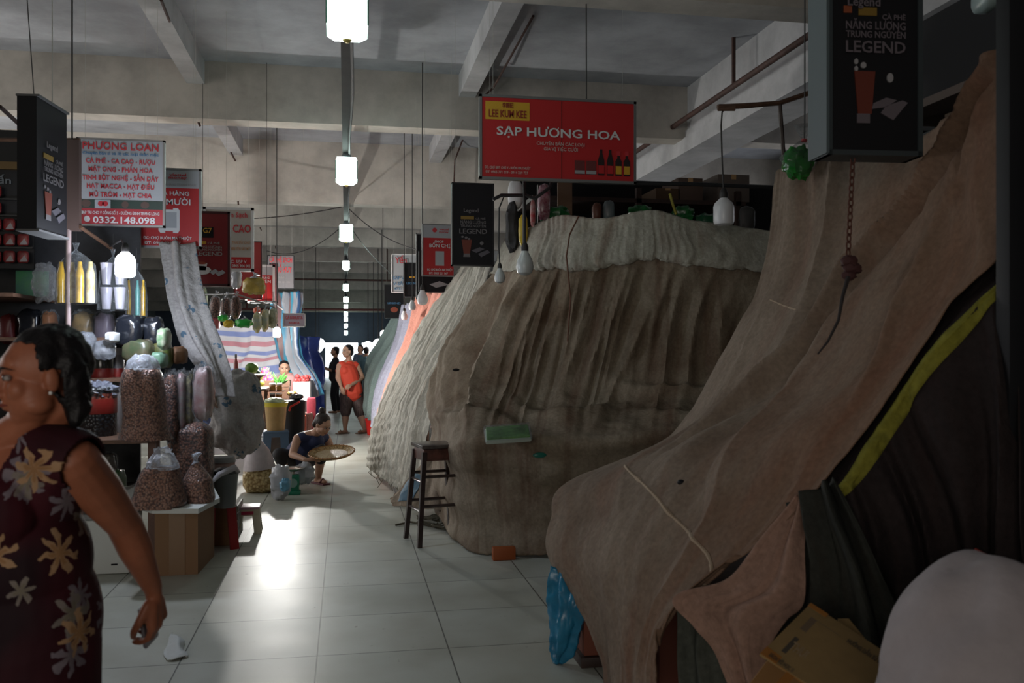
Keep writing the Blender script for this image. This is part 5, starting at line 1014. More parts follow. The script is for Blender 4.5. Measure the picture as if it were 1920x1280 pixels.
t = tag(cloth([R_((300, 455, 7.3), (330, 455, 7.25), (362, 458, 7.4)), R_((318, 560, 7.0), (346, 555, 6.95), (378, 545, 7.1)), R_((338, 640, 6.8), (370, 630, 6.75), (402, 620, 6.9)), R_((372, 690, 6.8), (400, 690, 6.7), (425, 690, 6.85)), R_((395, 735, 6.9), (415, 742, 6.8), (438, 745, 6.9))], 50, 80, ridge(2, .02, 2, wob=.06), .012, 4, 71).build('woven_strip', pw_m, None, sol=.004), 'white woven plastic strip with faded blue print hanging down between the two left stalls', 'tarp')
mb = MB().ball(W(443, 775, 7.7), (.215, .22, .36), n=90, m=60, p=.78, nz=.16, nf=2.4)
for i, p in enumerate(mb.v): mb.v[i] = p+V(.010*math.sin(p.z*34+p.x*20), -.07*abs(noise.noise(V(p.x*9+p.z*4, p.y*5, p.z*3)))+.02*noise.noise(p*16), 0)
t = thing('bulging_woven_bag', 'big bulging white woven bag with blue print at the end of the first left stall', 'bag', W(443, 860, 7.7)); mb.build('bag_body', pw_m, t)
MB().tube([W(400, 720, 7.45), W(392, 745, 7.4), W(404, 760, 7.4), W(398, 740, 7.42)], .03, 8).build('bunched_strap', mat('bunched_brown', (.20, .13, .09), .8), t)
under_table('stall_table', 'low wooden table under the bulging woven bag', -1.36, -.98, 7.45, 8.0, W(443, 855, 7.7).z-.01)
# sacks and bags on the floor
t = thing('clear_sack', 'clear sack of pale yellow sticks tied under a white cloth bag on the aisle floor', 'sack', FL(485, 925)); c = FL(485, 925)
MB().ball(c+V(0, .1, .14), (.165, .13, .15), n=30, m=16, p=.6, nz=.12, flat=.93).build('yellow_contents', yelpel, t)
MB().tube([c+V(0, .1, .24), c+V(-.01, .1, .34), c+V(-.02, .1, .42), c+V(-.035, .1, .52), c+V(-.04, .1, .56)], [.165, .145, .12, .06, .02], 20).build('white_bag_top', mat('white_bag_pinkish', (.48, .42, .43), .5, var=.2, vscale=6, bump=.5, bscale=15), t)
pouch('white_plastic_bag', 'crumpled white plastic bag on the floor left of the green scale', 'bag', (508, 545, 872, 932), 8.9, mat('thin_white_bag', (.45, .46, .5), .3, bump=.4, bscale=12), nz=.35, depth=.12)
pouch('white_plastic_bag', 'crumpled pale bag on the floor behind the green scale', 'bag', (556, 588, 868, 905), 9.4, mat('thin_white_bag2', (.38, .40, .44), .3), nz=.4, depth=.1)
pouch('blue_plastic_bag', 'small light blue plastic bag beside the green scale', 'bag', (526, 544, 896, 920), 8.8, mat('light_blue', (.12, .33, .50), .35), nz=.3, depth=.08)
t = thing('market_scale', 'green spring scale with a steel bowl in front of the squatting woman', 'scale', FL(548, 928)); c = FL(549, 928); gs = mat('scale_green', (.02, .26, .15), .35, var=.3, vscale=9)
MB().box(c+V(0, .06, .02), (.15, .12, .04), bev=.01).build('scale_base', gs, t); MB().box(c+V(0, .06, .12), (.125, .09, .17), bev=.02).build('scale_body', gs, t); MB().lathe(c+V(0, .012, .12), [(.045, 0), (.045, .01)], 20, ax=Matrix.Rotation(math.pi/2, 3, 'X')).build('dial', mat('dial_pale', (.25, .4, .35), .4), t)
MB().lathe(c+V(0, .06, .20), [(.02, 0), (.02, .03), (.05, .035), (.12, .065), (.125, .07), (.11, .065)], 24).build('weighing_bowl', mat('bowl_steel', (.4, .38, .34), .25, .8), t)
tag(MB().ball(FL(519, 921)+V(0, 0, .028), .03).build('onion', mat('onion_brown', (.30, .11, .03), .4)), 'single brown onion on the floor left of the green scale', 'onion')
tag(MB().ball(W(497, 858, 9.6), (.07, .05, .05), nz=.3).build('orange_red_bag', mat('orange_red', (.55, .08, .03), .5)), 'orange-red bag under the table behind the clear sack', 'bag')
# crumpled paper on the floor
pm = cloth([[FL(320, 1188, .012), FL(334, 1192, .03), FL(346, 1202, .012)], [FL(314, 1208, .006), FL(334, 1206, .034), FL(344, 1216, .006)], [FL(306, 1224, .006), FL(330, 1224, .016), FL(353, 1228, .008)], [FL(314, 1238, .006), FL(330, 1235, .01), FL(350, 1230, .006)]], 26, 26, None, .006, 14, 81)
tag(pm.build('crumpled_paper', mat('paper_white', (.50, .52, .52), .6), None, sol=.002), 'scrap of crumpled white paper on the floor tiles beside the woman\'s hand', 'paper')
# ------------------------------------------------------------------ fruit stall
stripeH = stripe_mat('striped_backdrop', [(.62, .62, .66), (.22, .28, .55), (.62, .62, .66), (.55, .25, .30)], 1, 3.6)
stripeV = stripe_mat('striped_hanging', [(.03, .17, .28), (.24, .25, .28), (.02, .06, .14), (.14, .07, .07), (.03, .20, .30), (.20, .21, .24)], 0, 2.4)
tag(cloth([R_((405, 612, 15.3), (470, 612, 15.3), (530, 612, 15.0)), R_((405, 655, 15.2), (470, 658, 15.2), (532, 650, 14.9)), R_((405, 700, 15.2), (470, 698, 15.1), (535, 690, 14.8)), R_((405, 816, 15.2), (470, 817, 15.1), (540, 820, 14.8))], 60, 50, ridge(2, .05, 1, wob=.08), .05, 2, 91).build('striped_backdrop', stripeH, None, sol=.004), 'white, blue and pink horizontally striped sheet behind the fruit stall', 'tarp')
tag(cloth([R_((512, 548, 14.4), (538, 548, 14.2), (566, 546, 14.0)), R_((516, 610, 14.4), (538, 610, 14.1), (562, 608, 13.9)), R_((522, 660, 14.4), (545, 662, 14.1), (566, 660, 13.9)), R_((545, 710, 14.2), (565, 705, 13.9), (590, 700, 13.6)), R_((575, 750, 13.9), (590, 745, 13.7), (602, 740, 13.5))], 50, 70, ridge(4, .06, 2, wob=.05), .03, 2, 92).build('striped_hanging', stripeV, None, sol=.004), 'blue, white and brown vertically striped sheet hanging right of the fruit seller', 'tarp')
tag(cloth([R_((560, 632, 16.5), (575, 630, 16.4), (592, 632, 16)), R_((562, 680, 16.4), (585, 680, 16.1), (603, 684, 15.8)), R_((570, 720, 16.3), (590, 725, 15.9), (606, 730, 15.6)), R_((580, 802, 16.2), (595, 806, 15.8), (607, 808, 15.6))], 40, 60, ridge(2, .06, 5), .05, 2.4, 93).build('blue_tarp', mat('deep_blue_tarp', (.02, .05, .28), .35, var=.4, vscale=3), None, sol=.005), 'deep blue shiny tarp over the stall beyond the fruit stall', 'tarp')
# counter
cy0 = 13.0; ft = thing('fruit_counter', 'fruit stall counter crowded with produce', 'stall table', V(-1.3, 13.2, 0))
MB().box2((-2.6, 12.9, .74), (-1.05, 14.0, .78), bev=.004).build('table_top', wood, ft)
for (x, y) in ((-2.55, 12.95), (-1.12, 12.95), (-2.55, 13.9), (-1.12, 13.9)): MB().box2((x, y, 0), (x+.05, y+.05, .74)).build('leg', wood, ft, smooth=False)
t = thing('foam_box', 'white foam box of red fruit beside the fruit seller', 'box', W(566, 750, 13.0)); a = W(549, 752, 13.0); b = W(581, 716, 13.0); MB().box2((a.x, a.y, a.z), (b.x, a.y+.5, b.z), bev=.01).build('box_body', styro, t)
t2 = thing('support_crate', 'dark crate under the white foam box of red fruit', 'crate', V((a.x+b.x)/2, a.y+.25, 0)); MB().box2((a.x, a.y, 0), (b.x, a.y+.5, a.z-.003), bev=.01).build('crate_body', mat('crate_dark', (.05, .03, .03), .7), t2)
for k in range(5): MB().box2((a.x+.01, a.y-.006, .05+k*.12), (b.x-.01, a.y+.002, .11+k*.12)).build('slat', darkwood, t2, smooth=False)
q = random.Random(3); rf = mat('red_fruit', (.45, .05, .05), .35, var=.3, vscale=8); fr0 = None
for k in range(26):
    p = V(a.x+.03+q.random()*(b.x-a.x-.06), a.y+.04+q.random()*.42, b.z+.022+(.03 if k > 14 else 0)+(.02 if k > 21 else 0))
    if fr0 is None: fr0 = thing('red_apple', 'small red fruit heaped on the white foam box', 'fruit', p-V(0, 0, .03), 'red fruit on the foam box'); MB().ball(p, (.034, .034, .031)).build('flesh', rf, fr0); MB().tube([p+V(0, 0, .028), p+V(.004, 0, .04)], .002, 5).build('stalk', darkwood, fr0)
    else: dup(fr0, p-V(0, 0, .03), rz=q.random()*6)
df = mat('dragon_fruit_pink', (.60, .06, .16), .4); dg0 = None
for k, (px, py) in enumerate(((497, 694), (501, 702), (506, 708), (497, 710), (503, 716), (494, 702), (509, 714))):
    p = W(px, py+2, 12.9)
    if dg0 is None:
        dg0 = thing('dragon_fruit', 'pink dragon fruit in the heap left of the fruit seller', 'fruit', p-V(0, 0, .05), 'dragon fruit heap'); MB().ball(p, (.055, .05, .06), nz=.15).build('flesh', df, dg0)
        for j in range(6): an = j*1.05; MB().tube([p+V(.045*math.cos(an), .04*math.sin(an), .02), p+V(.06*math.cos(an), .055*math.sin(an), .06)], [.012, .001], 5).build('scale', mat('scale_green2', (.25, .35, .08), .5), dg0)
    else: dup(dg0, p-V(0, 0, .05), rz=k)
heap = thing('produce_shelf', 'stepped display board under the produce heap of the fruit stall', 'shelf', W(490, 752, 13.0)); a2 = W(455, 752, 13.1); b2 = W(545, 722, 13.1)
MB().box2((a2.x, 13.0, .783), (b2.x, 13.4, .93)).build('step', wood, heap, smooth=False); MB().box2((a2.x, 13.25, .93), (b2.x, 13.6, 1.02)).build('step', wood, heap, smooth=False)
def fruit(label, px, py, D, r, m, nm, cat='fruit'): return tag(MB().ball(W(px, py, D), r, nz=.06).build(nm, m), label, cat)
gm = mat('melon_green', (.10, .24, .03), .5, var=.4, vscale=9); fruit('large green melon on top of the bulging bag side of the fruit stall', 472, 690, 11.6, (.085, .08, .07), gm, 'green_melon'); fruit('dark watermelon beside the large green melon', 478, 699, 11.7, (.07, .07, .05), mat('melon_dark', (.02, .05, .02), .4), 'watermelon')
fruit('yellow-green mango below the large green melon', 486, 706, 12.2, (.05, .05, .055), mat('mango', (.35, .42, .05), .4), 'mango'); fruit('second yellow-green mango above the honey jars', 489, 718, 12.3, (.05, .05, .045), MT['mango'], 'mango')
ft2 = thing('produce_stand', 'low stand behind the bulging woven bag holding melon and mangoes', 'stall table', V(-1.25, 11.6, 0)); MB().box2((-1.9, 11.3, 1.13), (-1.0, 11.95, 1.16), bev=.004).build('table_top', wood, ft2); MB().box2((-1.9, 12.0, .935), (-1.0, 12.8, .965), bev=.004).build('lower_top', wood, ft2)
for (x, y) in ((-1.88, 11.35), (-1.06, 11.35), (-1.88, 12.4), (-1.06, 12.4)): MB().box2((x, y, 0), (x+.04, y+.04, 1.13 if y < 12 else .935)).build('leg', wood, ft2, smooth=False)
t = thing('herb_bunch', 'bunch of green herbs in front of the fruit seller', 'herbs', W(523, 722, 12.7)); q = random.Random(9)
for k in range(26):
    p = W(523, 722, 12.7); d = V(q.uniform(-.11, .13), q.uniform(-.05, .05), q.uniform(.06, .20)); MB().tube([p, p+d*.6, p+d], [.006, .02, .003], 6).build('leafy_stem', mat('herb_green', (.05, .20, .03), .5, var=.4, vscale=12), t)
for (px0, px1, py0, py1, lab, mm) in ((505, 517, 718, 732, 'upper left honey jar of the four on the fruit counter', 'amber'), (519, 529, 718, 732, 'upper right honey jar of the four on the fruit counter', 'amber'), (506, 516, 736, 748, 'lower left dark jar of the four on the fruit counter', 'glassd'), (518, 529, 736, 748, 'lower right honey jar of the four on the fruit counter', 'amber')):
    jar(lab, px0, px1, py0, py1, 12.2, mat('amber_honey', (.28, .12, .02), .15) if mm == 'amber' else mat('dark_jam', (.08, .04, .02), .2), plastic_w, lid_h=.25)
t = thing('jar_step', 'small wooden step holding the honey jars', 'shelf', V(W(517, 748, 12.2).x, 12.2, 0)); p = W(517, 748, 12.2); MB().box2((p.x-.11, p.y-.08, 0), (p.x+.11, p.y+.08, p.z-.002)).build('step_body', darkwood, t, smooth=False); MB().box2((p.x-.11, p.y-.02, W(517, 732, 12.2).z-.014), (p.x+.11, p.y+.08, W(517, 732, 12.2).z-.002)).build('upper_step', darkwood, t, smooth=False)
fruit('brown-yellow fruit cluster on the round woven basket', 548, 738, 12.3, (.07, .06, .04), pellet_mat('longan', (.30, .18, .04), (.42, .30, .08), (.1, .05, .01), 30), 'longan_cluster')
# white bottle with green base, round basket, sacks, speaker
MBt = MB(); t = thing('round_basket', 'round woven basket standing beside the white foam box', 'basket', W(560, 800, 12.4)); p = W(560, 800, 12.4)
MB().lathe(V(p.x, p.y, .18), [(.13, 0), (.17, .12), (.19, .28), (.195, .40), (.18, .42), (.16, .38)], 26).build('woven_body', mat('basket_brown', (.15, .085, .075), .8, bump=.8, bscale=60), t); MB().lathe(V(p.x, p.y, 0), [(.15, 0), (.15, .18)], 16).build('basket_stand', darkwood, t)
for (x0, x1, y0, y1, D, mm, lab, nm, cat) in ((576, 592, 745, 800, 12.6, mat('red_sackcloth', (.32, .03, .05), .7, var=.3, vscale=8), 'narrow red patterned sack between the basket and the grey speaker', 'red_sack', 'sack'), (558, 574, 778, 805, 12.2, mat('rust_tin', (.28, .05, .02), .6), 'rust red box at the foot of the round basket', 'rust_box', 'box')):
    c = W((x0+x1)/2, y1, D); tag(MB().box(V(c.x, c.y, (W(0, y0, D).z)/2+.002), ((x1-x0)/F_PX*D, .2, W(0, y0, D).z), bev=.03).build(nm, mm), lab, cat)
t = thing('grey_speaker', 'grey box speaker with an oval badge beyond the red patterned sack', 'speaker', FL(601, 788)); c = FL(601, 785); h_ = W(601, 740, 18.0).z; MB().box(V(c.x, c.y+.1, .30), (.22, .2, .60), bev=.01).build('cabinet', mat('speaker_grey', (.26, .28, .26), .6), t); MB().ball(V(c.x, c.y-.005, .43), (.05, .01, .035)).build('badge', mat('navy', (.03, .04, .15), .4), t.children[0])
# yellow basin on a tapered bucket on a blue stool
c = W(517, 806, 10.6); t = thing('tapered_bucket', 'tall tan bucket with a yellow rim full of white greens on the blue stool', 'bucket', c); k_ = 10.6/F_PX
MB().lathe(c, [(16*k_, 0), (17*k_, 6*k_), (20*k_, 44*k_), (21*k_, 46*k_)], 28).build('bucket_body', mat('tan_plastic', (.48, .30, .12), .4, var=.15), t); MB().lathe(c, [(21*k_, 44*k_), (23*k_, 52*k_), (21*k_, 52*k_), (20*k_, 46*k_)], 28).build('yellow_rim', mat('yellow_plastic', (.65, .52, .04), .4), t)
MB().ball(c+V(-.01, 0, 53*k_), (19*k_, 19*k_, 8*k_), nz=.35, nf=4).build('white_greens', mat('pale_greens', (.52, .58, .36), .5, var=.3, vscale=20), t)
bs = mat('blue_stool', (.10, .16, .24), .4); pstool('blue-grey stool carrying the tan bucket', V(c.x, c.y, 0), .34, c.z-.002, bs, bs, .1, nm='plastic_stool')
tag(MB().box(V(c.x, c.y-.03, .20), (.36, .28, .02), bev=.005).build('pale_blue_tray', mat('pale_blue', (.30, .42, .55), .4)), 'pale blue tray low between the legs of the blue-grey stool', 'tray')
c = W(551, 806, 11.0); t = thing('black_bucket', 'black bucket with a red handle right of the tan bucket', 'bucket', V(c.x, c.y, 0)); MB().lathe(V(c.x, c.y, 0), [(.11, 0), (.13, .6), (.14, W(0, 752, 11.0).z), (.12, W(0, 750, 11.0).z)], 22).build('bucket_body', black, t); MB().tube([W(542, 770, 10.7), W(545, 762, 10.7), W(562, 753, 10.7)], .012, 8).build('red_handle', mat('red_plastic', (.62, .02, .015), .35), t)
tag(MB().ball(W(556, 744, 11.0), (.08, .07, .04), nz=.3).build('black_liner', blk), 'black crumpled bag on top of the black bucket', 'bag')
# green-labelled bottle on the near side
jar('dark bottle with red label standing by the striped backdrop', 438, 447, 664, 700, 11.4, mat('bottle_red', (.25, .05, .05), .3), mat('bottle_cap', (.02, .03, .02), .3), name='bottle', cat='bottle', prof=lambda r, h: [(r*.9, 0), (r, h*.55), (r*.45, h*.8), (r*.4, h*.9)], lidr=.5)
# --- packets hanging above the fruit stall
for k, (x, y, D, lab) in enumerate(((404, 576, 10.4, 'left'), (424, 578, 10.3, 'middle'), (442, 576, 10.2, 'right'))):
    pouch('hanging_pod_bag', 'brown oval bag of dried mushrooms hung under the maroon lightbox, %s of three' % lab, 'bag', (x-9, x+9, y-20, y+22), D, coffee, depth=.06, p=.9, film_=True, tie=True)
hang = [((376, 388, 540, 600), 10.6, 'pouch_sweets', 'red and white sweets bag hung left of the three oval bags'), ((396, 412, 596, 616), 10.4, 'pouch_pinkred', 'pink-red snack packet hung below the oval bags'), ((420, 438, 600, 614), 10.1, 'ylw', 'yellow snack packet hung on the green strip'), ((410, 428, 590, 602), 10.2, 'grn', 'bright green packet on the left of the strip'), ((442, 472, 598, 614), 10.1, 'grn', 'bright green packet on the right of the strip'), ((434, 452, 504, 540), 10.3, 'wht', 'white crinkled packet hanging beside the maroon lightbox'), ((456, 498, 520, 552), 10.2, 'yel2', 'big yellow crinkled snack bag in front of the small red payment board'), ((474, 490, 586, 622), 10.6, 'mixed', 'white and yellow snack bag left of the clear snack bags'), ((490, 504, 580, 620), 10.7, 'mixed', 'clear snack bag in the middle above the lit bulb'), ((504, 520, 578, 614), 10.8, 'mixed2', 'shiny clear snack bag nearest above the round lit bulb'), ((476, 488, 576, 588), 10.7, 'orr', 'small orange-red packet above the snack bags')]
mmx = {'pouch_sweets': MT['pouch_sweets'], 'pouch_pinkred': mat('pinkred', (.45, .10, .12), .35), 'ylw': mat('ylw', (.60, .42, .03), .3), 'grn': mat('grn', (.03, .42, .06), .3), 'wht': mat('wht', (.45, .47, .52), .25, bump=.5, bscale=20), 'yel2': mat('yel2', (.45, .33, .08), .25, var=.3, vscale=8, bump=.5, bscale=15), 'mixed': mat('mixed', (.55, .50, .25), .25, col2=(.35, .4, .38), vscale=10), 'mixed2': mat('mixed2', (.45, .46, .36), .2, col2=(.2, .2, .12), vscale=12), 'orr': mat('orr', (.65, .10, .04), .4)}
for (bx, D, mm, lab) in hang:
    t = pouch('hanging_packet', lab, 'packet', bx, D, mmx[mm], nz=.25, depth=.06, tie=True); q = W((bx[0]+bx[1])/2, bx[2], D)
    MB().tube([q, V(q.x, q.y, max(q.z+.05, 2.16))], .003, 5).build('hanging_string', cable, t)
t = thing('hanging_rail', 'steel rail from which the snack packets hang above the fruit stall', 'rail', W(450, 556, 10.3)); MB().tube([W(366, 552, 10.5), W(405, 552, 10.4), W(440, 550, 10.3), W(515, 576, 10.7)], .010, 8).build('rail_tube', steel, t); MB().tube([W(470, 567, 10.6), W(512, 566, 12.4), W(530, 580, 12.6)], .010, 8).build('side_arm', steel, t)
for p in (W(380, 551, 10.5), W(500, 567, 10.6)): MB().tube([p, V(p.x, p.y, CZ)], .003, 5).build('hanger_wire', cable, t)
# --- far clutter along both sides, built at their own depth
def far_stall(label, x, y, w_, d, h, m, side):
    t = thing('far_stall', label, 'stall', V(x, y, 0)); MB().box2((x-w_/2, y, 0), (x+w_/2, y+d, .8), bev=.02).build('counter', m, t)
    MB().box2((x-w_/2, y+d-.05, .8), (x+w_/2, y+d, h)).build('dark_backing', black2, t, smooth=False)
    cl = cloth([[V(x-w_/2*side, y, h*.97), V(x-w_/2*side, y+d/2, h), V(x-w_/2*side, y+d, h*.97)], [V(x, y-.05, h*.95), V(x, y+d/2, h), V(x, y+d, h*.95)], [V(x+w_/2*side, y-.1, .75), V(x+w_/2*side, y+d/2, .9), V(x+w_/2*side, y+d, .75)], [V(x+w_/2*side*1.1, y-.12, .1), V(x+w_/2*side*1.15, y+d/2, .1), V(x+w_/2*side*1.1, y+d, .1)]], 24, 30, None, .08, 1.5, int(y)); cl.build('cover', m, t, sol=.01)
far_m2 = [mat('far_blue', (.05, .08, .22), .6, var=.4, vscale=3), mat('far_grey', (.20, .22, .25), .7, var=.4, vscale=3), mat('far_brown', (.16, .10, .07), .7, var=.4, vscale=3), mat('far_teal', (.06, .14, .16), .6, var=.4, vscale=3)]
for k, (x, y, lab) in enumerate(((-1.9, 17.2, 'blue covered stall beyond the deep blue tarp on the left'), (-2.0, 20.5, 'grey covered stall farther down the left side'), (-2.1, 24.5, 'brown stall far down the left side'), (-2.2, 29.5, 'teal stall near the far end on the left'), (2.0, 18.0, 'grey-blue stall behind the grey-green tarp on the right'), (2.0, 21.5, 'teal covered stall farther down the right side'), (2.0, 26, 'brown stall far down the right side'), (2.1, 32, 'blue stall near the far end on the right'))):
    far_stall(lab, x, y, 1.7, 2.6, 1.75 if x < 0 else 1.7, far_m2[k % 4], 1 if x < 0 else -1)
t = thing('parasol', 'blue-grey domed parasol above the far right stalls', 'parasol', V(W(713, 672, 19).x, W(713, 672, 19).y, 0)); MB().ball(W(713, 672, 19), (.24, .24, .15), n=20, m=12, flat=.1).build('dome', mat('dome_blue', (.16, .20, .32), .6), t); MB().tube([V(W(713, 672, 19).x, W(713, 672, 19).y, 0), W(713, 672, 19)], .012, 6).build('pole', steel, t)
for k, (px, py, D, r) in enumerate(((592, 648, 26, .22), (598, 645, 30, .2), (700, 652, 27, .16), (709, 645, 24, .14), (716, 662, 22, .10), (690, 650, 30, .18))):
    p = W(px, py, D); t = thing('glowing_lamp', 'glowing far stall lamp on the %s side near the bright doorways' % ('left' if px < 640 else 'right'), 'lamp', p-V(0, 0, r), 'far stall lamps on the %s' % ('left' if px < 640 else 'right'))
    MB().ball(p, (r, r*.5, r)).build('lamp_globe', mat('far_glow', (1, 1, 1), .4, emit=(.95, .97, 1), es=7), t); MB().tube([p+V(0, 0, r*.9), V(p.x, p.y, CZ)], .01, 5).build('cord', cable, t)
# ------------------------------------------------------------------ people
def skinm(name, c): return mat(name, c, .5, var=.12, vscale=14, spec=.4)
hair_m = mat('black_hair', (.008, .006, .007), .5, bump=.5, bscale=60, var=.3, vscale=30, spec=.3)
def frame(front):
    y = Vector(front).normalized(); z = Vector((0, 0, 1)); x = y.cross(z).normalized(); z = x.cross(y)
    return Matrix((x, y, z)).transposed()
def head_prims(mb, c, R, s=1.0, plump=1.0):
    """skull, jaw, cheeks, nose, lips, ears about the head centre c; local y is the way the face looks"""
    P = lambda *a: c+R@(V(*a)*s)
    mb.ball(P(0, -.012, .030), (.074*s, .092*s, .084*s), R=R, n=24, m=18)
    mb.ball(P(0, .022, -.035), (.062*s*plump, .062*s, .070*s), R=R, n=24, m=16)
    mb.ball(P(0, .048, -.078), (.032*s*plump, .028*s, .024*s), R=R)                       # chin
    mb.ball(P(0, .058, .040), (.052*s, .026*s, .030*s), R=R)                        # brow
    for q in (-1, 1):
        mb.ball(P(q*.036, .056, -.018), (.027*s*plump, .024*s, .026*s), R=R)              # cheek
        mb.ball(P(q*.050, .020, -.055), (.022*s*plump, .034*s, .024*s), R=R)              # jaw corner
        mb.ball(P(q*.077, -.010, -.002), (.010*s, .017*s, .030*s), R=R)             # ear
        mb.ball(P(q*.012, .090, -.026), (.009*s, .010*s, .008*s), R=R)              # nostril
    mb.cap(P(0, .076, .022), .008*s, P(0, .096, -.022), .012*s)
    mb.ball(P(0, .082, -.046), (.022*s, .010*s, .006*s), R=R); mb.ball(P(0, .080, -.056), (.019*s, .010*s, .007*s), R=R)
def face_parts(t, c, R, s=1.0, lip=(.25, .05, .04)):
    P = lambda *a: c+R@(V(*a)*s); hd = R@V(0, 1, 0)
    for q in (-1, 1):
        MB().ball(P(q*.031, .073, .012), (.0150*s, .0095*s, .0078*s), R=R).build('eye', mat('eye_white', (.35, .30, .28), .2), t); ey = t.children[-1] if t.children[-1].name.startswith('eye') and not t.children[-1].name.startswith('eyel') and not t.children[-1].name.startswith('eyeb') else t
        MB().ball(P(q*.031, .0810, .012), (.0060*s, .0035*s, .0064*s), R=R).build('iris', mat('iris_dark', (.015, .008, .006), .15), ey)
        MB().tube([P(q*.014, .0800, .016), P(q*.031, .0830, .0200), P(q*.048, .070, .013)], [.0015*s, .0024*s, .001*s], 6).build('eyelid', mat('eyelid', (.10, .035, .025), .6), t)
        MB().tube([P(q*.012, .086, .030), P(q*.032, .0835, .036), P(q*.056, .064, .029)], [.0022*s, .0026*s, .0010*s], 6).build('eyebrow', hair_m, t)
    MB().tube([P(-.023, .080, -.050), P(-.010, .0905, -.0488), P(0, .0915, -.050), P(.010, .0905, -.0488), P(.023, .080, -.050)], [.0015*s, .0045*s, .005*s, .0045*s, .0015*s], 8).build('lips', mat('lips_%d' % int(lip[0]*100), lip, .4), t)
def hand_prims(mb, wr, d, n, s=1.0, curl=.9, side=1, tr=None):
    """palm + four bent fingers + thumb. d: along the hand, n: out of the back of the hand, side: thumb side sign"""
    d = d.normalized(); n = (n-d*n.dot(d)).normalized(); a = d.cross(n)*side
    P = lambda u, v, w_: wr+(d*u+a*v+n*w_)*s
    mb.cap(P(-.02, 0, 0), .021*s, P(.02, 0, 0), .020*s)
    mb.cap(P(.025, .018, 0), .018*s, P(.078, .028, 0), .014*s); mb.cap(P(.025, 0, 0), .018*s, P(.082, .008, .002), .014*s); mb.cap(P(.025, -.014, 0), .017*s, P(.075, -.026, 0), .013*s)
    for k, (v, L, u0) in enumerate(((.031, .070, .082), (.011, .080, .086), (-.009, .074, .083), (-.028, .058, .076))):
        p0 = P(u0, v, 0); ang = 0; seg = (.42, .32, .26); r = [.0095, .0086, .0078, .0068]
        for j in range(3):
            ang += curl*(.55, .75, .5)[j]*(1+.06*k); q = p0+(d*math.cos(ang)-n*math.sin(ang))*L*seg[j]*s; mb.cap(p0, r[j]*s, q, r[j+1]*s, n=10); p0 = q
    t0 = P(.02, .026, -.004); t1 = P(.052, .050, -.018); t2 = P(.078, .050, -.036); t3 = P(.098, .040, -.046)
    mb.cap(t0, .014*s, t1, .0115*s, n=10); mb.cap(t1, .0115*s, t2, .0095*s, n=10); mb.cap(t2, .0095*s, t3, .008*s, n=10)
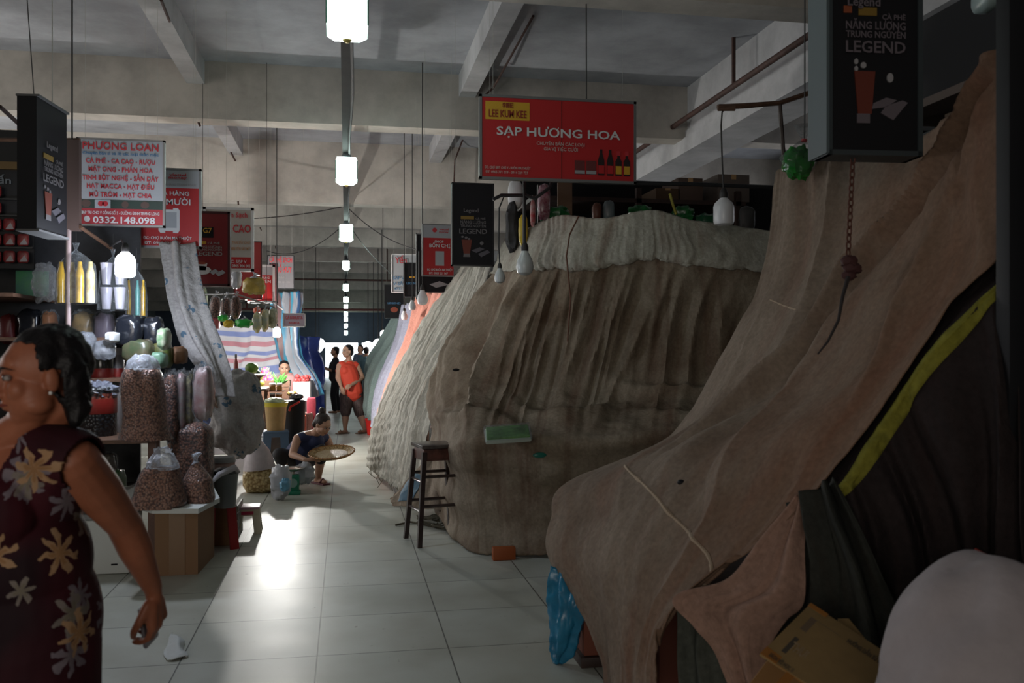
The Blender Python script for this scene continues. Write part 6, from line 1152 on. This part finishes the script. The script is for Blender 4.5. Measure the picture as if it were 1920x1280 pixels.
# --- the woman in the floral dress
def floral():
    m = bpy.data.materials.new('floral_dress_cloth'); m.use_nodes = True; n = m.node_tree.nodes; L = m.node_tree.links
    b = n['Principled BSDF']; b.inputs['Roughness'].default_value = .75; b.inputs['Specular IOR Level'].default_value = .25
    def M(op, a, bb=None):
        x = n.new('ShaderNodeMath'); x.operation = op
        for k, q in ((0, a), (1, bb)):
            if q is None: continue
            if isinstance(q, (int, float)): x.inputs[k].default_value = q
            else: L.new(q, x.inputs[k])
        return x.outputs[0]
    def mix(f, a, bb):
        x = n.new('ShaderNodeMixRGB'); L.new(f, x.inputs[0])
        for k, q in ((1, a), (2, bb)):
            if isinstance(q, tuple): x.inputs[k].default_value = (*q, 1)
            else: L.new(q, x.inputs[k])
        return x.outputs[0]
    tc = n.new('ShaderNodeTexCoord'); nz0 = n.new('ShaderNodeTexNoise'); nz0.inputs['Scale'].default_value = 3; L.new(tc.outputs['Object'], nz0.inputs[0])
    bg = n.new('ShaderNodeValToRGB'); bg.color_ramp.elements[0].position = .42; bg.color_ramp.elements[0].color = (.014, .003, .006, 1); bg.color_ramp.elements[1].position = .62; bg.color_ramp.elements[1].color = (.060, .006, .012, 1); L.new(nz0.outputs[0], bg.inputs[0])
    col = bg.outputs[0]
    sp = n.new('ShaderNodeSeparateXYZ'); L.new(tc.outputs['Object'], sp.inputs[0])
    ang0 = M('MULTIPLY', M('ARCTAN2', sp.outputs[0], sp.outputs[1]), .20)
    for (scale, off, rad, cin, cout, pet) in ((5.4, 3.7, .054, (.24, .19, .21), (.13, .11, .14), 3.5), (5.2, 8.1, .046, (.24, .20, .15), (.17, .14, .15), 3), (5.0, 0, .062, (.42, .22, .10), (.36, .25, .16), 3.5)):
        cb = n.new('ShaderNodeCombineXYZ'); L.new(M('ADD', ang0, off), cb.inputs[0]); L.new(sp.outputs[2], cb.inputs[1])
        v = n.new('ShaderNodeTexVoronoi'); v.voronoi_dimensions = '2D'; v.inputs['Scale'].default_value = scale; v.inputs['Randomness'].default_value = .75; L.new(cb.outputs[0], v.inputs['Vector'])
        df_ = n.new('ShaderNodeVectorMath'); df_.operation = 'SUBTRACT'; L.new(cb.outputs[0], df_.inputs[0]); L.new(v.outputs['Position'], df_.inputs[1])
        s2 = n.new('ShaderNodeSeparateXYZ'); L.new(df_.outputs[0], s2.inputs[0]); sc_ = n.new('ShaderNodeSeparateColor'); L.new(v.outputs['Color'], sc_.inputs[0])
        le = n.new('ShaderNodeVectorMath'); le.operation = 'LENGTH'; L.new(df_.outputs[0], le.inputs[0])
        wob = n.new('ShaderNodeTexNoise'); wob.inputs['Scale'].default_value = 30; L.new(cb.outputs[0], wob.inputs[0])
        an = M('ADD', M('ADD', M('ARCTAN2', s2.outputs[1], s2.outputs[0]), M('MULTIPLY', sc_.outputs[0], 6)), M('MULTIPLY', wob.outputs[0], 1.2))
        pr = M('MULTIPLY', M('ADD', M('MULTIPLY', M('POWER', M('ABSOLUTE', M('COSINE', M('MULTIPLY', an, pet))), 1.6), .78), .22), M('MULTIPLY', M('ADD', M('MULTIPLY', sc_.outputs[1], .5), .75), rad))
        inside = M('LESS_THAN', le.outputs['Value'], pr)
        core = M('LESS_THAN', le.outputs['Value'], M('MULTIPLY', pr, .55))
        sh = mix(M('MULTIPLY', wob.outputs[0], .9), cin, cout)
        col = mix(inside, col, mix(core, sh, tuple(x*.75 for x in cin)))
    L.new(col, b.inputs['Base Color']); nb = n.new('ShaderNodeTexNoise'); nb.inputs['Scale'].default_value = 8; L.new(tc.outputs['Object'], nb.inputs[0])
    bp = n.new('ShaderNodeBump'); bp.inputs['Strength'].default_value = .4; bp.inputs['Distance'].default_value = .02; L.new(nb.outputs[0], bp.inputs['Height']); L.new(bp.outputs[0], b.inputs['Normal'])
    return m
skA = skinm('tan_skin', (.37, .125, .065))
Dw = 2.15; g0 = W(42, 650, Dw); org = V(g0.x, g0.y, 0)
def camdir(psi): return (-FWD)*math.cos(psi)-RGT*math.sin(psi)
Rb = frame(camdir(math.radians(34))); B = lambda *a: org+Rb@V(*a)
t = thing('person', 'plump woman in a sleeveless dark red floral dress in the left foreground', 'person', org)
hc = W(80, 710, 2.10); Rh = frame(camdir(math.radians(56))-V(0, 0, .10))
sk = MB(); head_prims(sk, hc, Rh, 1.0, 1.12)
H_ = lambda *a: hc+Rh@V(*a)
sk.cap(H_(0, -.035, -.06), .058, B(0, -.02, 1.31), .062); sk.cap(H_(0, .03, -.085), .036, B(0, .03, 1.28), .055)      # neck, soft chin
sk.cap(B(-.15, -.01, 1.265), .050, B(.15, -.01, 1.265), .050); sk.ball(B(0, .0, 1.17), (.155, .105, .13), R=Rb, n=28, m=20)
for q in (-1, 1): sk.ball(B(q*.07, .075, 1.13), (.072, .06, .075), R=Rb)
sk.cap(B(0, 0, 1.1), .13, B(0, 0, .85), .14)
# her left arm (picture right) swings back, holding a phone
Sh = W(140, 864, 2.07); El = W(234, 985, 2.24); Wr = W(286, 1100, 2.36)
sk.cap(B(-.12, -.01, 1.255), .046, Sh, .054); sk.cap(Sh, .056, Sh.lerp(El, .45), .055); sk.cap(Sh.lerp(El, .45), .055, El, .041); sk.cap(El, .043, El.lerp(Wr, .35), .042); sk.cap(El.lerp(Wr, .35), .042, Wr, .025)
hd = (W(298, 1180, 2.39)-Wr).normalized(); hn = (RGT*.95+FWD*-.12).normalized()
hand_prims(sk, Wr+hd*.018, hd, hn, 1.05, curl=.86, side=1)
# her right arm hangs on the far side
S2 = B(.165, -.02, 1.24); E2 = B(.235, .03, .98); W2 = B(.23, .17, .79)
sk.cap(B(.13, 0, 1.25), .05, S2, .058); sk.cap(S2, .058, E2, .043); sk.cap(E2, .043, W2, .026); hand_prims(sk, W2, (W2-E2).normalized(), Rb@V(1, 0, 0), 1.0, curl=.7, side=-1)
for q in (-1, 1):
    k0 = B(q*.085, 0, .42); a0 = B(q*.09, .0+.10*q, .08); sk.cap(B(q*.09, 0, .75), .085, k0, .055); sk.cap(k0, .055, a0, .035); sk.cap(a0, .035, B(q*.09, .10*q+.10, .03), .028)
organic(sk, 'body', skA, t, .0042, 5)
face_parts(t, hc, Rh, 1.0, (.22, .05, .035))
# dress
dr = MB(); dr.ball(B(0, .0, 1.17), (.17, .122, .135), R=Rb, n=28, m=20); dr.cap(B(-.10, -.01, 1.262), .060, B(.165, -.01, 1.25), .066); dr.cap(B(-.09, -.01, 1.262), .060, Sh+V(0, 0, .004), .066)
for q in (-1, 1): dr.ball(B(q*.075, .085, 1.125), (.082, .068, .085), R=Rb)
dr.ball(B(0, .01, 1.0), (.178, .15, .17), R=Rb, n=28, m=20); dr.ball(B(0, -.005, .86), (.188, .158, .20), R=Rb, n=28, m=20)
prof = [(0, .34), (.20, .34), (.198, .50), (.19, .65), (.186, .80), (.18, .92), (.14, 1.0)]
dr.lathe(V(org.x, org.y, 0), prof, 36, ax=Rb, sq=.82, jit=.06)
o = organic(dr, 'floral_dress', floral(), t, .005, 8)
bm = bmesh.new(); bm.from_mesh(o.data); kill = []
Rbi = Rb.transposed(); shl = Rbi@(Sh-org)
AH = ((El-Sh).normalized()*.35+(Rb@V(-1, 0, 0))*.85).normalized()
for f in bm.faces:
    p = Rbi@(f.calc_center_median()+wloc(t)-org)
    zn = 1.185+.035*abs(math.sin(min(1, abs(p.x)/.085)*math.pi))
    front = p.y > -.015 and p.z > zn and abs(p.x) < .088-.02*max(0, (p.z-1.25)/.05)
    top = p.y <= -.015 and abs(p.x) < .075 and p.z > 1.275
    pw_ = f.calc_center_median()+wloc(t)
    hole = (p.x < 0 and (pw_-Sh).dot(AH) > .022 and p.z > 1.17) or (p.x > .172 and p.z > 1.14)
    if front or top or hole or p.z < .36: kill.append(f)
bmesh.ops.delete(bm, geom=kill, context='FACES'); bm.to_mesh(o.data); bm.free()
m_ = o.modifiers.new('thick', 'SOLIDIFY'); m_.thickness = .006; m_.offset = 1
# hair: wavy black bob swept back over the ears
hr = MB()
hr.ball(H_(0, -.022, .044), (.083, .092, .080), R=Rh, n=30, m=20, nz=.10)
hr.ball(H_(0, -.046, -.004), (.086, .050, .078), R=Rh, n=28, m=20, nz=.2)
for q in (-1, 1):
    hr.ball(H_(q*.072, -.050, -.010), (.026, .040, .070), R=Rh, nz=.2); hr.ball(H_(q*.068, .004, .045), (.020, .042, .030), R=Rh, nz=.2)
    for k in range(7): a = k*.9; hr.cap(H_(q*(.05+.01*math.sin(a)), -.060+.010*math.cos(a), .05-.021*k), .024, H_(q*(.064+.008*math.cos(a)), -.050, .03-.021*k), .021)
for k in range(9): a = k*.7; hr.ball(H_(.07*math.cos(a*1.1), -.056-.010*math.sin(a*3), -.066+.012*math.sin(a*2)), (.022, .022, .026), R=Rh, nz=.3)
oh = organic(hr, 'hair', hair_m, t, .006, 3)
bm = bmesh.new(); bm.from_mesh(oh.data); Rhi = Rh.transposed()
for v in bm.verts:
    p = Rhi@(v.co+wloc(t)-hc); w_ = .0016*math.sin(p.z*40+p.y*170+5*noise.noise(p*14))+.003*noise.noise(p*24); v.co += v.normal*w_
kill = []
for f in bm.faces:
    p = Rhi@(f.calc_center_median()+wloc(t)-hc)
    if p.y > .016 and p.z < .094-.45*max(0, abs(p.x)-.035)-.2*(p.y-.03): kill.append(f)
    elif abs(p.x) > .062 and -.028 < p.y < .02 and -.045 < p.z < .022: kill.append(f)
bmesh.ops.delete(bm, geom=kill, context='FACES'); bm.to_mesh(oh.data); bm.free(); sm2 = oh.modifiers.new('thick', 'SOLIDIFY'); sm2.thickness = .008; sm2.offset = -1
q_ = random.Random(12)
for k in range(16):
    a = q_.uniform(-1.2, 1.2); p = H_(.075*math.sin(a), -.082*math.cos(a*.6), q_.uniform(-.05, .04)); d = Rh@V(math.sin(a)*.03, -.018, -.035)
    MB().tube([p, p+d*.4+Rh@V(0, -.008, .004), p+d*.8+Rh@V(.006, .002, 0), p+d], [.006, .005, .004, .001], 6).build('hair_strand', hair_m, t)
MB().ball(H_(-.086, -.003, -.030), .0045).build('earring', mat('pearl', (.8, .78, .75), .15, spec=1), t, label='small pearl earring')
for (k, q) in ((0, -1), (1, 1)):
    p = B(q*.09, .10*q+.06, 0); MB().box(p+V(0, 0, .012), (.09, .24, .022), R=Rb, bev=.008).build('sandal', mat('sandal_brown', (.06, .03, .02), .6), t)
ph = thing('mobile_phone', 'slim phone with a pale edge held in the woman\'s hanging hand', 'phone', Wr+hd*.12)
pcn = Wr+hd*.105+hn*-.026; Rp = Matrix(((hd.cross(hn)).normalized(), hn.normalized(), hd)).transposed()
MB().box(pcn, (.066, .009, .115), R=Rp, bev=.004).build('phone_case', mat('phone_edge', (.35, .33, .36), .3, .4), ph); MB().box(pcn-hn*.0055, (.060, .002, .108), R=Rp).build('phone_screen', mat('phone_glass', (.01, .01, .012), .08), ph)
# --- generic smaller figures
def figure(name_lab, org, joints, skin, topm, botm, headc, front, bun=False, hair_long=0, vox=.011, s=1.0, shorts=True, wide=1.0, nosleeve=True, shoe=None, hairm=None, hcurl=None, feetdir=None):
    """joints: pelvis, chest, neck, lsh, rsh, lel, rel, lwr, rwr, lhip, rhip, lkn, rkn, lan, ran (l/r = picture right/left)"""
    J = joints; t = thing('person', name_lab, 'person', org); R = frame(front); b = MB()
    head_prims(b, headc, R, s*.98, 1.05); b.cap(headc+R@V(0, -.03, -.07)*s, .048*s, J['neck'], .055*s)
    b.cap(J['neck'], .055*s, J['chest'], .10*s)
    for k in ('l', 'r'):
        b.cap(J[k+'sh'], .050*s*wide, J[k+'el'], .040*s*wide); b.cap(J[k+'el'], .040*s*wide, J[k+'wr'], .025*s)
        b.cap(J['neck'], .05*s, J[k+'sh'], .05*s*wide)
        b.cap(J[k+'hip'], .080*s*wide, J[k+'kn'], .055*s*wide); b.cap(J[k+'kn'], .054*s*wide, J[k+'kn'].lerp(J[k+'an'], .4), .052*s*wide); b.cap(J[k+'kn'].lerp(J[k+'an'], .4), .052*s*wide, J[k+'an'], .033*s)
        fd = (feetdir or V(front[0], front[1], 0)).normalized(); ft_ = V(J[k+'an'].x, J[k+'an'].y, .032); b.cap(J[k+'an'], .034*s, ft_, .032*s); b.cap(ft_-fd*.03, .03, ft_+fd*.13, .024)
        d = (J[k+'wr']-J[k+'el']).normalized(); hn_ = J.get(k+'hn', V(0, -1, .3)); hand_prims(b, J[k+'wr'], J.get(k+'hd', d), hn_, s*.95, curl=J.get('curl', .7), side=1 if k == 'l' else -1)
    b.cap(J['chest'], .108*s*wide, J['pelvis'], .115*s*wide)
    organic(b, 'body', skin, t, vox*.62, 3)
    face_parts(t, headc, R, s)
    c = MB(); c.cap(J['neck']+V(0, 0, -.09*s), .095*s*wide, J['chest'], .152*s*wide); c.cap(J['chest'], .154*s*wide, J['pelvis']+V(0, 0, .03), .162*s*wide)
    for k in ('l', 'r'):
        c.cap(J['neck']+V(0, 0, -.055*s), .058*s, J[k+'sh'].lerp(J['neck'], .22), .060*s*wide)
        c.cap(J[k+'sh'].lerp(J['chest'], .4), .075*s, J['chest'], .12*s)
        if not nosleeve: c.cap(J[k+'sh'], .062*s, J[k+'sh'].lerp(J[k+'el'], .95), .056*s)
    if hcurl: 
        for q in (-1, 1): c.ball(J['chest']+R@V(q*.07, .11, .05)*s, .075*s)
    organic(c, 'top', topm, t, vox*.8, 4)
    p = MB(); p.ball(J['pelvis'], (.165*s*wide, .145*s*wide, .13*s))
    for k in ('l', 'r'):
        p.cap(J[k+'hip'], .105*s*wide, J[k+'kn'], .078*s*wide)
        e = J[k+'kn'].lerp(J[k+'an'], .25 if shorts else .92); p.cap(J[k+'kn'], .076*s*wide, e, .068*s)
    organic(p, 'trousers', botm, t, vox*.8, 4)
    h = MB(); h.ball(headc+R@V(0, -.030, .045)*s, (.085*s, .092*s, .082*s), R=R, n=20, m=14); h.ball(headc+R@V(0, -.07, -.01)*s, (.075*s, .045*s, .075*s), R=R)
    if bun: h.ball(headc+R@V(0, -.09, .13)*s, (.040*s, .04*s, .035*s), R=R, nz=.3); h.cap(headc+R@V(0, -.06, .09)*s, .03*s, headc+R@V(0, -.09, .13)*s, .02*s)
    if hair_long: h.cap(headc+R@V(0, -.08, -.02)*s, .06*s, headc+R@V(0, -.09, -hair_long)*s, .045*s)
    oh = organic(h, 'hair', hairm or hair_m, t, vox*.7, 2); bm = bmesh.new(); bm.from_mesh(oh.data); Ri = R.transposed()
    kl = [f for f in bm.faces if (lambda q: q.y > .03*s and q.z < .075*s)(Ri@(f.calc_center_median()+wloc(t)-headc))]
    bmesh.ops.delete(bm, geom=kl, context='FACES'); bm.to_mesh(oh.data); bm.free()
    if shoe:
        for k in ('l', 'r'):
            fd = (feetdir or V(front[0], front[1], 0)).normalized(); a = math.atan2(-fd.x, fd.y); pz = V(J[k+'an'].x, J[k+'an'].y, 0)+fd*.05
            MB().box(pz+V(0, 0, .010), (.095, .25, .018), rz=a, bev=.006).build('sandal', shoe, t); MB().tube([pz+fd*.05+Matrix.Rotation(a, 3, 'Z')@V(-.045, 0, .02), pz+fd*.05+V(0, 0, .065), pz+fd*.05+Matrix.Rotation(a, 3, 'Z')@V(.045, 0, .02)], .01, 6).build('strap', shoe, t)
    return t
skB = skinm('light_skin', (.50, .29, .20)); skC = skinm('mid_skin', (.42, .22, .14))
# squatting woman with the winnowing tray
Ds = 10.0
J = dict(pelvis=W(560, 858, 10.25), chest=W(578, 832, 10.0), neck=W(592, 812, 9.92), rsh=W(558, 822, 9.85), lsh=W(612, 822, 10.1), rel=W(548, 852, 9.72), lel=W(622, 842, 10.05), rwr=W(574, 862, 9.55), lwr=W(636, 846, 9.9),
         rhip=W(550, 862, 10.2), lhip=W(572, 864, 10.2), rkn=W(524, 852, 9.85), lkn=W(603, 846, 9.75), ran=W(540, 898, 9.95), lan=W(596, 899, 9.95), curl=.5, rhn=V(0, -.3, 1), lhn=V(0, -.3, 1), rhd=RGT*1+V(0, 0, .1), lhd=RGT*.7+V(0, -.5, 0))
figure('woman in a sleeveless navy top squatting in the aisle and tilting a round winnowing tray', V(FL(575, 905).x, FL(575, 905).y, 0), J, skB, mat('navy_top', (.015, .025, .085), .7), mat('black_trousers', (.012, .012, .015), .7), W(605, 797, 9.75), (RGT*.75-FWD*.45+V(0, 0, -.55)), bun=True, shorts=True, shoe=mat('maroon_sandal', (.12, .03, .04), .5), feetdir=(RGT*.7-FWD*.7), hairm=mat('brown_black_hair', (.025, .014, .012), .4, bump=.5, bscale=80))
# tray
t = thing('winnowing_tray', 'round shallow woven bamboo tray held out by the squatting woman', 'tray', W(624, 855, 9.55)); tc_ = W(622, 853, 9.5); Rt2 = Matrix.Rotation(-TH, 3, 'Z')@Matrix.Rotation(math.radians(11), 3, 'X')@Matrix.Rotation(math.radians(-2), 3, 'Y')
MB().lathe(tc_, [(.0, 0), (.20, .004), (.225, .016), (.235, .035), (.228, .036), (.19, .014), (.0, .010)], 40, ax=Rt2).build('woven_dish', pellet_mat('bamboo_weave', (.42, .28, .12), (.52, .36, .17), (.22, .13, .05), 55, rough=.7), t)
MB().tube([tc_+Rt2@V(.236*math.cos(a), .236*math.sin(a), .034) for a in [2*math.pi*k/40 for k in range(41)]], .008, 7).build('rim', mat('cane_rim', (.36, .16, .04), .5), t)
for k in range(32): a = 2*math.pi*k/32; MB().tube([tc_+Rt2@V(.227*math.cos(a), .227*math.sin(a), .020), tc_+Rt2@V(.246*math.cos(a), .246*math.sin(a), .036), tc_+Rt2@V(.228*math.cos(a), .228*math.sin(a), .046)], .004, 5).build('rim_binding', mat('cane_dark', (.18, .07, .02), .5), t)
tag(MB().lathe(tc_, [(0, .0145), (.12, .0155), (.165, .016), (.12, .026), (.05, .030), (0, .031)], 30, ax=Rt2, jit=.2).build('grain_layer', pellet_mat('grain', (.50, .40, .22), (.60, .50, .30), (.3, .2, .1), 160)), 'thin layer of pale grain spread in the round bamboo tray', 'grain', kind='stuff')
# woman in the orange-red top
J = dict(pelvis=W(660, 738, 15.9), chest=W(651, 700, 15.85), neck=W(654, 677, 15.9), rsh=W(637, 686, 15.8), lsh=W(669, 687, 15.95), rel=W(634, 708, 15.7), lel=W(679, 708, 16.0), rwr=W(640, 726, 15.6), lwr=W(658, 722, 15.6),
         rhip=W(650, 742, 15.85), lhip=W(669, 742, 15.95), rkn=W(648, 772, 15.75), lkn=W(674, 772, 15.85), ran=W(647, 802, 15.7), lan=W(684, 804, 15.75), curl=.6)
figure('plump woman in an orange-red vest and dark striped shorts standing in the aisle', V(FL(665, 808).x, FL(665, 808).y, 0), J, skB, mat('orange_red_vest', (.72, .07, .035), .7), mat('striped_shorts', (.035, .02, .022), .7, col2=(.12, .08, .07), vscale=4, stretch=(14, 14, 1.5)), W(651, 659, 15.85), (-FWD*.75-RGT*.65), shorts=True, wide=1.22, shoe=mat('tan_sandal', (.25, .15, .10), .5), hcurl=True, vox=.013)
# fruit seller
p0 = W(533, 700, 14.0)
J = dict(pelvis=V(p0.x, p0.y+.1, .55), chest=W(541, 716, 14.0), neck=W(537, 704, 14.0), rsh=W(523, 711, 14), lsh=W(553, 712, 14), rel=W(520, 735, 13.9), lel=W(558, 735, 13.9), rwr=W(530, 745, 13.75), lwr=W(550, 745, 13.75),
         rhip=V(p0.x-.1, p0.y+.1, .5), lhip=V(p0.x+.1, p0.y+.1, .5), rkn=V(p0.x-.12, p0.y+.06, .28), lkn=V(p0.x+.14, p0.y+.06, .28), ran=V(p0.x-.12, p0.y+.1, .08), lan=V(p0.x+.14, p0.y+.1, .08))
figure('fruit seller in a pink top sitting behind the produce, only head and shoulders showing', V(p0.x, p0.y, 0), J, skB, mat('pink_top', (.55, .28, .27), .7), mat('black_trousers', (.012, .012, .015), .7), W(533, 691, 13.95), (-FWD*.9+RGT*.25-V(0, 0, .1)), vox=.013)
pstool('low stool under the fruit seller', V(p0.x, p0.y+.12, 0), .3, .36, bs, bs, nm='plastic_stool')
# people in silhouette by the bright doorways
def standing(lab, px, D, h, topm, botm, front, top_px, sk=skC, sleeves=False, lean=0, hl=0, arms=0):
    g = W(px, 650, D); o_ = V(g.x, g.y, 0); s = h/1.58; R = frame(front); Q = lambda x, y, z: o_+R@(V(x, y, 0))+V(0, 0, z*s)
    J = dict(pelvis=Q(0, 0, .85), chest=Q(0, .01, 1.12), neck=Q(0, 0, 1.33), lsh=Q(-.16, 0, 1.27), rsh=Q(.16, 0, 1.27), lel=Q(-.22, -.02+arms*.1, 1.02), rel=Q(.22, .0+arms*.1, 1.02), lwr=Q(-.2, .08+arms*.2, .82+arms*.25), rwr=Q(.2, .1+arms*.2, .82+arms*.3),
             lhip=Q(-.08, 0, .80), rhip=Q(.08, 0, .80), lkn=Q(-.09, .06, .44), rkn=Q(.09, -.02, .44), lan=Q(-.09, .02, .08), ran=Q(.09, -.08, .08))
    return figure(lab, o_, J, sk, topm, botm, Q(0, .02, 1.465), front, shorts=False, nosleeve=not sleeves, vox=.016, hair_long=hl, s=s*.97)
bk = mat('black_clothes', (.010, .010, .012), .8); gy = mat('grey_clothes', (.10, .13, .20), .8)
standing('person all in black just left of the woman in the orange-red vest', 629, 20.5, 1.50, bk, bk, -RGT-FWD*.3, 0, sleeves=True, arms=1)
standing('person in a grey-blue shirt beyond the right stalls, just right of the orange-red vest', 676, 25, 1.55, gy, bk, -FWD-RGT*.4, 0, sleeves=True)
standing('second person in teal, half hidden behind the grey-green tarp', 687, 24, 1.50, mat('teal_clothes', (.12, .20, .24), .8), bk, FWD, 0, sleeves=True)
